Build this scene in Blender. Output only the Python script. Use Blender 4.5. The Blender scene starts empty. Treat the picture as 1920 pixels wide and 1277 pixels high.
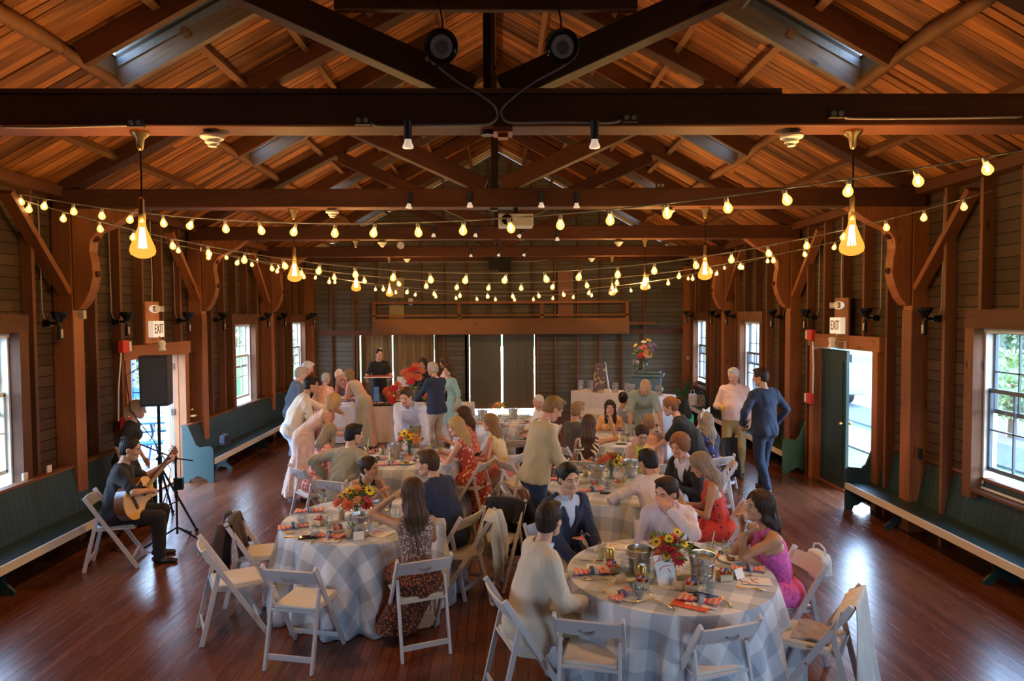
import bpy, math, random
import numpy as np
from math import sin, cos, pi, radians, sqrt, atan2
from mathutils import Vector, Matrix, Euler
random.seed(7)
rng = np.random.default_rng(5)
SC = bpy.context.scene
COL = SC.collection

# ------------------------------------------------------------------ camera
F_PX, CX, CY, EYE = 1280.0, 960.0, 638.5, 2.7
_yaw, _pit, _rol = radians(.85), radians(2.24), radians(.3)
FW = Vector((sin(_yaw)*cos(_pit), cos(_yaw)*cos(_pit), -sin(_pit)))
_r = Vector((cos(_yaw), -sin(_yaw), 0)); _u = _r.cross(FW)
RT = _r*cos(_rol) - _u*sin(_rol); UP = _u*cos(_rol) + _r*sin(_rol)
cam_d = bpy.data.cameras.new('camera'); cam = bpy.data.objects.new('camera', cam_d); COL.objects.link(cam)
cam_d.sensor_width = 36; cam_d.sensor_fit = 'HORIZONTAL'; cam_d.lens = 36*F_PX/1920; cam_d.clip_start = .05; cam_d.clip_end = 400
cam.matrix_world = Matrix(((RT.x, UP.x, -FW.x, 0), (RT.y, UP.y, -FW.y, 0), (RT.z, UP.z, -FW.z, EYE), (0, 0, 0, 1)))
SC.camera = cam

def at(px, py, z=None, y=None, x=None):
    """point of the room seen at a pixel of the survey photograph, on the plane z=, y= or x="""
    d = FW*F_PX + RT*(px-CX) - UP*(py-CY)
    t = (z-EYE)/d.z if z is not None else (y/d.y if y is not None else x/d.x)
    return Vector((d.x*t, d.y*t, EYE+d.z*t))

# ------------------------------------------------------------------ sky, sun, exposure
SC.view_settings.view_transform = 'Standard'; SC.view_settings.look = 'None'
SC.view_settings.exposure = 0.95; SC.view_settings.gamma = 1.0; SC.view_settings.use_curve_mapping = False
SC.cycles.use_denoising = True
SC.cycles.max_bounces = 7; SC.cycles.diffuse_bounces = 4; SC.cycles.glossy_bounces = 4
SC.cycles.transmission_bounces = 6; SC.cycles.transparent_max_bounces = 12
SC.cycles.caustics_reflective = False; SC.cycles.caustics_refractive = False
SC.cycles.sample_clamp_indirect = 6
w = bpy.data.worlds.new('sky'); SC.world = w; w.use_nodes = True
nt = w.node_tree; nt.nodes.clear()
o_ = nt.nodes.new('ShaderNodeOutputWorld'); bg = nt.nodes.new('ShaderNodeBackground')
tc = nt.nodes.new('ShaderNodeTexCoord'); sp = nt.nodes.new('ShaderNodeSeparateXYZ'); cr = nt.nodes.new('ShaderNodeValToRGB')
nt.links.new(tc.outputs['Generated'], sp.inputs[0]); nt.links.new(sp.outputs[2], cr.inputs[0])
cr.color_ramp.elements[0].position = 0.0; cr.color_ramp.elements[0].color = (.66, .82, 1, 1)
cr.color_ramp.elements[1].position = .55; cr.color_ramp.elements[1].color = (.32, .58, 1, 1)
nt.links.new(cr.outputs[0], bg.inputs[0]); bg.inputs[1].default_value = 12
nt.links.new(bg.outputs[0], o_.inputs[0])
sd = bpy.data.lights.new('sun', 'SUN'); sun = bpy.data.objects.new('sun', sd); COL.objects.link(sun)
sd.energy = 45; sd.angle = radians(.6); sd.color = (1, .87, .62)
SUNDIR = Vector((0.02, 1, .165)).normalized()      # low late sun behind the far wall
sun.rotation_euler = SUNDIR.to_track_quat('Z', 'Y').to_euler()
WL, WR, WB, WF = -5.33, 5.15, 18.72, -3.6          # wall planes: left, right, far, near
TR = [4.8+3.48*k for k in range(-2, 4)]            # truss planes, from behind the camera
WINL = [(2.8, 3.9), (6.35, 7.45), (13.42, 14.52), (17.08, 18.16)]
WINR = [(2.6, 3.7), (6.1, 7.2), (13.27, 14.35), (16.76, 17.86)]
DOORL, DOORR = (9.63, 11.28), (9.17, 10.93)
def portal(c, rot, sx, sy):
    l = bpy.data.lights.new('daylight_portal', 'AREA'); l.shape = 'RECTANGLE'; l.size = sx; l.size_y = sy; l.cycles.is_portal = True
    o = bpy.data.objects.new('daylight_portal', l); COL.objects.link(o); o.location = c; o.rotation_euler = rot
for (a, b) in WINL: portal((WL-.12, (a+b)/2, 1.66), (0, -pi/2, 0), 1.72, b-a)
for (a, b) in WINR: portal((WR+.12, (a+b)/2, 1.66), (0, pi/2, 0), 1.72, b-a)
for xc in (3.1,): portal((xc, WF-.12, 1.66), (pi/2, 0, 0), 1.5, 1.72)
portal((WL-.12, sum(DOORL)/2, 1.05), (0, -pi/2, 0), 2.1, 1.65)
portal((WR+.12, sum(DOORR)/2, 1.05), (0, pi/2, 0), 2.1, 1.6)

# ------------------------------------------------------------------ object helpers
def tag(o, label=None, cat=None, group=None, kind=None):
    if label: o['label'] = label
    if cat: o['category'] = cat
    if group: o['group'] = group
    if kind: o['kind'] = kind
    return o
def empty(name, loc=(0, 0, 0), rz=0, label=None, cat=None, group=None, kind=None):
    o = bpy.data.objects.new(name, None); COL.objects.link(o); o.location = loc; o.rotation_euler = (0, 0, rz)
    o.empty_display_size = .1
    return tag(o, label, cat, group, kind)
KIDS = {}
def setparent(o, p):
    if p is not None:
        o.parent = p; KIDS.setdefault(p.name, []).append(o)
def copy_tree(o, parent=None):
    c = o.copy(); COL.objects.link(c)
    if parent is not None: setparent(c, parent)
    for ch in KIDS.get(o.name, []): copy_tree(ch, c)
    return c
def T(loc=(0, 0, 0), rz=0, rx=0, ry=0, s=1):
    return Matrix.Translation(Vector(loc)) @ Euler((rx, ry, rz)).to_matrix().to_4x4() @ Matrix.Scale(s, 4)
ID = Matrix.Identity(4)

class MB:
    """collects shapes and links them as one mesh object"""
    def __init__(s, M=ID): s.v = []; s.f = []; s.uv = []; s.mi = []; s.M = M; s.m = 0
    def add(s, vs, fs, uvs=None, M=None):
        b = len(s.v); X = s.M @ M if M is not None else s.M
        s.v += [tuple(X @ Vector(p)) for p in vs]
        for i, f in enumerate(fs):
            s.f.append([b+k for k in f]); s.mi.append(s.m)
            s.uv += (uvs[i] if uvs else [(vs[k][0]+vs[k][1]*.3, vs[k][2]+vs[k][1]) for k in f])
        return s
    def box(s, c, d, M=None, rot=None):
        x, y, z = d[0]/2, d[1]/2, d[2]/2
        vs = [(a*x, b*y, e*z) for a in (-1, 1) for b in (-1, 1) for e in (-1, 1)]
        fs = [(0, 1, 3, 2), (4, 6, 7, 5), (0, 4, 5, 1), (2, 3, 7, 6), (0, 2, 6, 4), (1, 5, 7, 3)]
        L = max(range(3), key=lambda i: d[i]); o = [i for i in range(3) if i != L]
        r1, r2 = random.random()*40, random.random()*40
        uvs = []
        for f in fs:
            q = []
            for k in f:
                p = vs[k]; q.append((p[L]+r1, p[o[0]]+p[o[1]]*1.0+r2))
            uvs.append(q)
        m = Matrix.Translation(Vector(c))
        if rot is not None: m = m @ (rot if isinstance(rot, Matrix) else Euler(rot).to_matrix().to_4x4())
        return s.add(vs, fs, uvs, (M @ m) if M is not None else m)
    def beam(s, p, q, wd, h, up=(0, 0, 1)):
        p, q = Vector(p), Vector(q); d = q-p; L = d.length; x = d.normalized(); up = Vector(up)
        y = up.cross(x)
        if y.length < 1e-4: y = Vector((0, 1, 0)).cross(x)
        y.normalize(); z = x.cross(y); c = (p+q)/2
        m = Matrix(((x.x, y.x, z.x, c.x), (x.y, y.y, z.y, c.y), (x.z, y.z, z.z, c.z), (0, 0, 0, 1)))
        return s.box((0, 0, 0), (L, wd, h), M=m)
    def lathe(s, prof, c=(0, 0, 0), n=16, M=None, cap=True, sx=1, sy=1):
        vs = []; fs = []; uvs = []
        for (r, z) in prof:
            for i in range(n):
                a = 2*pi*i/n; vs.append((c[0]+r*cos(a)*sx, c[1]+r*sin(a)*sy, c[2]+z))
        for j in range(len(prof)-1):
            for i in range(n):
                k = (i+1) % n; fs.append((j*n+i, j*n+k, (j+1)*n+k, (j+1)*n+i))
                uvs.append([(i/n, j), ((i+1)/n, j), ((i+1)/n, j+1), (i/n, j+1)])
        if cap:
            fs.append(tuple(range(n-1, -1, -1))); uvs.append([(0, 0)]*n)
            fs.append(tuple((len(prof)-1)*n+i for i in range(n))); uvs.append([(0, 0)]*n)
        return s.add(vs, fs, uvs, M)
    def cyl(s, p, q, r1, r2=None, n=12):
        p, q = Vector(p), Vector(q); d = q-p; L = d.length
        m = Matrix.Translation(p) @ d.to_track_quat('Z', 'Y').to_matrix().to_4x4()
        return s.lathe([(r1, 0), (r1 if r2 is None else r2, L)], n=n, M=m)
    def ball(s, c, r, n=12, m=8, sc=(1, 1, 1), M=None):
        pr = [(max(1e-4, sin(pi*j/m))*1, -cos(pi*j/m)) for j in range(m+1)]
        mm = Matrix.Translation(Vector(c)) @ Matrix.Diagonal((r*sc[0], r*sc[1], r*sc[2], 1))
        return s.lathe(pr, n=n, M=(M @ mm) if M is not None else mm, cap=False)
    def tube(s, pts, r, n=6, closed=False):
        pts = [Vector(p) for p in pts]; N = len(pts); vs = []; fs = []
        rr = r if isinstance(r, (list, tuple)) else [r]*N
        prev = None
        for i, p in enumerate(pts):
            if closed: t = pts[(i+1) % N]-pts[i-1]
            else: t = pts[min(i+1, N-1)]-pts[max(i-1, 0)]
            t.normalize()
            if prev is None: a = t.orthogonal().normalized()
            else: a = (prev-t*prev.dot(t)).normalized()
            prev = a; b = t.cross(a)
            for k in range(n):
                an = 2*pi*k/n; vs.append(tuple(p+(a*cos(an)+b*sin(an))*rr[i]))
        for i in range(N if closed else N-1):
            j = (i+1) % N
            for k in range(n):
                l = (k+1) % n; fs.append((i*n+k, i*n+l, j*n+l, j*n+k))
        if not closed: fs.append(tuple(range(n-1, -1, -1))); fs.append(tuple((N-1)*n+k for k in range(n)))
        return s.add(vs, fs)
    def prism(s, poly, t, M=None):
        """poly in local x,z; thickness t along y (centred)"""
        n = len(poly); vs = [(x, -t/2, z) for x, z in poly]+[(x, t/2, z) for x, z in poly]
        fs = [tuple(range(n)), tuple(range(2*n-1, n-1, -1))]+[(i, i+n, (i+1) % n+n, (i+1) % n) for i in range(n)]
        uvs = [[(vs[k][2], vs[k][0]+vs[k][1]) for k in f] for f in fs]
        return s.add(vs, fs, uvs, M)
    def sheet(s, P, th=.002, M=None, uv=None):
        """grid of points P[i][j] given a small real thickness"""
        a = len(P); b = len(P[0]); vs = [tuple(P[i][j]) for i in range(a) for j in range(b)]
        nrm = [Vector((0, 0, 0)) for _ in vs]; fs = []
        for i in range(a-1):
            for j in range(b-1):
                f = (i*b+j, (i+1)*b+j, (i+1)*b+j+1, i*b+j+1); fs.append(f)
                n = (Vector(vs[f[2]])-Vector(vs[f[0]])).cross(Vector(vs[f[3]])-Vector(vs[f[1]]))
                for k in f: nrm[k] += n
        N = a*b; U = [(i/(a-1), j/(b-1)) for i in range(a) for j in range(b)] if uv is None else uv
        back = []
        for k in range(N):
            n = nrm[k].normalized() if nrm[k].length > 1e-12 else Vector((0, 0, 1))
            back.append(tuple(Vector(vs[k])-n*th))
        ed = [(i*b, (i+1)*b) for i in range(a-1)]+[((a-1)*b+j, (a-1)*b+j+1) for j in range(b-1)] + \
             [((i+1)*b+b-1, i*b+b-1) for i in range(a-1)]+[(j+1, j) for j in range(b-1)]
        allf = fs+[tuple(reversed([k+N for k in f])) for f in fs]+[(q, p, p+N, q+N) for p, q in ed]
        return s.add(vs+back, allf, [[U[k % N] for k in f] for f in allf], M)
    def build(s, name, mats, parent=None, smooth=False, bev=0, auto=None):
        me = bpy.data.meshes.new(name)
        me.from_pydata(s.v, [], s.f)
        if s.uv:
            ul = me.uv_layers.new(name='UVMap'); ul.data.foreach_set('uv', np.array(s.uv, dtype=np.float32).ravel())
        for m in (mats if isinstance(mats, (list, tuple)) else [mats]): me.materials.append(m)
        me.polygons.foreach_set('material_index', s.mi)
        if smooth: me.polygons.foreach_set('use_smooth', [True]*len(s.f))
        me.update()
        if auto and smooth:
            try: me.set_sharp_from_angle(angle=radians(auto))
            except Exception: pass
        o = bpy.data.objects.new(name, me); COL.objects.link(o); setparent(o, parent)
        if bev:
            b = o.modifiers.new('bevel', 'BEVEL'); b.width = bev; b.segments = 2; b.limit_method = 'ANGLE'; b.angle_limit = radians(40)
        return o

# ------------------------------------------------------------------ materials
MC = {}
def _new(name):
    m = bpy.data.materials.new(name); m.use_nodes = True
    return m, m.node_tree, m.node_tree.nodes['Principled BSDF']
def _mix(nt, fac, a, b):
    n = nt.nodes.new('ShaderNodeMix'); n.data_type = 'RGBA'
    for s_, v in ((0, fac), (6, a), (7, b)):
        if isinstance(v, bpy.types.NodeSocket): nt.links.new(v, n.inputs[s_])
        else: n.inputs[s_].default_value = v if s_ == 0 else (*v[:3], 1)
    return n.outputs[2]
def _math(nt, op, a, b=0.0, c=None):
    n = nt.nodes.new('ShaderNodeMath'); n.operation = op
    for i, v in enumerate((a, b) if c is None else (a, b, c)):
        if isinstance(v, bpy.types.NodeSocket): nt.links.new(v, n.inputs[i])
        else: n.inputs[i].default_value = v
    return n.outputs[0]
def _ramp(nt, fac, stops):
    n = nt.nodes.new('ShaderNodeValToRGB'); nt.links.new(fac, n.inputs[0]); e = n.color_ramp.elements
    while len(e) < len(stops): e.new(.5)
    for i, (p, c) in enumerate(stops): e[i].position = p; e[i].color = (*c[:3], 1)
    return n.outputs[0]
def _noise(nt, vec, scale, detail=3, dist=0):
    n = nt.nodes.new('ShaderNodeTexNoise'); nt.links.new(vec, n.inputs['Vector']); n.inputs['Scale'].default_value = scale
    n.inputs['Detail'].default_value = detail; n.inputs['Distortion'].default_value = dist
    return n.outputs['Fac']
def _map(nt, vec, sc=(1, 1, 1), rot=(0, 0, 0)):
    n = nt.nodes.new('ShaderNodeMapping'); nt.links.new(vec, n.inputs[0]); n.inputs['Scale'].default_value = sc; n.inputs['Rotation'].default_value = rot
    return n.outputs[0]
def _bump(nt, b, h, st, dist=.01):
    n = nt.nodes.new('ShaderNodeBump'); nt.links.new(h, n.inputs['Height']); n.inputs['Strength'].default_value = st; n.inputs['Distance'].default_value = dist
    nt.links.new(n.outputs[0], b.inputs['Normal'])
def _co(nt, k): return nt.nodes.new('ShaderNodeTexCoord').outputs[k]
def wood(name, c1, c2, rough=.6, spec=.3, grain=1.0, knots=True, var=(.55, 1.25)):
    """wood whose grain follows the UV u axis of each member"""
    if name in MC: return MC[name]
    m, nt, b = _new(name); uv = _co(nt, 'UV')
    g = _noise(nt, _map(nt, uv, (2.2*grain, 38*grain, 1)), 1.0, 5, .6)
    big = _noise(nt, _map(nt, uv, (.35, .9, 1)), 1.0, 2)
    col = _mix(nt, g, c1, c2)
    d = _ramp(nt, big, [(.40, (var[0],)*3), (.60, (var[1],)*3)])
    mm = nt.nodes.new('ShaderNodeMix'); mm.data_type = 'RGBA'; mm.blend_type = 'MULTIPLY'; mm.inputs[0].default_value = .8
    nt.links.new(col, mm.inputs[6]); nt.links.new(d, mm.inputs[7]); col = mm.outputs[2]
    if knots:
        v = nt.nodes.new('ShaderNodeTexVoronoi'); nt.links.new(_map(nt, uv, (1.6, 5, 1)), v.inputs['Vector']); v.inputs['Scale'].default_value = 1
        k = _ramp(nt, v.outputs['Distance'], [(.05, (1, 1, 1)), (.12, (0, 0, 0))])
        col = _mix(nt, k, col, tuple(x*.55 for x in c1))
    nt.links.new(col, b.inputs['Base Color']); b.inputs['Roughness'].default_value = rough; b.inputs['Specular IOR Level'].default_value = spec
    _bump(nt, b, g, .35, .004); MC[name] = m; return m
def plain(name, c, rough=.5, metal=0, spec=.5, bump=0, bs=60, var=0, sheen=0, trans=0, alpha=1, coat=0, emis=0, ecol=None):
    if name in MC: return MC[name]
    m, nt, b = _new(name); ob = _co(nt, 'Object')
    if var:
        n = _noise(nt, ob, bs*.12, 3); col = _mix(nt, n, tuple(x*(1-var) for x in c), tuple(min(1, x*(1+var)) for x in c)); nt.links.new(col, b.inputs['Base Color'])
    else: b.inputs['Base Color'].default_value = (*c, 1)
    b.inputs['Roughness'].default_value = rough; b.inputs['Metallic'].default_value = metal; b.inputs['Specular IOR Level'].default_value = spec
    b.inputs['Sheen Weight'].default_value = sheen; b.inputs['Transmission Weight'].default_value = trans; b.inputs['Alpha'].default_value = alpha
    b.inputs['Coat Weight'].default_value = coat
    if emis: b.inputs['Emission Color'].default_value = (*(ecol or c), 1); b.inputs['Emission Strength'].default_value = emis
    if bump: _bump(nt, b, _noise(nt, ob, bs, 4), bump, .004)
    MC[name] = m; return m
def glass(name, tint=(1, 1, 1), rough=.02, tr=.86):
    """thin clear glass: mostly see-through with a sharp reflection"""
    if name in MC: return MC[name]
    m = bpy.data.materials.new(name); m.use_nodes = True; nt = m.node_tree; nt.nodes.clear()
    o = nt.nodes.new('ShaderNodeOutputMaterial'); t = nt.nodes.new('ShaderNodeBsdfTransparent'); g = nt.nodes.new('ShaderNodeBsdfGlossy'); x = nt.nodes.new('ShaderNodeMixShader')
    t.inputs[0].default_value = (*[c*.97 for c in tint], 1); g.inputs['Roughness'].default_value = rough
    lw = nt.nodes.new('ShaderNodeLayerWeight'); lw.inputs[0].default_value = 1-tr
    f = _math(nt, 'MULTIPLY_ADD', lw.outputs['Facing'], .55, .05)
    nt.links.new(f, x.inputs[0]); nt.links.new(t.outputs[0], x.inputs[1]); nt.links.new(g.outputs[0], x.inputs[2]); nt.links.new(x.outputs[0], o.inputs[0])
    MC[name] = m; return m
def emit(name, c, st, tr=0):
    if name in MC: return MC[name]
    m = bpy.data.materials.new(name); m.use_nodes = True; nt = m.node_tree; nt.nodes.clear()
    o = nt.nodes.new('ShaderNodeOutputMaterial'); e = nt.nodes.new('ShaderNodeEmission'); e.inputs[0].default_value = (*c, 1); e.inputs[1].default_value = st
    if tr:
        t = nt.nodes.new('ShaderNodeBsdfTransparent'); t.inputs[0].default_value = (1, .9, .7, 1); x = nt.nodes.new('ShaderNodeMixShader'); x.inputs[0].default_value = tr
        nt.links.new(e.outputs[0], x.inputs[1]); nt.links.new(t.outputs[0], x.inputs[2]); nt.links.new(x.outputs[0], o.inputs[0])
    else: nt.links.new(e.outputs[0], o.inputs[0])
    MC[name] = m; return m
# ================================================================== ROOM SHELL
M_post = wood('post_wood', (.20, .062, .022), (.40, .15, .055), .55)
M_beam = wood('beam_wood', (.065, .020, .008), (.155, .052, .020), .6)
M_stud = wood('stud_wood', (.10, .038, .018), (.22, .088, .038), .65)
M_purl = wood('purlin_wood', (.17, .070, .024), (.32, .145, .055), .65)
M_lit_pale = wood('lit_pale_board', (.74, .54, .28), (.9, .72, .44), .6)  # pale warm wood, light on the boards by the gable put into its colour
M_black = plain('black_iron', (.012, .012, .013), .45, .6)
M_white = plain('white_paint', (.78, .77, .74), .5, bump=.1)
M_brass = plain('brass', (.65, .42, .15), .3, 1)
def m_boards(name, c1, c2, width, axis_u=True, gap=.05, rough=.6, dark=.25, spec=.3):
    """boards laid along u, side by side along v, each its own tone"""
    m, nt, b = _new(name); uv = _co(nt, 'UV'); s = nt.nodes.new('ShaderNodeSeparateXYZ'); nt.links.new(uv, s.inputs[0])
    u, v = s.outputs[0], s.outputs[1]
    q = _math(nt, 'DIVIDE', v, width); fl = _math(nt, 'FLOOR', q); fr = _math(nt, 'FRACT', q)
    wn = nt.nodes.new('ShaderNodeTexWhiteNoise'); wn.noise_dimensions = '1D'; nt.links.new(fl, wn.inputs['W'])
    # butt joints along the board
    uu = _math(nt, 'ADD', u, _math(nt, 'MULTIPLY', wn.outputs['Value'], 37.0)); jl = _math(nt, 'DIVIDE', uu, 2.6); jf = _math(nt, 'FLOOR', jl)
    w2 = nt.nodes.new('ShaderNodeTexWhiteNoise'); w2.noise_dimensions = '2D'; cb = nt.nodes.new('ShaderNodeCombineXYZ')
    nt.links.new(fl, cb.inputs[0]); nt.links.new(jf, cb.inputs[1]); nt.links.new(cb.outputs[0], w2.inputs['Vector'])
    cv = nt.nodes.new('ShaderNodeCombineXYZ'); nt.links.new(_math(nt, 'MULTIPLY', uu, 2.0), cv.inputs[0]); nt.links.new(_math(nt, 'MULTIPLY', v, 45.0), cv.inputs[1]); nt.links.new(w2.outputs['Value'], cv.inputs[2])
    g = _noise(nt, cv.outputs[0], 1.0, 5, .5)
    tone = _math(nt, 'ADD', _math(nt, 'MULTIPLY', g, .55), _math(nt, 'MULTIPLY', w2.outputs['Value'], .55))
    col = _mix(nt, tone, c1, c2)
    e = _math(nt, 'MINIMUM', fr, _math(nt, 'SUBTRACT', 1.0, fr)); gp = _math(nt, 'LESS_THAN', e, gap)
    jg = _math(nt, 'LESS_THAN', _math(nt, 'FRACT', jl), .0012)
    gp = _math(nt, 'MAXIMUM', gp, jg)
    col = _mix(nt, gp, col, tuple(x*dark for x in c1)); nt.links.new(col, b.inputs['Base Color'])
    b.inputs['Specular IOR Level'].default_value = spec
    r = _math(nt, 'MULTIPLY_ADD', g, .18, rough-.08); nt.links.new(r, b.inputs['Roughness'])
    h = _math(nt, 'SUBTRACT', _math(nt, 'MULTIPLY', g, .25), gp); _bump(nt, b, h, .5, .006)
    MC[name] = m; return m
M_floor = m_boards('floor_boards', (.080, .021, .009), (.205, .066, .028), .083, gap=.025, rough=.24, spec=.55)
M_side = m_boards('wall_siding', (.036, .019, .009), (.085, .047, .024), .125, gap=.05, rough=.7, dark=.15)
M_roof = m_boards('roof_boards', (.27, .085, .022), (.62, .27, .085), .16, gap=.05, rough=.6, dark=.12)
M_grey = m_boards('gable_boards', (.085, .072, .052), (.155, .135, .10), .13, gap=.04, rough=.65, dark=.2)
M_plank = m_boards('door_planks', (.15, .085, .035), (.30, .19, .085), .12, gap=.05, rough=.65, dark=.2)

# floor
mb = MB(); L = WB-WF+.3
mb.add([(WL-.2, WF-.1, 0), (WR+.2, WF-.1, 0), (WR+.2, WB+.2, 0), (WL-.2, WB+.2, 0), (WL-.2, WF-.1, -.25), (WR+.2, WF-.1, -.25), (WR+.2, WB+.2, -.25), (WL-.2, WB+.2, -.25)],
       [(0, 1, 2, 3), (4, 7, 6, 5), (0, 4, 5, 1), (1, 5, 6, 2), (2, 6, 7, 3), (3, 7, 4, 0)],
       [[(0, 0), (0, 10.9), (L, 10.9), (L, 0)]]+[[(0, 0), (0, 1), (1, 1), (1, 0)]]*5)
tag(mb.build('floor', M_floor), kind='structure')

def wallseg(mb, plane, a0, a1, z0, z1, t=.14, ax='x', out=1):
    """solid piece of wall on plane x=/y=plane, its thickness going outward; siding UV: u along, v up"""
    if a1-a0 < .002 or z1-z0 < .002: return
    lo, hi = (plane, plane+out*t)
    vs = []
    for p in (lo, hi):
        for a, z in ((a0, z0), (a1, z0), (a1, z1), (a0, z1)):
            vs.append((p, a, z) if ax == 'x' else (a, p, z))
    fs = [(0, 1, 2, 3), (4, 5, 6, 7), (0, 1, 5, 4), (1, 2, 6, 5), (2, 3, 7, 6), (3, 0, 4, 7)]
    uvs = [[((vs[k][1] if ax == 'x' else vs[k][0]), vs[k][2]) for k in f] for f in fs]
    mb.add(vs, fs, uvs)
def wall(name, mat, plane, a0, a1, z1, openings, ax='x', out=1):
    mb = MB(); cur = a0
    for (o0, o1, s0, s1) in sorted(openings):
        wallseg(mb, plane, cur, o0, 0, z1, ax=ax, out=out); wallseg(mb, plane, o0, o1, 0, s0, ax=ax, out=out); wallseg(mb, plane, o0, o1, s1, z1, ax=ax, out=out); cur = o1
    wallseg(mb, plane, cur, a1, 0, z1, ax=ax, out=out)
    return tag(mb.build(name, mat), kind='structure')
SILL, HEAD = .80, 2.52
wl = wall('wall_left', M_side, WL, WF, WB, 4.22, [(a, b, SILL, HEAD) for a, b in WINL]+[(*DOORL, 0, 2.07)], out=-1)
wr = wall('wall_right', M_side, WR, WF, WB, 4.22, [(a, b, SILL, HEAD) for a, b in WINR]+[(*DOORR, 0, 2.15)], out=1)
wf = wall('wall_near', M_side, WF, WL, WR, 7.2, [(2.35, 3.85, SILL, HEAD)], ax='y', out=-1)
# far wall: gable shape, sliding doors with light coming through the cracks
ZR, XR, ZE, SL = 7.09, -.09, 4.2, .5515
def roofz(x): return ZR-SL*abs(x-XR)
mb = MB()
segs = [(WL, -3.895), (-1.85, -.905), (.905, WR)]
for a, b in segs: wallseg(mb, WB, a, b, 0, 2.16, ax='y', out=1)
wallseg(mb, WB, WL, WR, 2.16, 4.2, ax='y', out=1)
mb.add([(WL, WB, 4.2), (WR, WB, 4.2), (XR, WB, ZR), (WL, WB+.14, 4.2), (WR, WB+.14, 4.2), (XR, WB+.14, ZR)], [(0, 1, 2), (3, 5, 4), (0, 3, 4, 1), (1, 4, 5, 2), (2, 5, 3, 0)],
       [[(0, 4.2), (10.5, 4.2), (5.2, 7)], [(0, 4.2), (5.2, 7), (10.5, 4.2)]]+[[(0, 0)]*4]*3)
wb = tag(mb.build('wall_far', M_grey), kind='structure')
for i, (a, b, m, z0, z1) in enumerate([(-3.865, -3.02, M_plank, .01, 2.13), (-2.985, -1.87, M_plank, .01, 2.13)]):
    mb = MB(); x = a; mb.box(((a+b)/2, WB+.09, (z0+z1)/2), (b-a, .02, z1-z0))
    while x < b-.01:
        w_ = min(.125, b-x); mb.box((x+w_/2, WB+.06, (z0+z1)/2), (w_-.007, .03, z1-z0)); x += w_
    tag(mb.build('door_%d' % (3+i), wood('plank_wood', (.16, .09, .035), (.30, .19, .08), .65)), kind='structure')
M_ply = plain('olive_ply', (.10, .088, .055), .6, var=.25, bs=12, bump=.1)
for i, (a, b) in enumerate([(-.885, -.022), (.022, .885)]):
    mb = MB(); mb.box(((a+b)/2, WB+.06, 1.105), (b-a, .04, 2.05))
    d = tag(mb.build('door_%d' % (5+i), M_ply), kind='structure')
    mb = MB(); mb.box(((a+b)/2, WB+.035, 1.1), (.05, .012, 2.0)); mb.box(((a+b)/2+.2*(1 if i else -1), WB+.035, 1.1), (.012, .006, 2.0)); mb.build('batten', M_ply, d)
# studs
def stud(par, p, q, mat=M_stud, wd=.05, dp=.12, up=(0, 0, 1)):
    m = MB(); m.beam(p, q, wd, dp, up); return m.build('stud', mat, par)
def clear(y, wins, door):
    for a, b in wins:
        if a-.16 < y < b+.16: return 'w'
    if door[0]-.12 < y < door[1]+.12: return 'd'
    return None
for side, X, wins, door, par in ((1, WL, WINL, DOORL, wl), (-1, WR, WINR, DOORR, wr)):
    for k, yp in enumerate(TR):
        for j in range(1, 6):
            y = yp+.58*j
            if y > WB-.1: continue
            x = X+side*.06; c = clear(y, wins, door)
            if c is None: stud(par, (x, y, 0), (x, y, 4.15), wd=.12, dp=.05)
            elif c == 'w': stud(par, (x, y, HEAD+.2), (x, y, 4.15), wd=.12, dp=.05)
            else: stud(par, (x, y, 2.28), (x, y, 4.15), wd=.12, dp=.05)
    m = MB(); m.box((X+side*.1, (WF+WB)/2, 4.16), (.2, WB-WF, .12)); m.build('wall_plate', M_beam, par)
for k in range(-8, 9):
    x = -.98+.61*k
    if x < WL+.1 or x > WR-.1: continue
    low = 2.16 if (-3.95 < x < -1.8 or -.95 < x < .95) else 0
    stud(wb, (x, WB-.05, low), (x, WB-.05, min(roofz(x)-.05, 7)), M_stud, .1, .05, up=(1, 0, 0))
for x in (-.98, .98, -3.95, -1.8): stud(wb, (x, WB-.05, 0), (x, WB-.05, 2.16), M_stud, .1, .05, up=(1, 0, 0))
for z in (4.2, 2.2): m = MB(); m.box(((WL+WR)/2, WB-.06, z), (WR-WL, .12, .14)); m.build('wall_plate', M_beam, wb)
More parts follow.
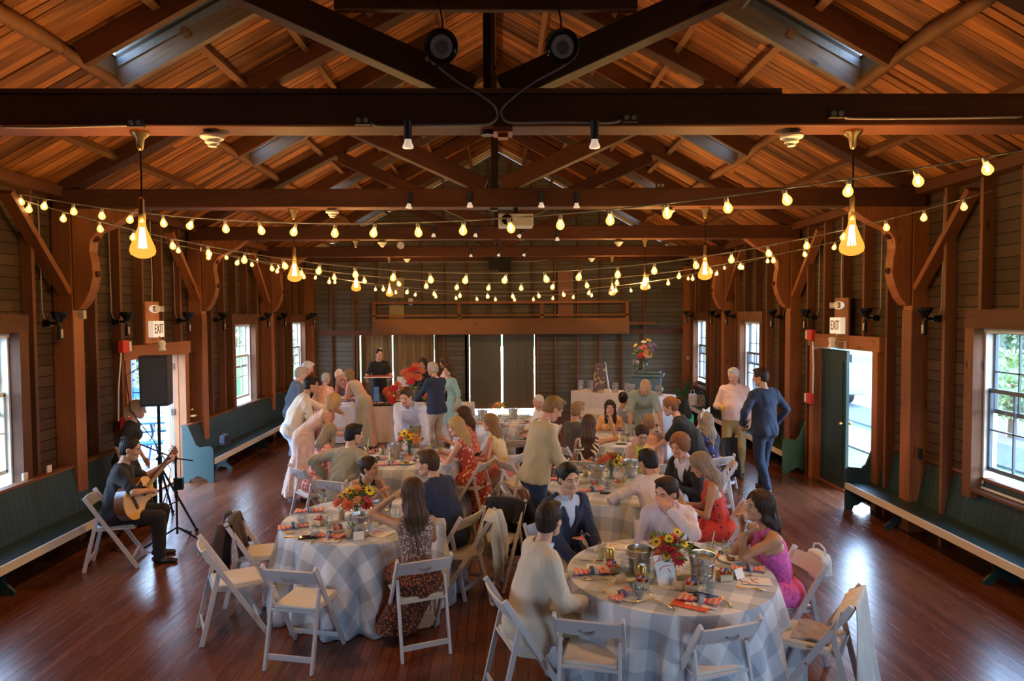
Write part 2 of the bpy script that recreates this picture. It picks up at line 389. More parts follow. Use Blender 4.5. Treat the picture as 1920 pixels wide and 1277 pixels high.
# ceiling: boards running down the slope, real gaps and small height steps
SKY = [(6.2, 6.7), (9.7, 10.2), (13.2, 13.7), (16.7, 17.2), (2.7, 3.2)]
SKX0, SKX1 = 2.45, 3.6
cz = sqrt(1+SL*SL)
mb = MB(); y = WF; k = 0
while y < WB-.02:
    wd = .098+random.random()*.022; y1 = min(y+wd, WB)
    ym = (y+y1)/2; mb.m = 1 if ym > 18.05 else 0  # last boards before the gable: lit strip painted by the paler material
    for sgn in (-1, 1):
        Xe = abs((WL if sgn < 0 else WR)-XR)+.02
        dz = random.random()*.012
        spans = [(0, Xe)]
        for a, b in SKY:
            if a < ym < b: spans = [(0, SKX0), (SKX1, Xe)]
        tilt = (random.random()-.5)*.012
        for (d0, d1) in spans:
            n = 1
            cuts = [d0, d1]
            if d1-d0 > 3 and random.random() < .8: cuts = [d0, d0+1+random.random()*(d1-d0-2), d1]
            for c0, c1 in zip(cuts[:-1], cuts[1:]):
                e = .0015; vs = []
                dz2 = dz+random.random()*.006
                for zz in (0, .022):
                    for (d, yy, tl) in ((c0+e, y+.0055, -tilt), (c1-e, y+.0055, -tilt), (c1-e, y1-.0055, tilt), (c0+e, y1-.0055, tilt)):
                        vs.append((XR+sgn*d, yy, ZR-SL*d+dz2+zz+tl))
                r0, r1 = random.random()*30, random.random()*60
                fs = [(0, 1, 2, 3), (7, 6, 5, 4), (0, 4, 5, 1), (1, 5, 6, 2), (2, 6, 7, 3), (3, 7, 4, 0)]
                mb.add(vs, fs, [[(abs(vs[q][0])*cz+r0, vs[q][1]-y+r1+(vs[q][2]-ZR+SL*abs(vs[q][0]-XR))) for q in f] for f in fs])
    y = y1; k += 1
M_rb = wood('roof_board_wood', (.10, .028, .007), (.52, .200, .052), .6, grain=.8, var=(.18, 1.6))
ceil = tag(mb.build('ceiling', [M_rb, M_lit_pale]), kind='structure')
mb = MB()                                            # roof deck above the boards, open at the skylights
for sgn in (-1, 1):
    Xe = abs((WL if sgn < 0 else WR)-XR)+.25
    ys = [WF-.2]+[q for s_ in sorted(SKY) for q in s_]+[WB+.3]
    for i in range(len(ys)-1):
        for (d0, d1) in ([(0, Xe)] if i % 2 == 0 else [(0, SKX0), (SKX1, Xe)]):
            vs = [(XR+sgn*d, yy, ZR-SL*d+o) for o in (.05, .09) for d, yy in ((d0, ys[i]), (d1, ys[i]), (d1, ys[i+1]), (d0, ys[i+1]))]
            mb.add(vs, [(0, 1, 2, 3), (7, 6, 5, 4), (0, 4, 5, 1), (1, 5, 6, 2), (2, 6, 7, 3), (3, 7, 4, 0)])
mb.build('roof_deck', plain('dark_deck', (.03, .02, .015), .8), ceil)
M_shaft = wood('shaft_board', (.10, .10, .10), (.20, .20, .20), .6)
for a, b in SKY:
    for sgn in (-1, 1):
        m = MB(); x0, x1 = XR+sgn*SKX0, XR+sgn*SKX1; z0, z1 = roofz(x0), roofz(x1); h = .62
        for yy in (a-.015, b+.015):                  # sloping cheek boards
            for q in range(3):
                o0, o1 = q*h/3-.03, (q+1)*h/3-.034
                m.prism([(x0, z0+o0), (x1, z1+o0), (x1, z1+o1), (x0, z0+o1)], .03, T((0, yy, 0)))
        m.box((x0-sgn*.015, (a+b)/2, z0+h/2-.05), (.03, b-a, h+.1)); m.box((x1+sgn*.015, (a+b)/2, z1-.02), (.03, b-a, .16)); m.box((x1+sgn*.015, (a+b)/2, z1+.46), (.03, b-a, .32))
        sh = m.build('skylight_shaft', M_shaft, ceil)
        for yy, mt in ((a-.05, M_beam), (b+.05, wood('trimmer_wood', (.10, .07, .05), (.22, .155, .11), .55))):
            xa, xb = XR+sgn*.75, XR+sgn*3.60; bm = MB(); bm.beam((xa, yy, roofz(xa)-.115), (xb, yy, roofz(xb)-.115), .07, .21); bm.build('trimmer', mt, sh)
        g = MB(); g.prism([(x0, z0+h-.03), (x1, z1+h-.03), (x1, z1+h), (x0, z0+h)], b-a, T((0, (a+b)/2, 0))); g.build('skylight_lid', M_shaft, sh)
# purlins
for d in (.7, 1.45, 2.2, 2.93, 3.68, 4.45):
    for sgn in (-1, 1):
        x = XR+sgn*d
        if d in (2.93,):                              # header pieces between the skylights
            ys = [WF]+[q for s_ in sorted(SKY) for q in s_]+[WB]
            for i in range(0, len(ys), 2):
                m = MB(); m.box((x, (ys[i]+ys[i+1])/2, roofz(x)-.055), (.07, ys[i+1]-ys[i], .10), rot=(0, sgn*.504, 0)); m.build('purlin', M_purl, ceil)
            continue
        m = MB()
        if d == 3.68:                                 # hewn log, slightly bowed
            n = 60; pts = [(x+.02*sin(i*.7), WF+(WB-WF)*i/n, roofz(x)-.06+.012*sin(i*1.3)) for i in range(n+1)]
            m.tube(pts, [.062+.012*sin(i*2.1) for i in range(n+1)], 8); m.build('purlin', M_purl, ceil, smooth=True)
        else:
            m.box((x, (WF+WB)/2, roofz(x)-.05), (.065, WB-WF, .10), rot=(0, sgn*.504, 0)); m.build('purlin', M_purl, ceil)
m = MB(); m.box((XR, (WF+WB)/2, ZR-.12), (.05, WB-WF, .2)); m.build('ridge_board', M_beam, ceil)

# ------------------------------------------------------------------ trusses and posts
ORD = {0: 'roof truss behind and above the camera', 1: 'nearest roof truss in view', 2: 'dark roof truss nearest the camera, its tie beam wired with grey conduit', 3: 'second roof truss in depth, the projector hangs under it', 4: 'third roof truss in depth, above the long strings of bulbs', 5: 'roof truss deepest in the hall, nearest the far gable wall'}
for k, Y in enumerate(TR):
    if k < 1: continue
    t = empty('roof_truss', (XR, Y, 3.97), 0, 'dark timber king post truss: '+ORD[k+1 if k < 2 else k], 'truss', 'roof trusses') if False else empty('roof_truss', (XR, Y, 3.97), 0)
    lab = {1: 'timber roof truss out of view over the camera', 2: 'nearest dark timber truss crossing the full width of the photo', 3: 'timber truss second from the camera, projector hanging under it', 4: 'timber truss third from the camera, with track spotlights on it', 5: 'timber truss farthest from the camera, closest to the gable wall'}[k]
    tag(t, lab, 'roof truss', 'roof trusses')
    w_ = .25
    m = MB(); m.box((0, 0, .11), (WR-WL-.1, w_, .22)); m.build('tie_beam', M_beam, t, bev=.012)
    if k == 2:
        m = MB(); m.box((-1.6, -.11, .235), (7.2, .05, .03)); m.build('plank', M_stud, t)
    for sgn in (-1, 1):
        Xe = abs((WL if sgn < 0 else WR)-XR)-.15
        m = MB(); m.beam((sgn*Xe, 0, ZE-3.97-.02+.08), (0, 0, ZR-3.97-.20), .2, .2, (0, 0, 1)); m.build('rafter', M_beam, t, bev=.01)
        m = MB(); xs = Xe*.52; m.beam((sgn*.1, 0, .26), (sgn*xs, 0, roofz(XR+xs)-3.97-.26), .2, .19, (0, 0, 1)); m.build('strut', M_beam, t, bev=.01)
        m = MB(); xs = Xe*.52; m.beam((sgn*xs, 0, .2), (sgn*xs, 0, roofz(XR+xs)-3.97-.25), .05, .05, (0, 1, 0));
    m = MB(); m.beam((0, 0, .2), (0, 0, ZR-3.97-.25), .055, .055, (0, 1, 0)); m.cyl((0, 0, -.03), (0, 0, 0), .05, n=12); m.build('king_rod', plain('iron_rod', (.05, .03, .028), .5, .7), t)
    if k == 2:
        m = MB(); m.box((.0, -.2, .79), (2.0, .06, .12)); m.build('collar_board', M_beam, t, bev=.008)
PROF = [(0, -1.20), (.06, -1.185), (.13, -1.10), (.20, -.95), (.235, -.80), (.225, -.62), (.20, -.50), (.215, -.38), (.29, -.28), (.45, -.21), (.60, -.13), (.74, -.02), (.78, 0), (0, 0)]
POSTN = {1: 'behind the camera', 2: 'near truss', 3: 'second truss', 4: 'third truss', 5: 'farthest truss', 6: 'far corner'}
for k, Y in enumerate(TR+[WB-.12]):
    if k < 2: continue
    for side, X, nm in ((1, -5.08, 'left'), (-1, 4.95, 'right')):
        ds = {2: 'standing outside the frame under the nearest truss', 3: 'with two bolts in its bracket, nearest on the %s wall', 4: 'just past the exit door on the %s wall', 5: 'between the two narrow windows of the %s wall', 6: 'slim corner post where the %s wall meets the gable wall'}[k]
        t = empty('timber_post', (X, Y, 0), 0, 'square brown timber post '+(ds % nm if '%' in ds else ds+' '+nm), 'post', 'timber posts along the walls')
        m = MB(); m.box((-side*.125, 0, 1.36), (.25, .2, 2.72)); m.build('post', M_post, t, bev=.01)
        m = MB(); m.box((-side*.125, 0, 3.34), (.23, .19, 1.26)); m.build('upper_post', M_post, t, bev=.01)
        if k == 6: continue
        m = MB(); m.prism([(side*x, z+3.97) for x, z in PROF], .17); br = m.build('bracket', M_post, t, bev=.008)
        for z in (3.2, 3.62):
            b_ = MB(); b_.cyl((side*.2, 0, z), (side*.265, 0, z), .038, n=12); b_.cyl((side*.26, 0, z), (side*.285, 0, z), .02, n=6); b_.build('bolt', M_beam, br)
        m = MB(); m.beam((-side*.09, -.1, 2.98), (-side*.09, -1.02, 4.0), .07, .14, (1, 0, 0)); m.build('brace', M_post, t)
# window joinery
def window(n, side, X, a, b):
    y = (a+b)/2; wd = b-a; par = empty('window_%d' % n, (X, y, SILL)); tag(par, kind='structure')
    M_cas = M_stud; s = side
    m = MB()                                                # inner casing
    for yy in (-wd/2-.07, wd/2+.07): m.box((s*.06, yy, .805), (.12, .14, 1.83))
    m.box((s*.06, 0, 1.82), (.12, wd+.3, .2)); m.box((s*.05, 0, -.02), (.13, wd+.02, .03)); m.build('window_casing', M_cas, par)
    m = MB()
    for yy in (-wd/2+.012, wd/2-.012): m.box((-s*.07, yy, .86), (.14, .024, 1.72))
    m.box((-s*.07, 0, 1.708), (.14, wd, .024)); m.box((-s*.07, 0, .012), (.16, wd, .024)); m.build('window_frame', M_white, par)
    M_sash = plain('pale_sash', (.62, .58, .42), .5) if s > 0 else plain('grey_sash', (.10, .12, .14), .5)
    for nm, x, z0, z1 in (('upper_sash', -.10, .84, 1.68), ('lower_sash', -.055, .22, 1.06)):
        m = MB(); h = z1-z0; zc = (z0+z1)/2; W = wd-.06
        for yy in (-W/2, W/2): m.box((s*x, yy, zc), (.035, .045, h))
        for zz in (z0, z1): m.box((s*x, 0, zz), (.035, W+.045, .045))
        for i in (1, 2): m.box((s*x, -W/2+W*i/3, zc), (.022, .016, h))
        m.box((s*x, 0, zc), (.022, W, .016)); sh = m.build(nm, M_sash, par)
        g = MB(); g.box((s*x, 0, zc), (.004, W-.02, h-.02)); g.build('pane', glass('pane_glass'), sh)
    m = MB(); m.cyl((-s*.02, -wd/2, 1.70), (-s*.02, wd/2, 1.70), .035, n=14); m.build('roller_blind', plain('blind_cloth', (.75, .70, .62), .8), par)
n = 1
for a, b in WINL: window(n, 1, WL, a, b); n += 1
for a, b in WINR: window(n, -1, WR, a, b); n += 1
# doors
M_teal = plain('dark_green_paint', (.018, .045, .045), .45, bump=.15, bs=20)
M_teal2 = m_boards('teal_boards', (.012, .035, .037), (.022, .058, .060), .09, gap=.05, rough=.42, dark=.3, spec=.4)
def doorway(n, side, X, a, b, H_):
    y = (a+b)/2; w_ = b-a; par = empty('door_%d' % n, (X, y, 0)); tag(par, kind='structure'); s = side; m = MB()
    for yy in (-w_/2-.06, w_/2+.06): m.box((s*.06, yy, H_/2+.05), (.13, .13, H_+.1))
    m.box((s*.065, 0, H_+.11), (.14, w_+.36, .2)); m.build('door_casing', M_post, par)
    m = MB()
    for yy in (-w_/2-.0, w_/2+.0): m.box((-s*.07, yy, H_/2), (.15, .03, H_))
    m.box((-s*.07, 0, .012), (.2, w_, .025)); m.build('door_frame', M_post, par)
    return par
dl = doorway(1, 1, WL, *DOORL, 2.07); dr = doorway(2, -1, WR, *DOORR, 2.15)
def leaf(par, c, wd, H_, ang, mat):
    m = MB(T(c, ang)); m.box((wd/2, 0, H_/2), (wd, .045, H_))
    for zc, h in ((.5, .75), (1.45, .95)):
        for sy in (-1, 1):
            for (dx, dz, sx, sz) in ((0, h/2, wd-.2, .02), (0, -h/2, wd-.2, .02), (-(wd-.2)/2, 0, .02, h), ((wd-.2)/2, 0, .02, h)):
                m.box((wd/2+dx, sy*.026, zc+dz), (sx, .012, sz))
    d = m.build('door_leaf', mat, par)
    m = MB(T(c, ang))
    m.cyl((wd-.06, -.07, 1.0), (wd-.06, .07, 1.0), .012); m.ball((wd-.06, -.075, 1.0), .03); m.ball((wd-.06, .075, 1.0), .03); m.build('door_handle', M_brass, d)
    m = MB(T(c, ang))
    for z in (.3, 1.1, 1.85): m.box((0, 0, z), (.05, .06, .1))
    m.build('hinge', plain('steel', (.5, .5, .5), .35, 1), d)
    return d
leaf(dr, (.03, .87, .02), .80, 2.1, -pi/2, M_teal)             # closed leaf on the right wall
leaf(dr, (.17, -.90, .02), .80, 2.1, radians(-5), M_teal)           # leaf swung outward
M_lgrey = plain('pale_grey_door', (.42, .46, .50), .5)
leaf(dl, (-.09, .80, .02), .80, 2.02, radians(122), M_lgrey)
leaf(dl, (-.17, -.84, .02), .80, 2.02, radians(262), M_teal)
# ================================================================== OUTSIDE
M_grass = plain('lawn_grass', (.085, .13, .060), .95, spec=0, bump=.6, bs=25, var=.35)
m = MB(); m.box((0, 20, -.62), (160, 160, .3)); tag(m.build('lawn', M_grass), kind='structure')
m = MB(); m.box((8.8, 10, -.46), (1.3, 60, .06)); m.box((12.6, 10, -.45), (5, 70, .06)); tag(m.build('pavement', plain('grey_asphalt', (.10, .10, .11), .95, spec=0, var=.1)), kind='structure')
m = MB(); m.box((-1, 42, -.455), (10, 46, .05)); tag(m.build('glare_apron', plain('glare_concrete', (.55, .53, .50), .38, bump=.15, bs=8, var=.1)), kind='structure')  # pale ground added behind the far doors so that their cracks glare
m = MB(); m.box((-8.4, 12, -.06), (6, 22, .10)); tag(m.build('deck', plain('grey_deck', (.13, .14, .17), .6, var=.1)), kind='structure')
# van parked outside the right door
M_van = plain('van_white', (.22, .24, .27), .3, coat=.4); M_tyre = plain('tyre', (.015, .015, .016), .8)
van = empty('van', (10.95, 24.9, -.42), radians(180), 'white van parked on the road outside the right exit door', 'van')
m = MB(); m.prism([(-2.6, .45), (-2.65, 1.9), (-2.5, 2.25), (1.2, 2.3), (1.75, 1.45), (2.55, 1.2), (2.7, .8), (2.7, .4)], 1.9, T((0, 0, 0), radians(90))); m.build('body', M_van, van, bev=.06)
m = MB(); m.prism([(1.22, 2.2), (1.78, 1.47), (1.5, 1.45), (1.1, 2.2)], 1.7, T((0, .04, 0), radians(90))); m.build('windscreen', plain('dark_glass', (.03, .04, .05), .1), van)
m = MB(); m.box((0, 2.66, .55), (1.95, .2, .3)); m.build('bumper', plain('grey_plastic', (.18, .2, .22), .5), van, bev=.04)
for sx in (-1, 1):
    m = MB(); m.box((sx*.75, 2.62, .95), (.35, .12, .25)); m.build('headlight', glass('pane_glass'), van, bev=.03)
    m = MB(); m.box((sx*1.12, 1.35, 1.5), (.22, .1, .32)); m.build('mirror', M_black, van, bev=.03)
    for yy in (-1.7, 1.7): m = MB(); m.cyl((sx*.98, yy, .36), (sx*.72, yy, .36), .36, n=20); m.build('wheel', M_tyre, van)
# handrail of the steps outside the right door
m = MB(); m.beam((5.45, 9.15, .62), (6.5, 9.15, .12), .05, .06); m.beam((5.45, 9.15, .3), (6.5, 9.15, -.2), .04, .05)
for x in (5.5, 6.45): m.box((x, 9.15, .05), (.07, .07, 1.1 if x < 6 else .7))
tag(m.build('step_handrail', plain('silver_wood', (.12, .12, .13), .5)), 'weathered grey handrail of the steps outside the right door', 'handrail')
# leafy bushes and trees beyond the windows
def foliage(name, c, r, n, leaf, mat, label, cat, group=None, trunk=None):
    rr = random.Random(sum(map(ord, name+label)) % 999); t = empty(name, (c[0], c[1], -.47)); tag(t, label, cat, group)
    m = MB()
    for i in range(n):
        a = rr.random()*2*pi; e = math.asin(rr.random()*2-1); q = (.55+.45*rr.random()**.5)
        p = Vector((cos(a)*cos(e)*r[0]*q, sin(a)*cos(e)*r[1]*q, c[2]+.47+sin(e)*r[2]*q))
        mm = Matrix.Translation(p) @ Euler((rr.random()*6, rr.random()*6, rr.random()*6)).to_matrix().to_4x4()
        s = leaf*(.6+rr.random()*.8)
        m.add([(0, 0, 0), (s*.4, s*.3, .06*s), (0, s, 0), (-s*.4, s*.3, .06*s)], [(0, 1, 2, 3)], None, mm)
    m.build('foliage', mat, t)
    m = MB(); m.cyl((0, 0, 0), (0, 0, c[2]+.47), .12 if trunk is None else trunk, .05); m.build('trunk', plain('bark', (.12, .08, .05), .9), t)
M_leaf = plain('leaf_green', (.17, .24, .08), .6, var=.4, bs=9); M_leaf2 = plain('leaf_olive', (.14, .16, .07), .6, var=.4, bs=9); M_leaf3 = plain('leaf_dark', (.07, .11, .06), .6, var=.4, bs=9)
foliage('bush', (12.6, 16.6, .9), (1.0, 1.0, .9), 900, .16, M_leaf, 'bright green bush on the lawn seen through the near right window', 'bush')
for i, (x, y, z, s, nm) in enumerate([(-13, 26, 3, 2.6, 'seen through the nearer narrow left window'), (-12, 38, 3, 3, 'seen through the farther narrow left window'), (24, 30, 3.5, 3, 'behind the van, beyond the road'), (26, 44, 4, 4, 'far beyond the narrow right windows')]):
    foliage('tree', (x, y, z), (s, s, s*1.1), 1800, .34, [M_leaf2, M_leaf2, M_leaf3, M_leaf3][i], 'leafy tree '+nm, 'tree', 'trees outside', .2)
# lattice screen and blue picnic table outside the left door
lat = empty('lattice_screen', (-8.2, 15.2, 0)); tag(lat, 'pale lattice screen with blue rails outside the left door', 'screen')
m = MB()
for i in range(24): m.box((-2.2+i*.19, 0, 1.25), (.035, .012, 2.3))
for j in range(13): m.box((0, .014, .2+j*.18), (4.5, .012, .035))
m.build('lattice', plain('lattice_paint', (.26, .23, .22), .6), lat)
M_blue = plain('blue_paint', (.012, .085, .16), .5)
m = MB()
for z in (.95, 1.05, 2.45): m.box((0, -.03, z), (4.6, .06, .12))
for x in (-2.25, 0, 2.25): m.box((x, -.03, 1.25), (.1, .1, 2.5))
m.build('screen_frame', M_blue, lat)
pt = empty('picnic_table', (-7.1, 12.6, 0), radians(20)); tag(pt, 'blue painted picnic table on the deck outside the left door', 'table')
m = MB(); [m.box((0, -.32+i*.16, .74), (1.7, .14, .035)) for i in range(5)]; m.build('tabletop', M_blue, pt)
for s_ in (-1, 1):
    m = MB(); m.box((0, s_*.72, .44), (1.7, .26, .035)); m.build('seat', M_blue, pt)
    m = MB(); m.beam((s_*.6, -.7, 0), (s_*.6, .25, .73), .04, .09); m.beam((s_*.6, .7, 0), (s_*.6, -.25, .73), .04, .09); m.box((s_*.6, 0, .41), (.04, 1.6, .08)); m.build('leg', M_blue, pt)

# ================================================================== BENCHES
M_edge = plain('bench_edge_paint', (.72, .62, .48), .5, bump=.2, bs=15)
M_gend = plain('green_bench_end', (.05, .14, .07), .45, bump=.12)
def bench(side, X, y0, y1, label, ends, mend):
    """side=+1 for the left wall; seat front at X, wall behind"""
    t = empty('bench', (X, (y0+y1)/2, 0)); tag(t, label, 'bench', 'long green benches along the walls'); L = y1-y0; s = -side   # s: direction to the wall
    m = MB(); m.box((s*.2, 0, .365), (.40, L-.05, .03)); m.build('seat', M_teal2, t)
    m = MB(); m.box((-s*.012, 0, .335), (.03, L-.05, .085)); m.build('seat_edge', M_edge, t)
    m = MB()
    P = [(s*.36, .37), (s*.375, .37), (s*.475, .90), (s*.46, .90)]
    vs = [(x, yy, z) for yy in (-L/2+.03, L/2-.03) for x, z in P]
    uvq = lambda f: [(vs[k][2], vs[k][1]) for k in f]
    fs = [(0, 1, 2, 3), (7, 6, 5, 4), (0, 4, 5, 1), (1, 5, 6, 2), (2, 6, 7, 3), (3, 7, 4, 0)]
    m.add(vs, fs, [uvq(f) for f in fs]); m.build('backrest', M_teal2, t)
    m = MB(); m.box((s*.49, 0, .905), (.10, L-.05, .03)); m.build('back_cap', M_stud, t)
    prof = [(0, 0), (.0, .50), (.01, .56), (.05, .59), (.16, .58), (.22, .57), (.28, .62), (.40, .92), (.50, .93), (.50, 0), (.40, 0), (.38, .05), (.32, .065), (.28, .10), (.22, .10), (.18, .065), (.12, .05), (.10, 0)]
    for e in ends:
        m = MB(); m.prism([(s*(x-.02), z) for x, z in prof], .035, T((0, e*(L/2-.018), 0))); m.build('end_panel', mend, t, bev=.004)
    n = max(1, int(L/1.6))
    for i in range(n):
        yy = -L/2+L*(i+.5)/n
        m = MB(); m.prism([(s*x, z) for x, z in [(.05, 0), (.05, .04), (.16, .14), (.08, .30), (.04, .35), (.40, .35), (.40, 0), (.32, 0), (.26, .06), (.16, .05), (.14, 0)]], .03, T((0, yy, 0))); m.build('leg', M_teal, t)
bench(1, -4.68, -3, 9.2, 'long dark green bench on the left wall behind the guitarist, cut by the frame', (1,), M_teal)
bench(1, -4.68, 11.0, 18.5, 'long green bench on the left wall past the open doorway, bag on its end', (-1, 1), plain('teal_bench_end', (.010, .036, .034), .45, bump=.12))
bench(-1, 4.70, -3, 9.2, 'long dark green slatted bench below the big right window', (1,), M_teal)
bench(-1, 4.70, 11.25, 18.5, 'long green bench with a bright green end beyond the right door', (-1, 1), M_gend)

# ================================================================== FIXTURES
M_glassw = glass('bulb_glass', (1, .93, .75))
M_fil = emit('filament_glow', (1, .62, .22), 160)
M_amber = emit('amber_bulb_glow', (1, .36, .05), 1.3, .6)
def pendant(x, k, label):
    Y = TR[k]; t = empty('pendant_lamp', (x, Y, 3.97)); tag(t, label, 'pendant lamp', 'big amber pendant bulbs')
    m = MB(); m.lathe([(.065, 0), (.06, -.02), (.03, -.05), (.022, -.11), (.012, -.13)], n=16); m.build('canopy', M_brass, t, smooth=True)
    m = MB(); m.tube([(0, 0, -.1), (.004, 0, -.3), (0, .003, -.45)], .006); m.build('cord', M_black, t)
    m = MB(); m.lathe([(.014, -.45), (.02, -.47), (.02, -.54), (.024, -.56), (.024, -.62)], n=12); m.build('socket', M_brass, t, smooth=True)
    m = MB(); m.lathe([(.022, -.62), (.028, -.66), (.050, -.72), (.078, -.79), (.084, -.82), (.076, -.845), (.045, -.865), (.02, -.872), (.001, -.873)], n=20, cap=False); b = m.build('bulb', M_amber, t, smooth=True)
    m = MB()
    for i in range(8):
        a = i*pi/4; m.tube([(.012*cos(a), .012*sin(a), -.66), (.024*cos(a+.3), .024*sin(a+.3), -.80)], .0035, 5)
    m.build('filament', M_fil, b)
    l = bpy.data.lights.new('pendant_glow', 'POINT'); l.energy = PEND; l.color = (1, .56, .20); l.shadow_soft_size = .05
    o = bpy.data.objects.new('pendant_glow', l); COL.objects.link(o); setparent(o, t); o.location = (0, 0, -.76)
PEND = 95
for s_, nm in ((-2.49, 'left'), (2.47, 'right')):
    for k, d in ((2, 'the largest, hanging from the nearest truss'), (3, 'hanging from the second truss, second in size'), (4, 'hanging from the third truss, third in size'), (5, 'hanging from the farthest truss, the smallest')):
        pendant(s_, k, 'big glowing amber teardrop bulb on the %s, %s' % (nm, d))
# string lights: each strand hangs in one vertical plane between two hooks
M_sb = emit('string_bulb_glow', (1, .55, .14), 1.4, .6); M_sf = emit('string_filament', (1, .74, .32), 60)
M_cord = plain('string_cord', (.30, .26, .22), .6); M_sock = plain('clear_socket', (.45, .42, .36), .35)
_b = MB(); _b.lathe([(.014, -.038), (.019, -.05), (.030, -.070), (.034, -.088), (.028, -.106), (.014, -.118), (.001, -.121)], n=12, cap=False); bulb0 = _b.build('bulb', M_sb, None, smooth=True)
_b = MB(); _b.lathe([(.010, 0), (.016, -.01), (.016, -.038)], n=10); sock0 = _b.build('socket', M_sock, None, smooth=True)
_b = MB(); _b.tube([(-.006, 0, -.055), (-.004, 0, -.095), (0, 0, -.1), (.004, 0, -.095), (.006, 0, -.055)], .0055, 5); fil0 = _b.build('filament', M_sf, None)
_first = [True]
def strand(p0, p1, pixels, spacing, label):
    """p0,p1 ground points of the vertical plane; pixels give the height along it"""
    p0, p1 = Vector((*p0, 0)), Vector((*p1, 0)); d = (p1-p0).normalized(); nrm = Vector((d.y, -d.x, 0)); pts = []
    for (px, py) in pixels:
        r = FW*F_PX + RT*(px-CX) - UP*(py-CY); o = Vector((0, 0, EYE)); tt = (p0-o).dot(nrm)/r.dot(nrm); pts.append(o+r*tt)
    S = [(q-p0).dot(d) for q in pts]; Z = [q.z for q in pts]
    c = np.polyfit(S, Z, min(4, len(S)-1)) if len(S) > 3 else np.polyfit(S, Z, 2)
    s0, s1 = 0, (p1-p0).length
    curve = [p0+d*(s0+(s1-s0)*i/90) for i in range(91)]
    for q in curve: q.z = float(np.polyval(c, (q-p0).dot(d)))
    t = empty('string_lights', tuple(curve[0])); tag(t, label, 'string lights', 'strings of small round bulbs')
    m = MB(); m.tube([q-curve[0] for q in curve], .006, 5); m.build('cord', M_cord, t)
    acc = .12; n = 0
    for a, b in zip(curve[:-1], curve[1:]):
        L = (b-a).length
        while acc <= L:
            q = a.lerp(b, acc/L)-curve[0]; acc += spacing*(1+.12*(random.random()-.5)); n += 1
            parts = []
            bb = bulb0 if _first[0] else bulb0.copy(); ss = sock0 if _first[0] else sock0.copy(); ff = fil0 if _first[0] else fil0.copy()
            if not _first[0]: COL.objects.link(bb); COL.objects.link(ss); COL.objects.link(ff)
            _first[0] = False
            setparent(bb, t); setparent(ss, bb); setparent(ff, bb); bb.location = q; e = .45
            bb.rotation_euler = ((random.random()-.5)*e, (random.random()-.5)*e*1.6, random.random()*3)
        acc -= L
strand((-5.2, 7.4), (5.05, 3.45), [(8, 358), (150, 385), (303, 402), (408, 411), (545, 418), (676, 421), (850, 415), (1000, 405), (1200, 387), (1313, 374), (1438, 359), (1563, 342), (1690, 318), (1843, 295), (1918, 283)], .40, 'string of bulbs nearest the camera, climbing to the upper right edge')
strand((-5.2, 7.5), (5.05, 7.0), [(0, 362), (95, 391), (222, 425), (350, 452), (470, 475), (590, 492), (712, 505), (850, 514), (950, 514), (1075, 507), (1200, 495), (1330, 476), (1450, 458), (1545, 440), (1665, 414), (1778, 382), (1890, 348), (1918, 340)], .40, 'string of bulbs second from the camera, spanning the whole photo width')
strand((-5.2, 9.9), (5.05, 9.6), [(252, 441), (350, 463), (454, 483), (600, 508), (750, 523), (940, 529), (1130, 523), (1290, 506), (1430, 482), (1620, 440)], .45, 'string of bulbs third from the camera, crossing over the second pair of pendants')
strand((-5.2, 11.7), (5.05, 11.9), [(372, 458), (454, 482), (600, 517), (760, 539), (940, 547), (1130, 539), (1300, 514), (1440, 481), (1500, 462)], .45, 'thin string of small bulbs fourth from the camera, next to the lowest')
strand((-5.2, 14.4), (5.05, 14.5), [(478, 480), (540, 500), (640, 524), (780, 546), (940, 555), (1110, 547), (1250, 525), (1350, 498), (1400, 480)], .42, 'lowest string of tiny bulbs just above the balcony rail')
# round speakers on the collar board
for px, lab in ((828, 'left'), (1054, 'right')):
    p = at(px, 88, y=4.42); t = empty('round_speaker', tuple(p)); tag(t, 'chrome rimmed round speaker hanging above the nearest beam, %s one' % lab, 'speaker', 'round hanging speakers')
    R_ = T((0, 0, 0), rx=radians(106))
    m = MB(R_); m.lathe([(.02, -.10), (.05, -.09), (.085, -.04), (.10, .01), (.108, .03), (.104, .036), (.095, .03), (.06, .012)], n=28, cap=False); m.build('housing', plain('chrome_black', (.06, .055, .05), .18, .9), t, smooth=True)
    m = MB(R_); m.lathe([(.075, .02), (.068, .03), (.045, .024), (.04, .016), (.001, .016)], n=24); m.build('cone', plain('speaker_cone', (.36, .30, .27), .6), t, smooth=True)
    m = MB(R_); m.ball((0, 0, .02), .03, sc=(1, 1, .4)); m.build('grille', plain('speaker_grille', (.17, .13, .11), .6, bump=.6, bs=300), t, smooth=True)
    m = MB(); m.tube([(0, .06, .05), (0, .08, .2), (-.03, .09, .36), (0, .09, .38), (.03, .09, .36), (.02, .08, .34)], .006); m.build('hook', M_black, t)
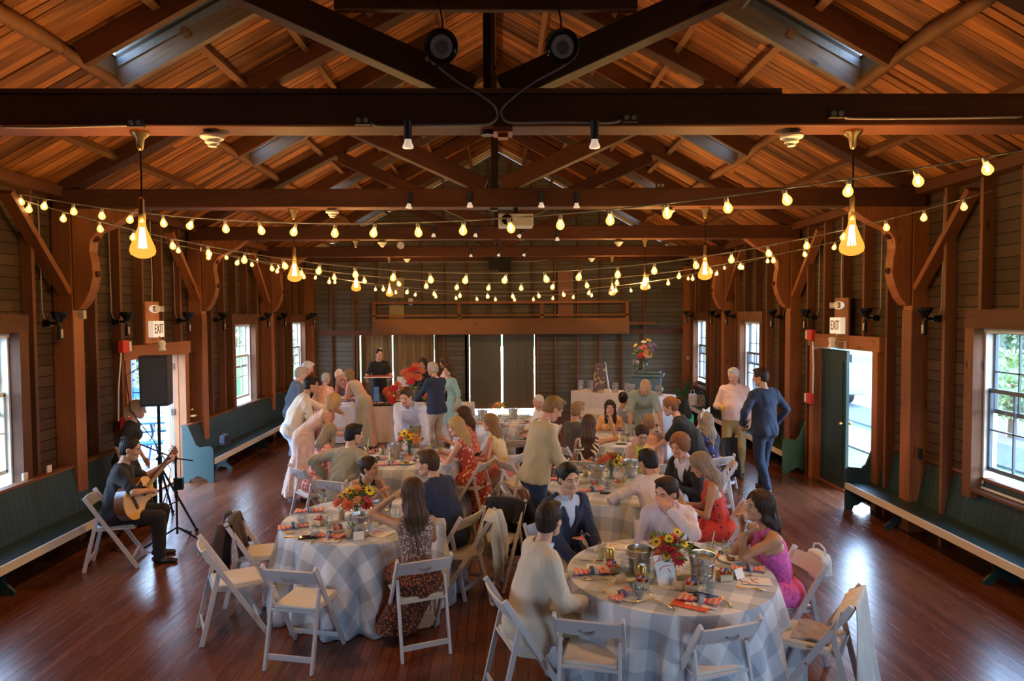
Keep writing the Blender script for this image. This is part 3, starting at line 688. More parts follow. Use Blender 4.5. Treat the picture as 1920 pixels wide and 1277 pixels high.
# conduit and outlet boxes on the nearest truss
YF = TR[2]-.14
def conduit(pts, r=.009, label='', y=YF):
    P = [at(px, py, y=y) for px, py in pts]; Q = []
    for i in range(len(P)-1):
        for j in range(6):
            t = j/6; a = P[max(i-1, 0)]; b = P[i]; c = P[i+1]; d = P[min(i+2, len(P)-1)]
            Q.append(.5*((2*b)+(c-a)*t+(2*a-5*b+4*c-d)*t*t+(3*b-a-3*c+d)*t**3))
    Q.append(P[-1]); m = MB(); m.tube(Q, r, 6); o = m.build('conduit', plain('grey_conduit', (.30, .25, .23), .45), None, smooth=True)
    return tag(o, label, 'conduit', 'conduits on the nearest beam')
conduit([(697, 230), (712, 236), (800, 235), (880, 234), (918, 232), (932, 218), (928, 200), (900, 178), (860, 155), (822, 126)], label='grey conduit curving from the left middle outlet up to the left speaker')
conduit([(1165, 225), (1140, 230), (1050, 229), (965, 230), (944, 222), (940, 206), (960, 185), (1000, 155), (1050, 128), (1072, 112)], label='grey conduit curving from the right middle outlet up to the right speaker')
conduit([(6, 238), (80, 239), (160, 237), (238, 235)], label='straight pale conduit along the left end of the nearest beam')
conduit([(1583, 219), (1600, 222), (1700, 222), (1800, 221), (1916, 219)], label='straight pale conduit along the right end of the nearest beam')
def outlet(px, py, label, y=YF, ang=0):
    p = at(px, py, y=y); t = empty('outlet_box', tuple(p), 0, label, 'outlet', 'outlet boxes on the nearest beam'); m = MB(T((0, 0, 0), ry=ang))
    m.box((0, .0, 0), (.105, .04, .055)); m.build('box', plain('dark_box', (.05, .035, .03), .5), t, bev=.003)
    for s_ in (-1, 1): m = MB(T((0, 0, 0), ry=ang)); m.cyl((s_*.024, -.02, 0), (s_*.024, -.024, 0), .017, n=14); m.build('socket', plain('socket_face', (.42, .33, .24), .5), t)
for px, py, lab in ((255, 231, 'outlet box at the left end of the nearest beam, above the pendant'), (680, 227, 'outlet box left of centre on the nearest beam'), (1181, 222, 'outlet box right of centre on the nearest beam'), (1568, 214, 'outlet box at the right end of the nearest beam')): outlet(px, py, lab)
outlet(808, 116, 'outlet box on the sloping strut beneath the left speaker', y=YF, ang=radians(28))
outlet(1238, 348, 'small outlet box on top of the second beam right of centre', y=TR[3]-.14); outlet(1405, 193, 'tiny dark outlet box on the plank atop the nearest beam', y=YF) if False else None
m = MB(); p = at(943, 245, y=TR[2]); m.box((0, 0, 0), (.13, .16, .035)); m.box((0, 0, -.03), (.07, .08, .03)); o = m.build('king_rod_plate', plain('rust_plate', (.35, .08, .04), .5, .3)); o.location = (p.x, TR[2]-.05, 3.95); tag(o, 'rusty red plate under the middle of the nearest beam', 'plate')
def detector(px, py, k, label):
    Y = TR[k]; p = at(px, py, y=Y); t = empty('smoke_detector', (p.x, Y, 3.97)); tag(t, label, 'smoke detector', 'white smoke detectors under the beams'); dz = min(p.z-3.97, -.06)
    m = MB(); m.lathe([(.055, 0), (.05, -.03), (.02, -.035), (.02, dz+.03)], n=14); m.build('mount', plain('detector_mount', (.09, .06, .04), .5), t)
    m = MB(); m.lathe([(.075, dz+.035), (.08, dz+.02), (.075, dz+.01), (.05, dz), (.048, dz-.02), (.03, dz-.03), (.028, dz-.045), (.001, dz-.047)], n=22); m.build('detector_head', M_white, t, smooth=True, auto=40)
for a in ((398, 262, 2, 'white smoke detector under the nearest beam, left'), (1484, 262, 2, 'white smoke detector under the nearest beam, right'), (623, 400, 3, 'white smoke detector under the second beam, left'), (1253, 398, 3, 'white smoke detector under the second beam, right'),
          (717, 458, 4, 'white smoke detector under the third beam, left'), (1160, 457, 4, 'white smoke detector under the third beam, right'), (763, 488, 5, 'white smoke detector under the farthest beam, left'), (1109, 487, 5, 'white smoke detector under the farthest beam, right')): detector(*a)
def spotlamp(px, py, k, label, ang=0):
    Y = TR[k]-.14; p = at(px, py, y=Y); t = empty('track_spotlight', tuple(p)); tag(t, label, 'spotlight', 'small black spotlights on the beams')
    R_ = T((0, 0, 0), ry=radians(ang)); m = MB(R_); m.cyl((0, 0, .0), (0, 0, .13), .028, n=16); m.box((0, .05, .1), (.02, .1, .02)); m.build('lamp_body', plain('black_enamel', (.02, .025, .035), .35), t, smooth=False)
    m = MB(R_); m.lathe([(.022, .0), (.026, -.02), (.038, -.045), (.036, -.055), (.001, -.057)], n=16); m.build('lamp', plain('frosted_lamp', (.8, .72, .66), .25, emis=.25, ecol=(1, .8, .6)), t, smooth=True)
for a in ((765, 262, 2, 'black spotlight under the nearest beam, left of centre'), (1115, 262, 2, 'black spotlight under the nearest beam, right of centre'),
          (767, 382, 3, 'black spotlight on the second beam, leftmost', 5), (881, 380, 3, 'black spotlight on the second beam, left of the projector'), (1015, 380, 3, 'black spotlight on the second beam, right of the projector'), (1081, 381, 3, 'black spotlight on the second beam, rightmost'),
          (813, 438, 4, 'black spotlight on the third beam, leftmost'), (892, 438, 4, 'black spotlight on the third beam, second from left', 8), (976, 440, 4, 'black spotlight on the third beam, tilted, third from left', 40), (1045, 445, 4, 'black spotlight on the third beam, rightmost'),
          (883, 477, 5, 'tiny black spotlight on the farthest beam, left'), (936, 476, 5, 'tiny black spotlight on the farthest beam, middle', 20), (984, 476, 5, 'tiny black spotlight on the farthest beam, right', 35)): spotlamp(*a)
m = MB(); p = at(751, 460, y=TR[4]-.14); m.cyl((p.x, p.y, p.z), (p.x, p.y+.03, p.z), .06, n=24); tag(m.build('round_disc', M_white), 'white round disc hanging just below the third beam', 'disc')
pr = empty('projector', tuple(at(967, 415, y=TR[3]-.1)), 0, 'white ceiling projector with a black lens in the middle', 'projector')
m = MB(); m.box((0, 0, 0), (.41, .30, .145)); m.build('housing', plain('projector_white', (.72, .66, .60), .4), pr, bev=.015)
m = MB(); m.cyl((-.105, -.15, .0), (-.105, -.175, .0), .062, n=28); m.build('lens', plain('lens_black', (.01, .01, .012), .1), pr)
m = MB(); m.box((0, .05, .085), (.3, .2, .02)); m.cyl((0, .05, .09), (0, .05, .2), .03); m.build('mount', M_black, pr)
# wall sconces
def sconce(side, py, Y, label):
    X = (WL+.13) if side > 0 else (WR-.13); t = empty('wall_sconce', (X, Y, 2.62)); tag(t, label, 'wall lamp', 'black iron sconces'); s = side
    m = MB(); m.cyl((0, 0, .0), (s*.02, 0, 0), .05, n=14); m.cyl((0, 0, 0), (s*.16, 0, .0), .016); m.box((s*.05, 0, 0), (.06, .07, .07)); m.build('arm', M_black, t)
    m = MB(); m.lathe([(.03, .0), (.045, .03), (.085, .09), (.09, .12), (.07, .12), (.03, .03)], (s*.17, 0, .01), 12, cap=False); m.build('shade', M_black, t)
    m = MB(); m.lathe([(.02, 0), (.024, -.04), (.028, -.16), (.022, -.17)], (s*.17, 0, -.02), 10); m.build('candle_tube', M_black, t)
    m = MB(); m.box((s*.19, 0, -.12), (.012, .03, .10)); m.build('glass_drop', plain('sconce_glass', (.6, .55, .45), .2), t)
    m = MB(); m.tube([(0, .05, 0), (-s*.05, .09, .02), (-s*.09, .10, .12), (-s*.1, .10, 1.4)], .008, 6); m.build('conduit', plain('grey_conduit', (.30, .25, .23), .45), t)
for px, lab in ((100, 'nearest of the left wall, by the first window'), (228, 'left wall, before the exit door'), (345, 'left wall, just past the exit door'), (412, 'left wall, before the nearer narrow window'), (497, 'left wall, right of the nearer narrow window'), (528, 'left wall, before the farther narrow window'), (583, 'farthest of the left wall, at the corner')):
    sconce(1, 592, at(px, 592, x=WL+.13+.1).y, 'black iron wall sconce, '+lab)
for px, lab in ((1745, 'nearest of the right wall, by the big window'), (1632, 'right wall, before the exit door'), (1518, 'right wall, just past the exit door'), (1455, 'right wall, past the post with the alarm'), (1369, 'right wall, between the two narrow windows'), (1340, 'right wall, at the farther narrow window'), (1292, 'farthest of the right wall, at the corner')):
    sconce(-1, 590, at(px, 590, x=WR-.23).y, 'black iron wall sconce, '+lab)
# exit signs, emergency lights, door lamps, alarms
def letters(txt, size, mat, parent, M, ext=.003):
    c = bpy.data.curves.new('lettering', 'FONT'); c.body = txt; c.size = size; c.extrude = ext; c.align_x = 'CENTER'; c.align_y = 'CENTER'; c.space_character = 1.0
    tmp = bpy.data.objects.new('lettering_curve', c); COL.objects.link(tmp); bpy.context.view_layer.update()
    me = bpy.data.meshes.new_from_object(tmp.evaluated_get(bpy.context.evaluated_depsgraph_get())); bpy.data.objects.remove(tmp)
    o = bpy.data.objects.new('lettering', me); COL.objects.link(o); me.materials.clear(); me.materials.append(mat); setparent(o, parent); o.matrix_local = M; return o
M_red = plain('red_plastic', (.62, .04, .03), .4); M_exit = plain('exit_white', (.85, .78, .68), .5, emis=.25, ecol=(1, .85, .65)); M_maroon = plain('exit_letter', (.16, .02, .02), .5)
M_brd = wood('mount_board', (.34, .12, .045), (.50, .20, .08), .6)
for side, X, Y, nm in ((1, WL+.12, at(283, 590, x=WL+.12).y, 'left'), (-1, WR-.12, at(1580, 585, x=WR-.12).y, 'right')):
    s = side; rot = T((0, 0, 0), rz=radians(90 if s > 0 else -90), rx=0)
    t = empty('sign_board', (X, Y, 2.62)); tag(t, 'reddish mounting board above the %s exit door' % nm, 'board', 'boards with exit signs')
    m = MB(); m.box((s*.01, 0, -.02), (.025, .40, .62)); m.build('board', M_brd, t)
    for zz in (1.0,): m = MB(); m.tube([(s*.02, 0, .28), (s*.02, .02, .6), (s*.02, 0, 1.5)], .006); m.build('cable', plain('white_cable', (.6, .5, .4), .5), t)
    e = empty('exit_sign', (X+s*.075, Y, 2.50)); tag(e, 'white EXIT sign with dark red letters over the %s door' % nm, 'exit sign', 'EXIT signs')
    m = MB(); m.box((0, 0, 0), (.075, .32, .24)); m.build('housing', M_exit, e, bev=.004)
    letters('EXIT', .15, M_maroon, e, Matrix.Translation((s*.039, 0, 0)) @ Euler((pi/2, 0, s*pi/2)).to_matrix().to_4x4() @ Matrix.Diagonal((.85, 1.35, 1, 1)))
    l = empty('emergency_light', (X+s*.06, Y, 2.80)); tag(l, 'twin head emergency light above the %s EXIT sign' % nm, 'emergency light', 'emergency lights')
    m = MB(); m.ball((0, 0, 0), .1, sc=(.5, 1.5, .6)); m.build('housing', M_exit, l, smooth=True)
    for yy in (-.07, .07): m = MB(); m.cyl((s*.03, yy, 0), (s*.09, yy*1.4, 0), .045, n=16); m.build('lamp_head', plain('lamp_head', (.7, .68, .66), .2), l)
    d = empty('door_lamp', (X, Y, 2.28)); tag(d, 'small white bell glass lamp on a brass bracket over the %s door' % nm, 'wall lamp', 'bell glass door lamps')
    m = MB(); m.cyl((0, -.05, .05), (s*.015, -.05, .05), .055, n=20); m.tube([(0, -.05, .05), (s*.08, -.02, .07), (s*.12, .0, .11), (s*.15, 0, .06)], .008); m.build('bracket', M_brass, d, smooth=True)
    m = MB(); m.lathe([(.02, .055), (.05, .04), (.055, .0), (.045, -.04), (.05, -.08), (.066, -.10), (.06, -.10), (.04, -.05)], (s*.15, 0, 0), 18, cap=False); m.build('glass_shade', plain('milk_glass', (.8, .76, .68), .25), d, smooth=True)
e = empty('exit_sign', tuple(at(1580, 647, x=WR-.16))); tag(e, 'small second EXIT sign on the lintel of the right door', 'exit sign')
m = MB(); m.box((0, 0, 0), (.03, .22, .12)); m.build('housing', plain('exit_tan', (.5, .36, .25), .5), e)
letters('EXIT', .10, M_maroon, e, Matrix.Translation((-.017, 0, 0)) @ Euler((pi/2, 0, -pi/2)).to_matrix().to_4x4() @ Matrix.Diagonal((.8, 1.2, 1, 1)))
def alarm(px, py, X, nm, lab, c2=True):
    p = at(px, py, x=X); s = 1 if X < 0 else -1; t = empty('fire_alarm', tuple(p)); tag(t, lab, 'fire alarm', 'red fire alarm boxes')
    m = MB(); m.box((0, 0, 0), (.07, .16, .17)); m.build('box', M_red, t, bev=.006)
    m = MB(); m.box((s*.01, .10, 0), (.06, .05, .14)); m.build('strobe', M_white, t)
alarm(232, 650, WL+.15, 'l', 'red fire alarm with a white strobe left above the left doorway'); alarm(236, 793, WL+.17, 'l', 'red call box low beside the left doorway, behind the blond woman')
alarm(1521, 628, WR-.15, 'r', 'red fire alarm high on the right wall beside the door'); alarm(1519, 747, WR-.15, 'r', 'red fire call box lower on the right wall, under a conduit')
m = MB(); a = at(1524, 640, x=WR-.14); b = at(1524, 738, x=WR-.14); m.tube([a, a.lerp(b, .5)+Vector((0, -.03, 0)), b], .013, 8); tag(m.build('alarm_conduit', M_white), 'white pipe joining the two red alarm boxes on the right wall', 'conduit')
m = MB(); a = at(227, 662, x=WL+.19); b = at(222, 790, x=WL+.19); m.tube([a, a.lerp(b, .5)+Vector((0, -.03, 0)), b], .01, 8); tag(m.build('alarm_conduit', M_white), 'thin pale cable down the left side of the left doorway', 'conduit')
for px, py, X, lab in ((47, 898, WL+.13, 'grey wall plate low on the left wall nearest the frame edge'), (92, 883, WL+.15, 'white switch plate on the left wall above the bench'), (1725, 851, WR-.15, 'dark outlet box above the right bench by the post')):
    p = at(px, py, x=X); m = MB(); m.box((0, 0, 0), (.02, .075, .13)); m.box((.012 if X < 0 else -.012, 0, 0), (.01, .02, .04)); o = m.build('switch_plate', M_white if '1' not in str(px)[:2] else M_black, None, bev=.004); o.location = p; tag(o, lab, 'switch plate')
for px, py, Y, lab in ((1290, 671, 18.45, 'small beige box on the far right corner post'), (154, 590, 8.12, 'small beige box on the left post below the bracket')):
    p = at(px, py, y=Y); m = MB(); m.box((0, 0, 0), (.07, .06, .10)); o = m.build('junction_box', plain('beige_box', (.5, .42, .28), .5), None, bev=.004); o.location = p; tag(o, lab, 'junction box')
m = MB(); p = at(352, 775, x=WL+.1); m.box((0, 0, 0), (.02, .04, .2)); m.beam((0, 0, -.05), (.12, .02, -.04), .02, .03); m.ball((.13, .02, -.04), .02); m.beam((0, 0, .05), (.10, -.02, .07), .015, .02); o = m.build('coat_hook', M_brass); o.location = p; tag(o, 'brass coat hook on the left wall above the bench end', 'hook')
# far balcony with railing
bal = empty('balcony', (0, 18.3, 2.15)); tag(bal, 'narrow wooden balcony with rails across the far wall', 'balcony')
YB = 18.15; zt = at(940, 597, y=YB).z; zb = at(940, 627, y=YB).z; xl, xr = at(697, 600, y=YB).x, at(1180, 600, y=YB).x
def bpart(n, c, d, mat=M_post): m = MB(); m.box((c[0], c[1]-18.3, c[2]-2.15), d); return m.build(n, mat, bal)
bpart('front_beam', ((xl+xr)/2, YB+.05, (zt+zb)/2), (xr-xl, .1, zt-zb), M_purl)
bpart('platform', ((xl+xr)/2, YB+.32, zt-.02), (xr-xl, .5, .04), M_stud)
zr = at(940, 567, y=YB).z
bpart('top_rail', ((xl+xr)/2, YB+.03, zr), (xr-xl, .07, .06)); bpart('middle_rail', ((xl+xr)/2, YB+.03, at(940, 591, y=YB).z), (xr-xl, .04, .035))
for px in (701, 861, 1016, 1176): bpart('rail_post', (at(px, 580, y=YB).x, YB+.05, (zr+zt)/2), (.09, .08, zr-zt))
bpart('ledge', (xr+.35, YB+.05, zb+.28), (.75, .06, .08), M_stud)
for px, py, w2, h2, lab in ((744, 590, .40, .62, 'pale plywood sheet leaning behind the left end of the balcony rail'), (744, 540, .40, .55, 'pale plywood panel high on the far wall above the balcony'), (1060, 560, .42, 1.5, 'reddish board upright behind the right half of the balcony')):
    p = at(px, py, y=18.6); m = MB(); m.box((0, 0, 0), (w2, .03, h2)); o = m.build('wall_board', plain('ply_'+str(int(w2*100)), (.34, .25, .12) if px < 900 else (.24, .10, .05), .6, var=.15)); o.location = p; tag(o, lab, 'board')
m = MB(); P = [at(px, py, y=18.5) for px, py in ((712, 520), (713, 492), (745, 491), (860, 491), (1000, 490), (1028, 487))]; m.tube(P, .012, 6); tag(m.build('ceiling_pipe', plain('grey_conduit', (.30, .25, .23), .45)), 'thin grey pipe running across the top of the far wall', 'pipe')
m = MB(); m.box((0, 0, 0), (.6, .25, .35)); m.box((.1, -.1, -.2), (.25, .12, .12)); m.box((0, .15, 0), (.05, .15, .05)); o = m.build('stage_light', M_black); o.location = at(937, 492, y=18.46); tag(o, 'black stage light housing high in the middle of the far wall', 'light')
# ================================================================== PEOPLE: bodies grown as one blended surface
def V(*a): return np.array(a, dtype=np.float64)
def Rx(a): return np.array([[1, 0, 0], [0, cos(a), -sin(a)], [0, sin(a), cos(a)]])
def Ry(a): return np.array([[cos(a), 0, sin(a)], [0, 1, 0], [-sin(a), 0, cos(a)]])
def Rz(a): return np.array([[cos(a), -sin(a), 0], [sin(a), cos(a), 0], [0, 0, 1]])
def unit(v): return v/(np.linalg.norm(v)+1e-9)
class Sdf:
    def __init__(s): s.it = []
    def cone(s, a, b, r1, r2=None, k=.02, flat=1, ax=None, op='u', off=0):
        """round cone a->b; flat<1 squeezes it along direction ax"""
        r2 = r1 if r2 is None else r2; s.it.append(('c', np.array(a, float), np.array(b, float), r1+off, r2+off, k, flat, ax, op)); return s
    def ell(s, c, r, R=None, k=.02, op='u'):
        s.it.append(('e', np.array(c, float), np.array(r, float), R if R is not None else np.eye(3), k, op)); return s
    def plane(s, p, n, k=.004, keep=True):
        """keep what lies on the side n points away from"""
        s.it.append(('p', np.array(p, float), unit(np.array(n, float)), k)); return s
    def wedge(s, p, nl, k=.004):
        """cut away the region inside all half-spaces (point, normal list)"""
        s.it.append(('w', np.array(p, float), [unit(np.array(n, float)) for n in nl], k)); return s
    def mesh(s, h):
        lo = np.full(3, 1e9); hi = -lo
        for t in s.it:
            if t[0] == 'c' and t[8] == 'u': r = max(t[3], t[4]); lo = np.minimum(lo, np.minimum(t[1], t[2])-r); hi = np.maximum(hi, np.maximum(t[1], t[2])+r)
            if t[0] == 'e' and t[5] == 'u': r = max(t[2]); lo = np.minimum(lo, t[1]-r); hi = np.maximum(hi, t[1]+r)
        lo -= 3*h; hi += 3*h; n = np.ceil((hi-lo)/h).astype(int)+1
        X = [lo[i]+h*np.arange(n[i]) for i in range(3)]
        D = np.full(tuple(n), .5, dtype=np.float32)
        def sl(a, b):
            i0 = np.clip(np.floor((a-lo)/h).astype(int), 0, n-1); i1 = np.clip(np.ceil((b-lo)/h).astype(int)+1, 1, n)
            return tuple(slice(int(p), int(max(q, p+1))) for p, q in zip(i0, i1))
        for t in s.it:
            if t[0] == 'c':
                _, a, b, r1, r2, k, fl, ax, op = t; r = max(r1, r2)+k+3*h
                S = sl(np.minimum(a, b)-r, np.maximum(a, b)+r)
                P = np.stack(np.meshgrid(X[0][S[0]], X[1][S[1]], X[2][S[2]], indexing='ij'), -1)-a
                u = b-a; L2 = max(u@u, 1e-9); tt = np.clip((P@u)/L2, 0, 1); Q = P-tt[..., None]*u
                if fl != 1: q = Q@ax; Q = Q+(q*(1/fl-1))[..., None]*ax
                d = (np.sqrt((Q**2).sum(-1))-(r1+(r2-r1)*tt))*(fl if fl < 1 else 1)
            elif t[0] == 'e':
                _, c, rr, R, k, op = t; r = max(rr)+k+3*h; S = sl(c-r, c+r)
                P = (np.stack(np.meshgrid(X[0][S[0]], X[1][S[1]], X[2][S[2]], indexing='ij'), -1)-c)@R/rr
                L = np.sqrt((P**2).sum(-1)); d = (L-1)*min(rr)
            else:
                S = (slice(None),)*3; P = np.stack(np.meshgrid(X[0], X[1], X[2], indexing='ij'), -1)-t[1]; k = t[3]
                if t[0] == 'p': d = -(P@t[2]); op = 's'     # remove where P.n > 0
                else: d = np.max(np.stack([P@q for q in t[2]], -1), -1); op = 's'
            g = D[S]; d = d.astype(np.float32)
            if op == 'u': hh = np.maximum(k-np.abs(g-d), 0)/k; D[S] = np.minimum(g, d)-hh*hh*k*.25
            else: d = -d; hh = np.maximum(k-np.abs(g-d), 0)/k; D[S] = np.maximum(g, d)+hh*hh*k*.25
        return nets(D, lo, h)
def nets(D, lo, h):
    I = D < 0
    n = np.array(D.shape)-1
    c = np.zeros(tuple(n), dtype=np.int8)
    for dx in (0, 1):
        for dy in (0, 1):
            for dz in (0, 1): c += I[dx:n[0]+dx, dy:n[1]+dy, dz:n[2]+dz]
    act = (c > 0) & (c < 8); idx = np.full(tuple(n), -1, dtype=np.int64); ci = np.argwhere(act)
    if len(ci) == 0: return np.zeros((0, 3)), np.zeros((0, 4), int)
    idx[act] = np.arange(len(ci))
    sm = np.zeros((len(ci), 3)); cnt = np.zeros(len(ci))
    cor = [(0, 0, 0), (1, 0, 0), (0, 1, 0), (1, 1, 0), (0, 0, 1), (1, 0, 1), (0, 1, 1), (1, 1, 1)]
    val = [D[ci[:, 0]+q[0], ci[:, 1]+q[1], ci[:, 2]+q[2]].astype(float) for q in cor]
    for i, j in ((0, 1), (2, 3), (4, 5), (6, 7), (0, 2), (1, 3), (4, 6), (5, 7), (0, 4), (1, 5), (2, 6), (3, 7)):
        a, b = val[i], val[j]; m = (a < 0) != (b < 0); t = np.where(m, a/(a-b+1e-12), 0)
        p = np.array(cor[i])+t[:, None]*(np.array(cor[j])-np.array(cor[i])); sm[m] += p[m]; cnt[m] += 1
    v = lo+h*(ci+sm/cnt[:, None]); F = []
    for ax in range(3):
        a = [slice(None)]*3; b = [slice(None)]*3; a[ax] = slice(0, -1); b[ax] = slice(1, None)
        ch = I[tuple(a)] != I[tuple(b)]; e = np.argwhere(ch); o1, o2 = [(1, 2), (2, 0), (0, 1)][ax]
        ok = (e[:, o1] > 0) & (e[:, o2] > 0) & (e[:, o1] < n[o1]) & (e[:, o2] < n[o2]); e = e[ok]
        q = []
        for d1, d2 in ((0, 0), (1, 0), (1, 1), (0, 1)):
            g = e.copy(); g[:, o1] -= 1-d1; g[:, o2] -= 1-d2; q.append(idx[g[:, 0], g[:, 1], g[:, 2]])
        q = np.stack(q, 1); ins = I[e[:, 0], e[:, 1], e[:, 2]]; q[~ins] = q[~ins][:, ::-1]; F.append(q)
    F = np.concatenate(F)
    # one relaxing pass
    for _ in range(2):
        acc = np.zeros_like(v); k = np.zeros(len(v))
        for i in range(4): np.add.at(acc, F[:, i], v[F[:, (i+1) % 4]]+v[F[:, i-1]]); np.add.at(k, F[:, i], 2)
        v = .55*v+.45*acc/np.maximum(k, 1)[:, None]
    return v, F
def np_obj(name, parts, mats, parent):
    """parts: list of (verts, quads, material index or array)"""
    vs = []; fs = []; mi = []; b = 0
    for v, f, m in parts:
        vs.append(v); fs.append(f+b); b += len(v); mi.append(np.full(len(f), m) if np.isscalar(m) else m)
    v = np.concatenate(vs).astype(np.float32); f = np.concatenate(fs).astype(np.int32); mi = np.concatenate(mi).astype(np.int32)
    me = bpy.data.meshes.new(name); me.vertices.add(len(v)); me.vertices.foreach_set('co', v.ravel())
    me.loops.add(f.size); me.loops.foreach_set('vertex_index', f.ravel()); me.polygons.add(len(f)); me.polygons.foreach_set('loop_start', np.arange(0, f.size, 4, dtype=np.int32))
    for m in mats: me.materials.append(m)
    me.polygons.foreach_set('material_index', mi); me.polygons.foreach_set('use_smooth', np.ones(len(f), bool)); me.update(calc_edges=True); me.validate()
    o = bpy.data.objects.new(name, me); COL.objects.link(o); setparent(o, parent); return o
def waves(v, amp, freq, seed, dirs=5):
    r = np.random.default_rng(seed); out = np.zeros(len(v))
    for i in range(dirs):
        d = unit(r.normal(size=3)); f = freq*(.6+r.random()*1.4); out += np.sin(v@d*f+r.random()*6+1.5*np.sin(v@unit(r.normal(size=3))*f*.5))
    return out*amp/dirs**.5
def normals(v, f):
    n = np.cross(v[f[:, 2]]-v[f[:, 0]], v[f[:, 3]]-v[f[:, 1]]); N = np.zeros_like(v)
    for i in range(4): np.add.at(N, f[:, i], n)
    return N/(np.linalg.norm(N, axis=1)[:, None]+1e-12)
def ik(a, c, l1, l2, hint):
    d = c-a; L = np.linalg.norm(d); mx = (l1+l2)*.995
    if L > mx: c = a+d*mx/L; d = c-a; L = mx
    L = max(L, abs(l1-l2)+.02); u = unit(d); x = (L*L+l1*l1-l2*l2)/(2*L); y = sqrt(max(l1*l1-x*x, 0)); h = hint-u*(hint@u); return a+u*x+unit(h)*y, c
def skin(name, c):
    if name in MC: return MC[name]
    m, nt, b = _new(name); n = _noise(nt, _co(nt, 'Object'), 9, 3); nt.links.new(_mix(nt, n, tuple(x*.88 for x in c), tuple(min(1, x*1.1) for x in c)), b.inputs['Base Color'])
    b.inputs['Roughness'].default_value = .48; b.inputs['Subsurface Weight'].default_value = .12; b.inputs['Subsurface Radius'].default_value = (.02, .008, .004); b.inputs['Subsurface Scale'].default_value = .5
    MC[name] = m; return m
SK = {'fair': skin('skin_fair', (.62, .36, .25)), 'pink': skin('skin_pink', (.64, .33, .24)), 'tan': skin('skin_tan', (.50, .27, .16)), 'deep': skin('skin_deep', (.36, .18, .10))}
def hairmat(name, c, c2=None):
    if name in MC: return MC[name]
    m, nt, b = _new(name); n = _noise(nt, _map(nt, _co(nt, 'Object'), (110, 110, 9)), 1, 3); nt.links.new(_mix(nt, n, tuple(x*.45 for x in c), c2 or tuple(min(1, x*1.7) for x in c)), b.inputs['Base Color'])
    b.inputs['Roughness'].default_value = .5; b.inputs['Specular IOR Level'].default_value = .28; _bump(nt, b, n, .8, .006); MC[name] = m; return m
HR = {'black': hairmat('hair_black', (.012, .009, .008)), 'brown': hairmat('hair_brown', (.065, .032, .016)), 'dark': hairmat('hair_dark_brown', (.028, .015, .009)), 'blond': hairmat('hair_blond', (.42, .27, .12)),
      'sandy': hairmat('hair_sandy', (.24, .14, .065)), 'grey': hairmat('hair_grey', (.38, .35, .31)), 'white': hairmat('hair_white', (.70, .67, .62)), 'ash': hairmat('hair_ash', (.14, .10, .065), (.46, .36, .26)), 'mixed': hairmat('hair_grey_brown', (.18, .14, .10), (.50, .45, .38)), 'red': hairmat('hair_auburn', (.22, .09, .04))}
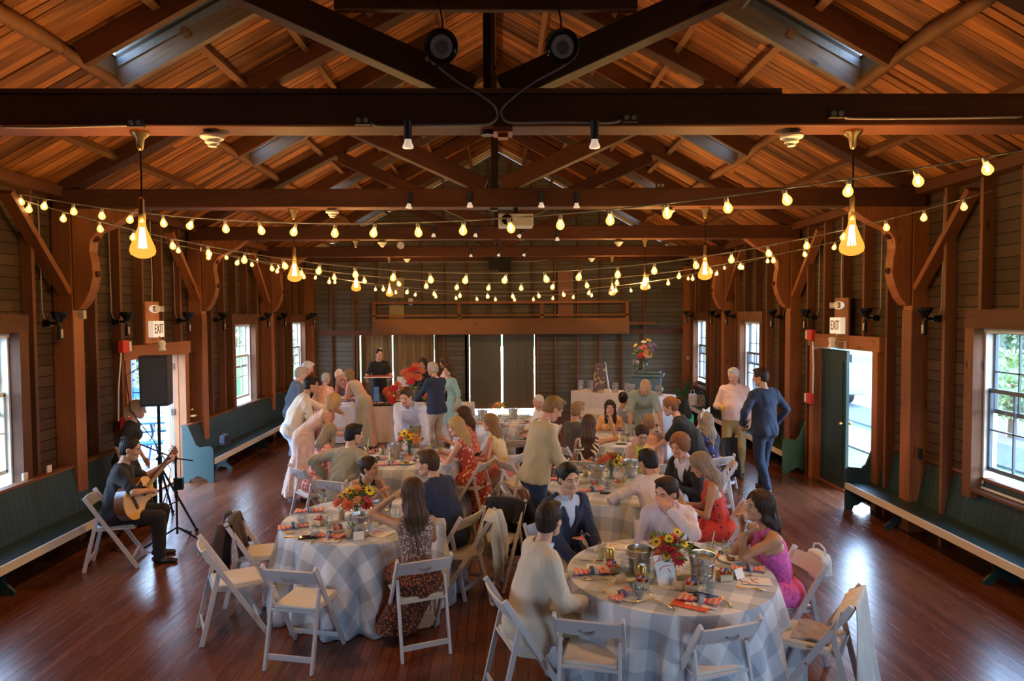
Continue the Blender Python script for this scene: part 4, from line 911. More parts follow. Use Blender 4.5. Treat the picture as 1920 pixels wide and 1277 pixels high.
def cloth(name, c, c2=None, pat=None, sc=20, rough=.85, sheen=.06, thr=.5, c3=None):
    if name in MC: return MC[name]
    m, nt, b = _new(name); ob = _co(nt, 'Object'); col = None
    if pat == 'floral':
        v = nt.nodes.new('ShaderNodeTexVoronoi'); nt.links.new(ob, v.inputs['Vector']); v.inputs['Scale'].default_value = sc
        f = _ramp(nt, _math(nt, 'ADD', v.outputs['Distance'], _math(nt, 'MULTIPLY', _noise(nt, ob, sc*1.6, 2), .35)), [(thr-.03, (1, 1, 1)), (thr+.03, (0, 0, 0))]); col = _mix(nt, f, c, c2)
        if c3: k = _ramp(nt, _noise(nt, ob, sc*.45, 1), [(.55, (0, 0, 0)), (.60, (1, 1, 1))]); col = _mix(nt, k, col, c3)
    elif pat == 'leaf':
        w_ = nt.nodes.new('ShaderNodeTexWave'); nt.links.new(ob, w_.inputs['Vector']); w_.inputs['Scale'].default_value = sc; w_.inputs['Distortion'].default_value = 9; w_.inputs['Detail'].default_value = .5; w_.inputs['Detail Scale'].default_value = 1.2; w_.bands_direction = 'DIAGONAL'
        f = _ramp(nt, w_.outputs['Fac'], [(thr-.04, (0, 0, 0)), (thr+.04, (1, 1, 1))]); col = _mix(nt, f, c, c2)
    elif pat == 'check':
        sp_ = nt.nodes.new('ShaderNodeSeparateXYZ'); nt.links.new(ob, sp_.inputs[0]); A = [_math(nt, 'GREATER_THAN', _math(nt, 'FRACT', _math(nt, 'MULTIPLY', sp_.outputs[i], sc)), .5) for i in (0, 2)]
        col = _mix(nt, _math(nt, 'MULTIPLY', _math(nt, 'ADD', A[0], A[1]), .5), c, c2)
    elif pat == 'stripe':
        sp_ = nt.nodes.new('ShaderNodeSeparateXYZ'); nt.links.new(ob, sp_.inputs[0]); col = _mix(nt, _math(nt, 'GREATER_THAN', _math(nt, 'FRACT', _math(nt, 'MULTIPLY', sp_.outputs[0], sc)), thr), c, c2)
    elif pat == 'lace':
        v = nt.nodes.new('ShaderNodeTexVoronoi'); nt.links.new(ob, v.inputs['Vector']); v.inputs['Scale'].default_value = sc; v.inputs['Randomness'].default_value = .15
        col = _mix(nt, _ramp(nt, v.outputs['Distance'], [(.25, (1, 1, 1)), (.42, (0, 0, 0))]), c, c2)
    elif pat == 'fade':
        sp_ = nt.nodes.new('ShaderNodeSeparateXYZ'); nt.links.new(ob, sp_.inputs[0]); col = _mix(nt, _ramp(nt, _math(nt, 'ADD', _math(nt, 'MULTIPLY', sp_.outputs[0], 2.2), _math(nt, 'MULTIPLY', _noise(nt, ob, 3, 2), .9)), [(.25, (0, 0, 0)), (.75, (1, 1, 1))]), c, c2)
    n = _noise(nt, ob, 7, 3)
    if col is None: col = _mix(nt, n, tuple(x*.86 for x in c), tuple(min(1, x*1.12) for x in c))
    nt.links.new(col, b.inputs['Base Color']); b.inputs['Roughness'].default_value = rough; b.inputs['Sheen Weight'].default_value = sheen
    cr_ = _math(nt, 'ABSOLUTE', _math(nt, 'SUBTRACT', _noise(nt, _map(nt, ob, (1, 1, .55)), 9, 2, 1.5), .5)); _bump(nt, b, _math(nt, 'ADD', _math(nt, 'MULTIPLY', cr_, 3.0), _math(nt, 'MULTIPLY', _noise(nt, ob, 240, 2), .08)), .38, .014); MC[name] = m; return m
M_shoe = plain('brown_leather', (.13, .055, .025), .35); M_shoeb = plain('black_leather', (.012, .011, .011), .35)
M_eye = plain('eye_white', (.5, .46, .42), .25); M_iris = plain('iris_dark', (.02, .012, .008), .15); M_lip = plain('lip_skin', (.46, .19, .14), .5)
def sphere_np(c, r, n=10):
    v = []; f = []
    for j in range(n+1):
        for i in range(n): a = 2*pi*i/n; e = pi*j/n; v.append(c+r*np.array([cos(a)*sin(e), sin(a)*sin(e), cos(e)]))
    for j in range(n):
        for i in range(n): k = (i+1) % n; f.append((j*n+i, (j+1)*n+i, (j+1)*n+k, j*n+k))
    return np.array(v), np.array(f)

def person(label, head=None, feet=None, yaw=0, h=1.75, fem=False, lean=8, side=0, twist=0, hd=(0, 5, 0), seat=None, hips=None, lh=None, rh=None, le=None, re=None, lf=None, rf=None,
           skin='fair', hair=('short', 'brown'), top=None, bottom=None, shoes=M_shoe, res=.014, fat=0, palm=None, curl=.5, eyes=True, hold=None, group=None, rootpos=None, lk=None, rk=None, wear=None):
    """joint layout in the person's own frame: x right, y forward, z up; hand and foot targets are points of that frame"""
    s = h/1.75; w = .88 if fem else 1.0; g = lambda *a: V(*a)*s
    pz = (seat+.10) if seat is not None else .925*s
    if hips: pz = hips
    L = radians(lean); S_ = radians(side)
    P = V(0, 0, pz); R1 = Rx(-L*.5)@Ry(S_*.5); R2 = Rz(radians(twist))@Rx(-L)@Ry(S_)
    waist = P+R1@g(0, 0, .17); chest = waist+R2@g(0, .0, .19); neck = chest+R2@g(0, -.005, .155)
    Rh = Rz(radians(twist+hd[0]))@Rx(-radians(hd[1]))@Ry(radians(hd[2]))
    hc = neck+R2@g(0, .012, .075)+Rh@g(0, .02, .115); sw = (.165 if not fem else .142)*s
    sh = {-1: neck+R2@V(-sw, 0, -.055*s), 1: neck+R2@V(sw, 0, -.055*s)}
    Rw = Rz(radians(yaw))
    if rootpos is not None: root = V(rootpos[0], rootpos[1], 0)
    elif feet is not None: q = at(*feet, z=0); root = V(q.x, q.y, 0)
    else: q = at(*head, z=hc[2]); root = V(q.x, q.y, 0)-Rw@V(hc[0], hc[1], 0)
    t = empty('person', tuple(root), radians(yaw)); tag(t, label, 'person', group)
    # limbs
    arms = {}
    for sg, tg, hint in ((-1, lh, le), (1, rh, re)):
        a = sh[sg]
        tgt = (hc+Rh@V(*tg[1:])) if tg is not None and tg[0] == 'h' else V(*tg) if tg is not None else a+R2@g(sg*.07, .06, -.50) if seat is None else V(sg*.14, .33, pz+.13)
        hn = V(*hint) if hint is not None else V(sg*.6, -1, -.5)
        e, wr_ = ik(a, tgt, .285*s, .25*s, hn); arms[sg] = (a, e, wr_)
    legs = {}
    for sg, tg, kh in ((-1, lf, lk), (1, rf, rk)):
        a = P+g(sg*.088, 0, -.01)
        tgt = V(*tg) if tg is not None else (g(sg*.10, -.01, .085) if seat is None else V(sg*.12, .40, .085))
        k, an = ik(a, tgt, .43*s, .42*s, V(*kh) if kh is not None else V(sg*.15, 1, .15)); legs[sg] = (a, k, an)
    fy = R2@V(0, 1, 0)
    def torso(o, off=0, f=1.0):
        hp, wa, ch = ((.150, .135, .158) if not fem else (.160, .112, .135)); hp += fat*.5; wa += fat; ch += fat*.5
        o.cone(P+g(0, 0, -.03), waist, hp*s*.93, wa*s, .05, .74, R1@V(0, 1, 0), off=off)
        o.cone(waist, chest, wa*s, ch*s*.98, .05, .70, fy, off=off)
        o.cone(chest, chest+R2@g(0, -.01, .10), ch*s*.98, ch*s*.62, .05, .70, fy, off=off)
        if fat > .02: o.ell(waist+R1@g(0, .05+fat, -.01), V(.12+fat, .09+fat, .13)*s+off, None, .05)
        for sg in (-1, 1): o.cone(neck+R2@g(sg*.05, -.012, -.035), sh[sg]+R2@g(-sg*.01, 0, -.005), .055*s, .056*s*w, .05, off=off)
        if fem:
            for sg in (-1, 1): o.ell(chest+R2@g(sg*.06, .075, .0), V(.058, .055, .06)*s+off, None, .03)
        if seat is not None: o.ell(P+g(0, -.03, -.03), V(.165+fat*.5, .13, .10)*s+off, None, .06)
        else:
            for sg in (-1, 1): o.ell(P+R1@g(sg*.07, -.055, -.04), V(.085, .085, .10)*s+off, None, .04)
    def arm(o, sg, off=0, frac=1.0, k=.03):
        a, e, q = arms[sg]
        if frac <= .5: e2 = a+(e-a)*frac*2; o.cone(a, e2, .050*s*w, .046*s*w, k, off=off); return
        o.cone(a, e, .050*s*w, .039*s*w, k, off=off); q2 = e+(q-e)*(frac-.5)*2; o.cone(e, q2, .041*s*w, (.041-.014*(frac-.5)*2)*s*w, .02, off=off)
    def leg(o, sg, off=0, frac=1.0, k=.04):
        a, kn, an = legs[sg]; o.cone(a, kn, (.082+fat*.2)*s, .054*s, k, off=off)
        if frac > .5: q = kn+(an-kn)*(frac-.5)*2; o.cone(kn, kn+(an-kn)*.35*min(1, (frac-.5)*4), .054*s, .055*s, .02, off=off); o.cone(kn+(an-kn)*.3, q, .055*s, (.037 if frac > .9 else .05)*s, .02, off=off)
    # body skin
    b = Sdf(); torso(b, -.006); b.cone(neck+R2@g(0, -.01, -.04), hc+Rh@g(0, -.02, -.03), .058*s*w, .050*s*w, .035)
    for sg in (-1, 1):
        arm(b, sg, 0); leg(b, sg, -.004); an = legs[sg][2]; toe = Rz(radians(-8*sg))@V(0, 1, 0)
        b.cone(an+V(0, -.02, -.045), an+toe*.11*s+V(0, 0, -.06), .03, .025, .02)
    v, f = b.mesh(res); parts = [(v, f, 0)]
    # head
    H = Sdf(); e_ = lambda x, y, z: hc+Rh@(V(x, y, z)*s*1.0)
    H.ell(e_(0, -.012, .028), V(.076, .095, .090)*s, Rh, .02); H.ell(e_(0, .026, -.025), V(.060, .066, .085)*s, Rh, .03)
    H.cone(e_(-.022, .058, -.088), e_(.022, .058, -.088), .020*s, None, .03); H.cone(e_(-.045, .01, -.065), e_(-.02, .05, -.088), .022*s, None, .03); H.cone(e_(.045, .01, -.065), e_(.02, .05, -.088), .022*s, None, .03)
    H.cone(e_(-.04, .076, .028), e_(.04, .076, .028), .013*s, None, .02)
    for sg in (-1, 1): H.ell(e_(sg*.031, .094, .006), V(.019, .016, .013)*s, Rh, .012, op='s'); H.ell(e_(sg*.043, .062, -.025), V(.02, .02, .02)*s, Rh, .02); H.ell(e_(sg*.077, -.005, -.008), V(.010, .019, .030)*s, Rh, .006)
    H.cone(e_(0, .088, .012), e_(0, .108, -.022), .008*s, .0135*s, .010); H.cone(e_(-.014, .094, -.028), e_(.014, .094, -.028), .008*s, None, .008)
    H.cone(e_(-.016, .0815, -.055), e_(.016, .0815, -.055), .0085*s, None, .008)
    v, f = H.mesh(.0065*s); c = (v[f].mean(1)-hc)@Rh/s; mi = np.zeros(len(f), int)
    mi[(np.abs(c[:, 0]) < .026) & (c[:, 1] > .078) & (np.abs(c[:, 2]+.055) < .0075)] = 1
    mi[(np.abs(np.abs(c[:, 0])-.033) < .017) & (c[:, 1] > .06) & (np.abs(c[:, 2]-.029-.02*(np.abs(c[:, 0])-.033)) < .0036)] = 2
    parts.append((v, f, mi))
    for sg in (-1, 1):
        v, f = sphere_np(e_(sg*.031, .0775, .005), .0106*s); parts.append((v, f, 3)); v, f = sphere_np(e_(sg*.031, .0838, .004), .0066*s, 8); parts.append((v, f, 4))
    # hands: palm, four bent fingers, thumb from the side of the palm
    for sg in (-1, 1):
        a, e, q = arms[sg]; fd = unit(q-e); pn = V(*(palm[0 if sg < 0 else 1])) if palm is not None else V(-sg*.8, .1, -.6); pn = unit(pn-fd*(pn@fd)); lt = np.cross(pn, fd)*(-1 if sg > 0 else 1)
        Hn = Sdf(); hs = s*(.92 if fem else 1); W = q
        Hn.cone(W-fd*.02, W+fd*.035*hs, .024*hs, .022*hs, .02); Rm = np.stack([lt, fd, pn], 1); Hn.ell(W+fd*.058*hs, V(.040, .048, .015)*hs, Rm, .015)
        cu = curl[0 if sg < 0 else 1] if isinstance(curl, (tuple, list)) else curl
        for i, (ox, ln) in enumerate(((.028, .92), (.010, 1.0), (-.009, .95), (-.027, .76))):
            b0 = W+fd*(.092-.004*abs(i-1))*hs+lt*ox*hs; a1 = cu*(.7+.1*i); d1 = unit(fd*cos(a1)+pn*sin(a1)+lt*ox*2.2); a2 = a1+cu*1.1; d2 = unit(fd*cos(a2)+pn*sin(a2)+lt*ox*1.5); a3 = a2+cu*.8; d3 = fd*cos(a3)+pn*sin(a3)
            p1 = b0+d1*.040*ln*hs; p2 = p1+d2*.026*ln*hs; p3 = p2+d3*.018*ln*hs
            Hn.cone(b0, p1, .0092*hs, .0085*hs, .006); Hn.cone(p1, p2, .0085*hs, .0078*hs, .004); Hn.cone(p2, p3, .0078*hs, .0065*hs, .004)
        t0 = W+fd*.028*hs+lt*.024*hs; t1 = t0+unit(fd*.55+lt*.75+pn*.35)*.042*hs; t2 = t1+unit(fd*.85+lt*.35+pn*.35)*.036*hs; Hn.cone(t0, t1, .013*hs, .0105*hs, .012); Hn.cone(t1, t2, .0105*hs, .008*hs, .004)
        v, f = Hn.mesh(.0055 if res < .016 else .007); parts.append((v, f, 0))
    hcol = HR[hair[1]]
    body = np_obj('body', parts, [SK[skin], M_lip, hcol, M_eye, M_iris], t)
    # hair
    st = hair[0]; Hh = Sdf(); rt = s
    if st != 'bald':
        thick = {'short': .010, 'crop': .005, 'curly': .026, 'bun': .011, 'long': .017, 'pony': .012, 'bob': .022, 'thin': .004}[st]
        Hh.ell(e_(0, -.016, .034), (V(.077, .097, .091)+thick)*s, Rh, .01)
        if st in ('short', 'crop', 'thin', 'curly'): Hh.ell(e_(0, -.045, -.03), (V(.066, .062, .06)+thick*.6)*s, Rh, .02)
        if st == 'short': Hh.ell(e_(.012, .045, .112), V(.052, .045, .020)*s, Rh, .02)
        if st == 'curly':
            r_ = np.random.default_rng(3)
            for i in range(70):
                d = unit(r_.normal(size=3)); d[2] = abs(d[2])*.8+.1; d[1] = d[1]*.9-.1; Hh.ell(e_(*(V(0, -.016, .03)+d*V(.094, .112, .106))), V(.017, .017, .016)*s, Rh, .006)
        # face opening
        Hh.ell(e_(0, .092, -.03), V(.068, .070, .112 if st in ('short', 'crop') else .104)*s, Rh, .012, op='s')
        if st in ('short', 'crop', 'thin', 'bald'):
            for sg in (-1, 1): Hh.ell(e_(sg*.085, .022, -.038), V(.03, .045, .055)*s, Rh, .01, op='s')
            Hh.plane(e_(0, -.05, -.068), Rh@V(0, .35, -1), .01)
        if st == 'thin': Hh.ell(e_(0, .05, .10), V(.07, .10, .05)*s, Rh, .01, op='s')
        bk = R2@V(0, -1, 0)
        if st == 'bun': Hh.ell(e_(0, -.115, .035), V(.042, .038, .040)*s, Rh, .012); Hh.ell(e_(0, -.05, -.035), V(.055, .05, .045)*s, Rh, .03)
        if st == 'pony': Hh.cone(e_(0, -.10, .03), e_(0, -.145, -.02), .030*s, .034*s, .02); Hh.cone(e_(0, -.145, -.02), e_(0, -.12, -.17), .034*s, .018*s, .02)
        if st == 'bob':
            for sg in (-1, 1): Hh.cone(e_(sg*.062, -.02, .02), e_(sg*.066, -.015, -.09), .034*s, .030*s, .03)
            Hh.cone(e_(0, -.065, .02), e_(0, -.072, -.095), .060*s, .052*s, .03)
        if st == 'long':
            ln = hair[2] if len(hair) > 2 else .34
            n0 = neck+R2@V(0, -.075*s, .02); end = n0+V(0, 0, -1)*ln*.35*s+(chest-neck)/np.linalg.norm(chest-neck)*ln*.65*s+bk*.025
            Hh.cone(e_(0, -.06, .01), n0, .070*s, .078*s, .04, .8, Rh@V(0, 1, 0)); Hh.cone(n0, end, .082*s, .058*s, .03, .38, fy)
            for sg in (-1, 1):
                Hh.cone(e_(sg*.058, -.02, .03), e_(sg*.072, -.02, -.09), .030*s, .026*s, .03); q = sh[sg]*.5+neck*.5+R2@g(0, -.055 if hair[-1] != 'front' else .07, .03)
                Hh.cone(e_(sg*.072, -.02, -.09), q, .026*s, .030*s, .03); Hh.cone(q, q+(end-n0)*.55, .030*s, .014*s, .02)
        v, f = Hh.mesh(.0085 if st != 'curly' else .007)
        if len(v):
            N = normals(v, f); loc = (v-hc)@Rh; an = np.arctan2(loc[:, 0], -loc[:, 1]); amp = .0022 if st not in ('long', 'bob', 'pony') else .0042
            v = v+N*(amp*(np.sin(an*23+loc[:, 2]*14)+.6*np.sin(an*41-loc[:, 2]*23)))[:, None]
            np_obj('hair', [(v, f, 0)], [hcol], t)
    # clothing
    def garment(name, o, mat, amp=.006, freq=22, r_=None, pleat=None, seed=1):
        v, f = o.mesh(r_ or res)
        if not len(v): return
        N = normals(v, f); d = waves(v, amp, freq, seed); d = amp*.5-1.1*np.abs(waves(v*V(1, 1, .6), amp, freq*1.5, seed+4, 3))+.35*d; d = np.maximum(d, -.007)
        if pleat:
            c0, n_, a_, z0, z1 = pleat; an = np.arctan2(v[:, 1]-c0[1], v[:, 0]-c0[0]); fr = np.clip((z0-v[:, 2])/(z0-z1), 0, 1); d = d+a_*fr*np.sin(an*n_+2*np.sin(an*3))
        v = v+N*d[:, None]; return np_obj(name, [(v, f, 0)], [mat], t)
    tp = dict(top) if top else None; bt = dict(bottom) if bottom else None; sd_ = int(abs(root[0]*100+root[1]*37))
    def neckcut(o, r=.062, dz=.0): o.cone(neck+R2@g(0, -.01, .0-dz), neck+R2@g(0, .02, .16), r*s*w, .09*s, .01, op='s')
    if bt and bt['k'] in ('trousers', 'shorts'):
        o = Sdf(); o.cone(P+g(0, 0, -.04), P+R1@g(0, 0, .10), (.158+fat*.6)*s, (.142+fat)*s, .04, .76, R1@V(0, 1, 0))
        if seat is not None: o.ell(P+g(0, -.03, -.03), V(.172+fat*.5, .135, .105)*s, None, .05)
        else: [o.ell(P+R1@g(sg*.07, -.055, -.035), (V(.085, .085, .11)*s+.012), None, .04) for sg in (-1, 1)]
        fr = 1.0 if bt['k'] == 'trousers' else .56
        for sg in (-1, 1):
            a, kn, an = legs[sg]; o.cone(a, kn, (.096+fat*.2)*s, .074*s, .04); q = kn+(an-kn)*((.97) if fr == 1 else .12); o.cone(kn, q, .074*s, .062*s, .02)
        garment('trousers' if fr == 1 else 'shorts', o, bt['m'], .005, 18, seed=sd_)
    if bt and bt['k'] == 'skirt':
        o = Sdf(); hz = bt.get('hem', .3); rr = bt.get('r', .26)
        if seat is None:
            dn = bt.get('c', (0, 0)); c1 = V(dn[0], dn[1], hz); o.cone(P+R1@g(0, 0, .17), P+R1@g(0, 0, .06), .118*s+fat, .150*s+fat, .03, .8, R1@V(0, 1, 0)); o.cone(P+R1@g(0, 0, .06), P+g(0, -.02, -.10), .150*s+fat, .186*s+fat, .04, .8, V(0, 1, 0)); o.cone(P+g(0, 0, -.10), c1, .178*s+fat, rr, .05, .85, V(0, 1, 0)); [o.ell(P+R1@g(sg*.07, -.058, -.03), (V(.085, .085, .12)*s+.018), None, .05) for sg in (-1, 1)]; o.plane(V(0, 0, hz), V(0, 0, -1), .01)
            garment('skirt', o, bt['m'], .006, 16, pleat=((dn[0]*.7, dn[1]*.7), bt.get('n', 13), bt.get('a', .018), pz-.1, hz), seed=sd_)
        else:
            kn = (legs[-1][1]+legs[1][1])/2; o.ell(P+g(0, -.03, -.02), V(.185, .15, .13)*s, None, .06)
            for sg in (-1, 1): o.cone(legs[sg][0], legs[sg][1], .105*s, .085*s, .07)
            o.cone(P+g(0, .05, .02), kn+V(0, 0, .0), .10*s, .10*s, .07); an = (legs[-1][2]+legs[1][2])/2
            zt = kn[2]-hz; q = kn+(an-kn)*min(1, max(0, zt/(kn[2]-an[2]))); o.cone(kn, q, .13*s, .15*s, .05, .75, V(0, 1, 0))
            for sg in (-1, 1): o.cone(legs[sg][1], legs[sg][1]+(q-kn), .085*s, .085*s, .05)
            if bt.get('drape'): d_ = V(*bt['drape']); o.cone(P+g(0, -.06, -.02), d_, .15*s, .17, .08, .8, V(0, 1, 0)); o.cone(kn, d_*.5+q*.5, .12, .16, .08)
            o.plane(V(0, 0, max(hz, .02)), V(0, 0, -1), .01); garment('skirt', o, bt['m'], .010, 20, seed=sd_)
    if tp and tp.get('under'):
        o = Sdf(); torso(o, .004); neckcut(o, .058); 
        for sg in (-1, 1): arm(o, sg, .004, .99, .03)
        o.plane(P+R1@g(0, 0, -.02), R1@V(0, 0, -1), .006); garment('shirt', o, tp['under'], .003, 25, seed=sd_)
        o = Sdf(); o.cone(neck+R2@g(0, -.010, -.02), neck+R2@g(0, .006, .034), .082*s*w, .066*s*w, .01); o.cone(neck+R2@g(0, -.01, -.08), neck+R2@g(0, .012, .14), .060*s*w, .060*s*w, .006, op='s'); o.wedge(neck+R2@g(0, .03, -.02), [-(R2@V(0, 1, 0)), R2@unit(V(1, 0, -.35)), R2@unit(V(-1, 0, -.35))], .004); o.wedge(neck+R2@g(0, .03, -.03), [-(R2@V(1, .4, .25)), R2@V(1, -.4, -.25), -(R2@V(0, 1, 0))]) if False else None
        garment('collar', o, tp['under'], .0005, 20, .007)
    if tp:
        o = Sdf(); off = tp.get('off', .024 if tp.get('under') else .017); torso(o, off)
        if tp.get('sleeve', 1) > 0:
            for sg in (-1, 1): arm(o, sg, off*.9, tp.get('sleeve', 1)*.97, .035)
        hem = tp.get('hem', .0)
        if hem > 0: o.cone(waist, P+g(0, 0, -hem*.8), (.145 if not fem else .125)*s+off+fat, (.17+fat*.5)*s+off, .05, .76, V(0, 1, 0))
        if seat is not None and hem > 0:
            for sg in (-1, 1): o.cone(legs[sg][0], legs[sg][0]+(legs[sg][1]-legs[sg][0])*.25, .10*s+off, .095*s+off, .05)
        sl_ = tp.get('sleeve', 1)
        if sl_ == 0:
            cut = tp.get('cut', .03); 
            if tp.get('strap'):    # bare shoulders with thin straps
                o.wedge(neck+R2@g(.085, 0, -.16), [-(R2@V(1, 0, 0)), -(R2@V(0, 0, 1))], .01); o.wedge(neck+R2@g(-.085, 0, -.16), [R2@V(1, 0, 0), -(R2@V(0, 0, 1))], .01)
                o.wedge(neck+R2@g(.055, 0, -.155), [-(R2@V(0, 0, 1)), R2@V(1, 0, 0), -(R2@V(1, 0, 0))-V(0, 0, 0)], .01) if False else None
                o.cone(neck+R2@g(0, .14, -.02), neck+R2@g(0, .12, -.13), .075*s, .035*s, .01, op='s'); o.cone(neck+R2@g(0, -.15, .0), neck+R2@g(0, -.12, -.15), .09*s, .06*s, .01, op='s')
            for sg in (-1, 1): o.cone(sh[sg]+R2@g(sg*.02, 0, 0), sh[sg]+R2@g(sg*.10, 0, .01), .058*s*w, .07*s, .01, op='s')
        neckcut(o, tp.get('neck', .066), tp.get('deep', 0))
        hz = P+R1@g(0, 0, (-hem if hem > 0 else -.03) if not (bt and bt['k'] == 'skirt' and hem == 0 and seat is None) else .10); o.plane(hz, R1@V(0, .0, -1) if seat is None else V(0, 0, -1), .008)
        if tp.get('open'):
            wdt = tp['open']; o.wedge(chest+R2@g(0, .0, -.06), [-(R2@V(0, 1, 0)), R2@unit(V(1, 0, -.36-wdt)), R2@unit(V(-1, 0, -.36-wdt))], .008)
            if seat is None or True: o.wedge(P+R1@g(0, .02, .06), [-(R1@V(0, 1, 0)), R1@unit(V(1, 0, .30)), R1@unit(V(-1, 0, .30))], .01)
        if tp.get('under'):
            for sg in (-1, 1): o.cone(neck+R2@g(sg*.066, .035, -.002), chest+R2@g(sg*(.045+.06*tp.get('open', .1)), .128+fat*.5, .03), .020*s, .024*s, .008, .4, fy); o.cone(chest+R2@g(sg*(.045+.06*tp.get('open', .1)), .128+fat*.5, .03), chest+R2@g(sg*.006, .136+fat*.5, -.075), .022*s, .008*s, .006, .4, fy)
        garment(tp.get('name', 'top'), o, tp['m'], tp.get('amp', .008), tp.get('freq', 17), seed=sd_+3)
        if tp.get('collar'):
            o = Sdf(); o.cone(neck+R2@g(0, -.010, -.02), neck+R2@g(0, .006, .034), .086*s*w, .067*s*w, .01); o.cone(neck+R2@g(0, -.01, -.08), neck+R2@g(0, .012, .14), .060*s*w, .060*s*w, .006, op='s'); o.wedge(neck+R2@g(0, .03, -.02), [-(R2@V(0, 1, 0)), R2@unit(V(1, 0, -.35)), R2@unit(V(-1, 0, -.35))], .004)
            garment('collar', o, tp['m'], .0005, 20, .007)
    if seat is None and bt and bt['k'] == 'trousers' and not (tp and tp.get('under')):
        o = Sdf(); c1 = P+R1@g(0, 0, .075); o.cone(P+R1@g(0, 0, .03), P+R1@g(0, 0, .11), (.156+fat*.7)*s, (.148+fat)*s, .02, .76, R1@V(0, 1, 0)); o.plane(c1+R1@V(0, 0, .016), R1@V(0, 0, 1), .003); o.plane(c1-R1@V(0, 0, .016), -(R1@V(0, 0, 1)), .003); garment('belt', o, M_shoe, .0, 10, .009)
    for sg, mt in (wear or ()):
        a_, e_2, q_ = arms[sg]; fd = unit(q_-e_2); o = Sdf(); o.cone(q_-fd*.010, q_+fd*.010, .031*s*w, None, .004); v, f = o.mesh(.006); np_obj('wristwatch', [(v, f, 0)], [mt], t)
    # shoes
    if shoes is not None and legs[1][2][2] < .3:
        o = []
        for sg in (-1, 1):
            an = legs[sg][2]; tn = -8*sg; R_ = Rz(radians(tn)); fz = an[2]-.085*1.0; S2 = Sdf()
            S2.cone(an+R_@V(0, -.035, -.045), an+R_@V(0, .02, -.05), .038, .042, .03); S2.cone(an+R_@V(0, .02, -.05), an+R_@V(0, .145*s, -.066), .042, .034, .03, .8, V(0, 0, 1)); S2.cone(an+V(0, 0, .0), an+V(0, 0, -.03), .042, .045, .02)
            S2.plane(V(an[0], an[1], an[2]-.083), V(0, 0, -1), .004); v, f = S2.mesh(.010); o = np_obj('shoe', [(v, f, 0)], [shoes], t)
    return dict(obj=t, R=Rw, root=root, arms=arms, neck=neck, head=hc, Rh=Rh, chest=chest, R2=R2, P=P, legs=legs, waist=waist)
# ================================================================== FOLDING CHAIRS
M_chair = plain('chair_white', (.62, .60, .60), .42, bump=.05, bs=30); M_pad = plain('seat_pad', (.66, .62, .56), .6, bump=.1, bs=40)
CH = {}
def make_chair():
    t = empty('folding_chair')
    def P(n, fn, mat=M_chair, bev=.004, par=None): m = MB(); fn(m); return m.build(n, mat, par or t, bev=bev)
    w = .205
    for s in (-1, 1):
        P('leg', lambda m: m.beam((s*(w+.012), -.245, .80), (s*(w+.012), .245, 0.0), .022, .042, (0, 0, 1)))
        P('leg', lambda m: m.beam((s*(w-.012), -.125, .60), (s*(w-.012), -.27, 0.0), .022, .038, (0, 1, 0)))
        P('hinge_bolt', lambda m: m.cyl((s*(w-.03), .025, .355), (s*(w+.028), .025, .355), .007, n=8), plain('steel', (.5, .5, .5), .35, 1), 0)
    def back(m):
        P_ = [[Vector((x, -.236-.026*(1-(x/w)**2)+.055*j, .775-j*.105+.010*(1-(x/w)**2)*(1-j))) for j in (0, .33, .66, 1)] for x in [w*(-1+i/6) for i in range(13)]]
        m.sheet(P_, .016)
    b = P('backrest', back, bev=.003)
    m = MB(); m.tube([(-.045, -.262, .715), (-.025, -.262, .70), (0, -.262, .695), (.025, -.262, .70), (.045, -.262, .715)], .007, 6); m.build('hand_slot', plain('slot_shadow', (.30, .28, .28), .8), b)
    P('seat_frame', lambda m: (m.box((0, .02, .432), (2*w-.03, .40, .022))))
    m = MB(); m.box((0, .02, .452), (2*w-.055, .37, .026)); m.build('seat', M_pad, t, bev=.011)
    P('stretcher', lambda m: m.box((0, -.245, .10), (2*w-.03, .016, .045)))
    P('stretcher', lambda m: m.box((0, .185, .10), (2*w, .016, .035)))
    return t
chair0 = make_chair(); _cu = [False]
def chair(x, y, yaw, label, group='white folding chairs'):
    c = chair0 if not _cu[0] else copy_tree(chair0); _cu[0] = True
    c.location = (x, y, 0); c.rotation_euler = (0, 0, radians(yaw)); return tag(c, label, 'chair', group)
def drape(c, mat, label, cat, name, wid=.44, front=.25, back=.5, seed=1, flare=.12, lift=.02, sleeves=False):
    """cloth hung over a chair back"""
    r = random.Random(seed); t = empty(name, c.location, c.rotation_euler[2]); tag(t, label, cat); n = 26; k = 22
    tot = front+back; P = []
    for i in range(n+1):
        u = i/n*2-1; row = []
        for j in range(k+1):
            q = j/k*tot; sag = .012*sin(u*9+seed)+.008*sin(u*17+seed*2)
            if q < front: zz = .80-(front-q); d = (front-q); yy = -.225+d*.28+.02; am = d/front
            else: d = q-front; zz = .80-d*.985; yy = -.268-d*.10+.015; am = d/back
            z_ = zz+lift*max(0, 1-abs(q-front)/.06); fold = am*(.035*sin(u*8+seed+q*2)+.018*sin(u*15+seed*3)); x_ = u*(wid/2)*(1+flare*am)+.015*sin(q*12+seed)
            row.append(Vector((x_, yy+(-1 if q >= front else 1)*(.012+abs(sag)*.5)+fold*(-1 if q > front else .5), z_-.02*u*u)))
        P.append(row)
    m = MB(); m.sheet(P, .006); o = m.build('cloth_body', mat, t, smooth=True)
    if sleeves:
        for s in (-1, 1): m = MB(); m.tube([(s*wid*.42, -.28, .78), (s*wid*.56, -.31, .62), (s*wid*.55, -.33, .42), (s*wid*.5, -.32, .26)], [.045, .055, .05, .045], 9); m.build('sleeve', mat, t, smooth=True)
    return t
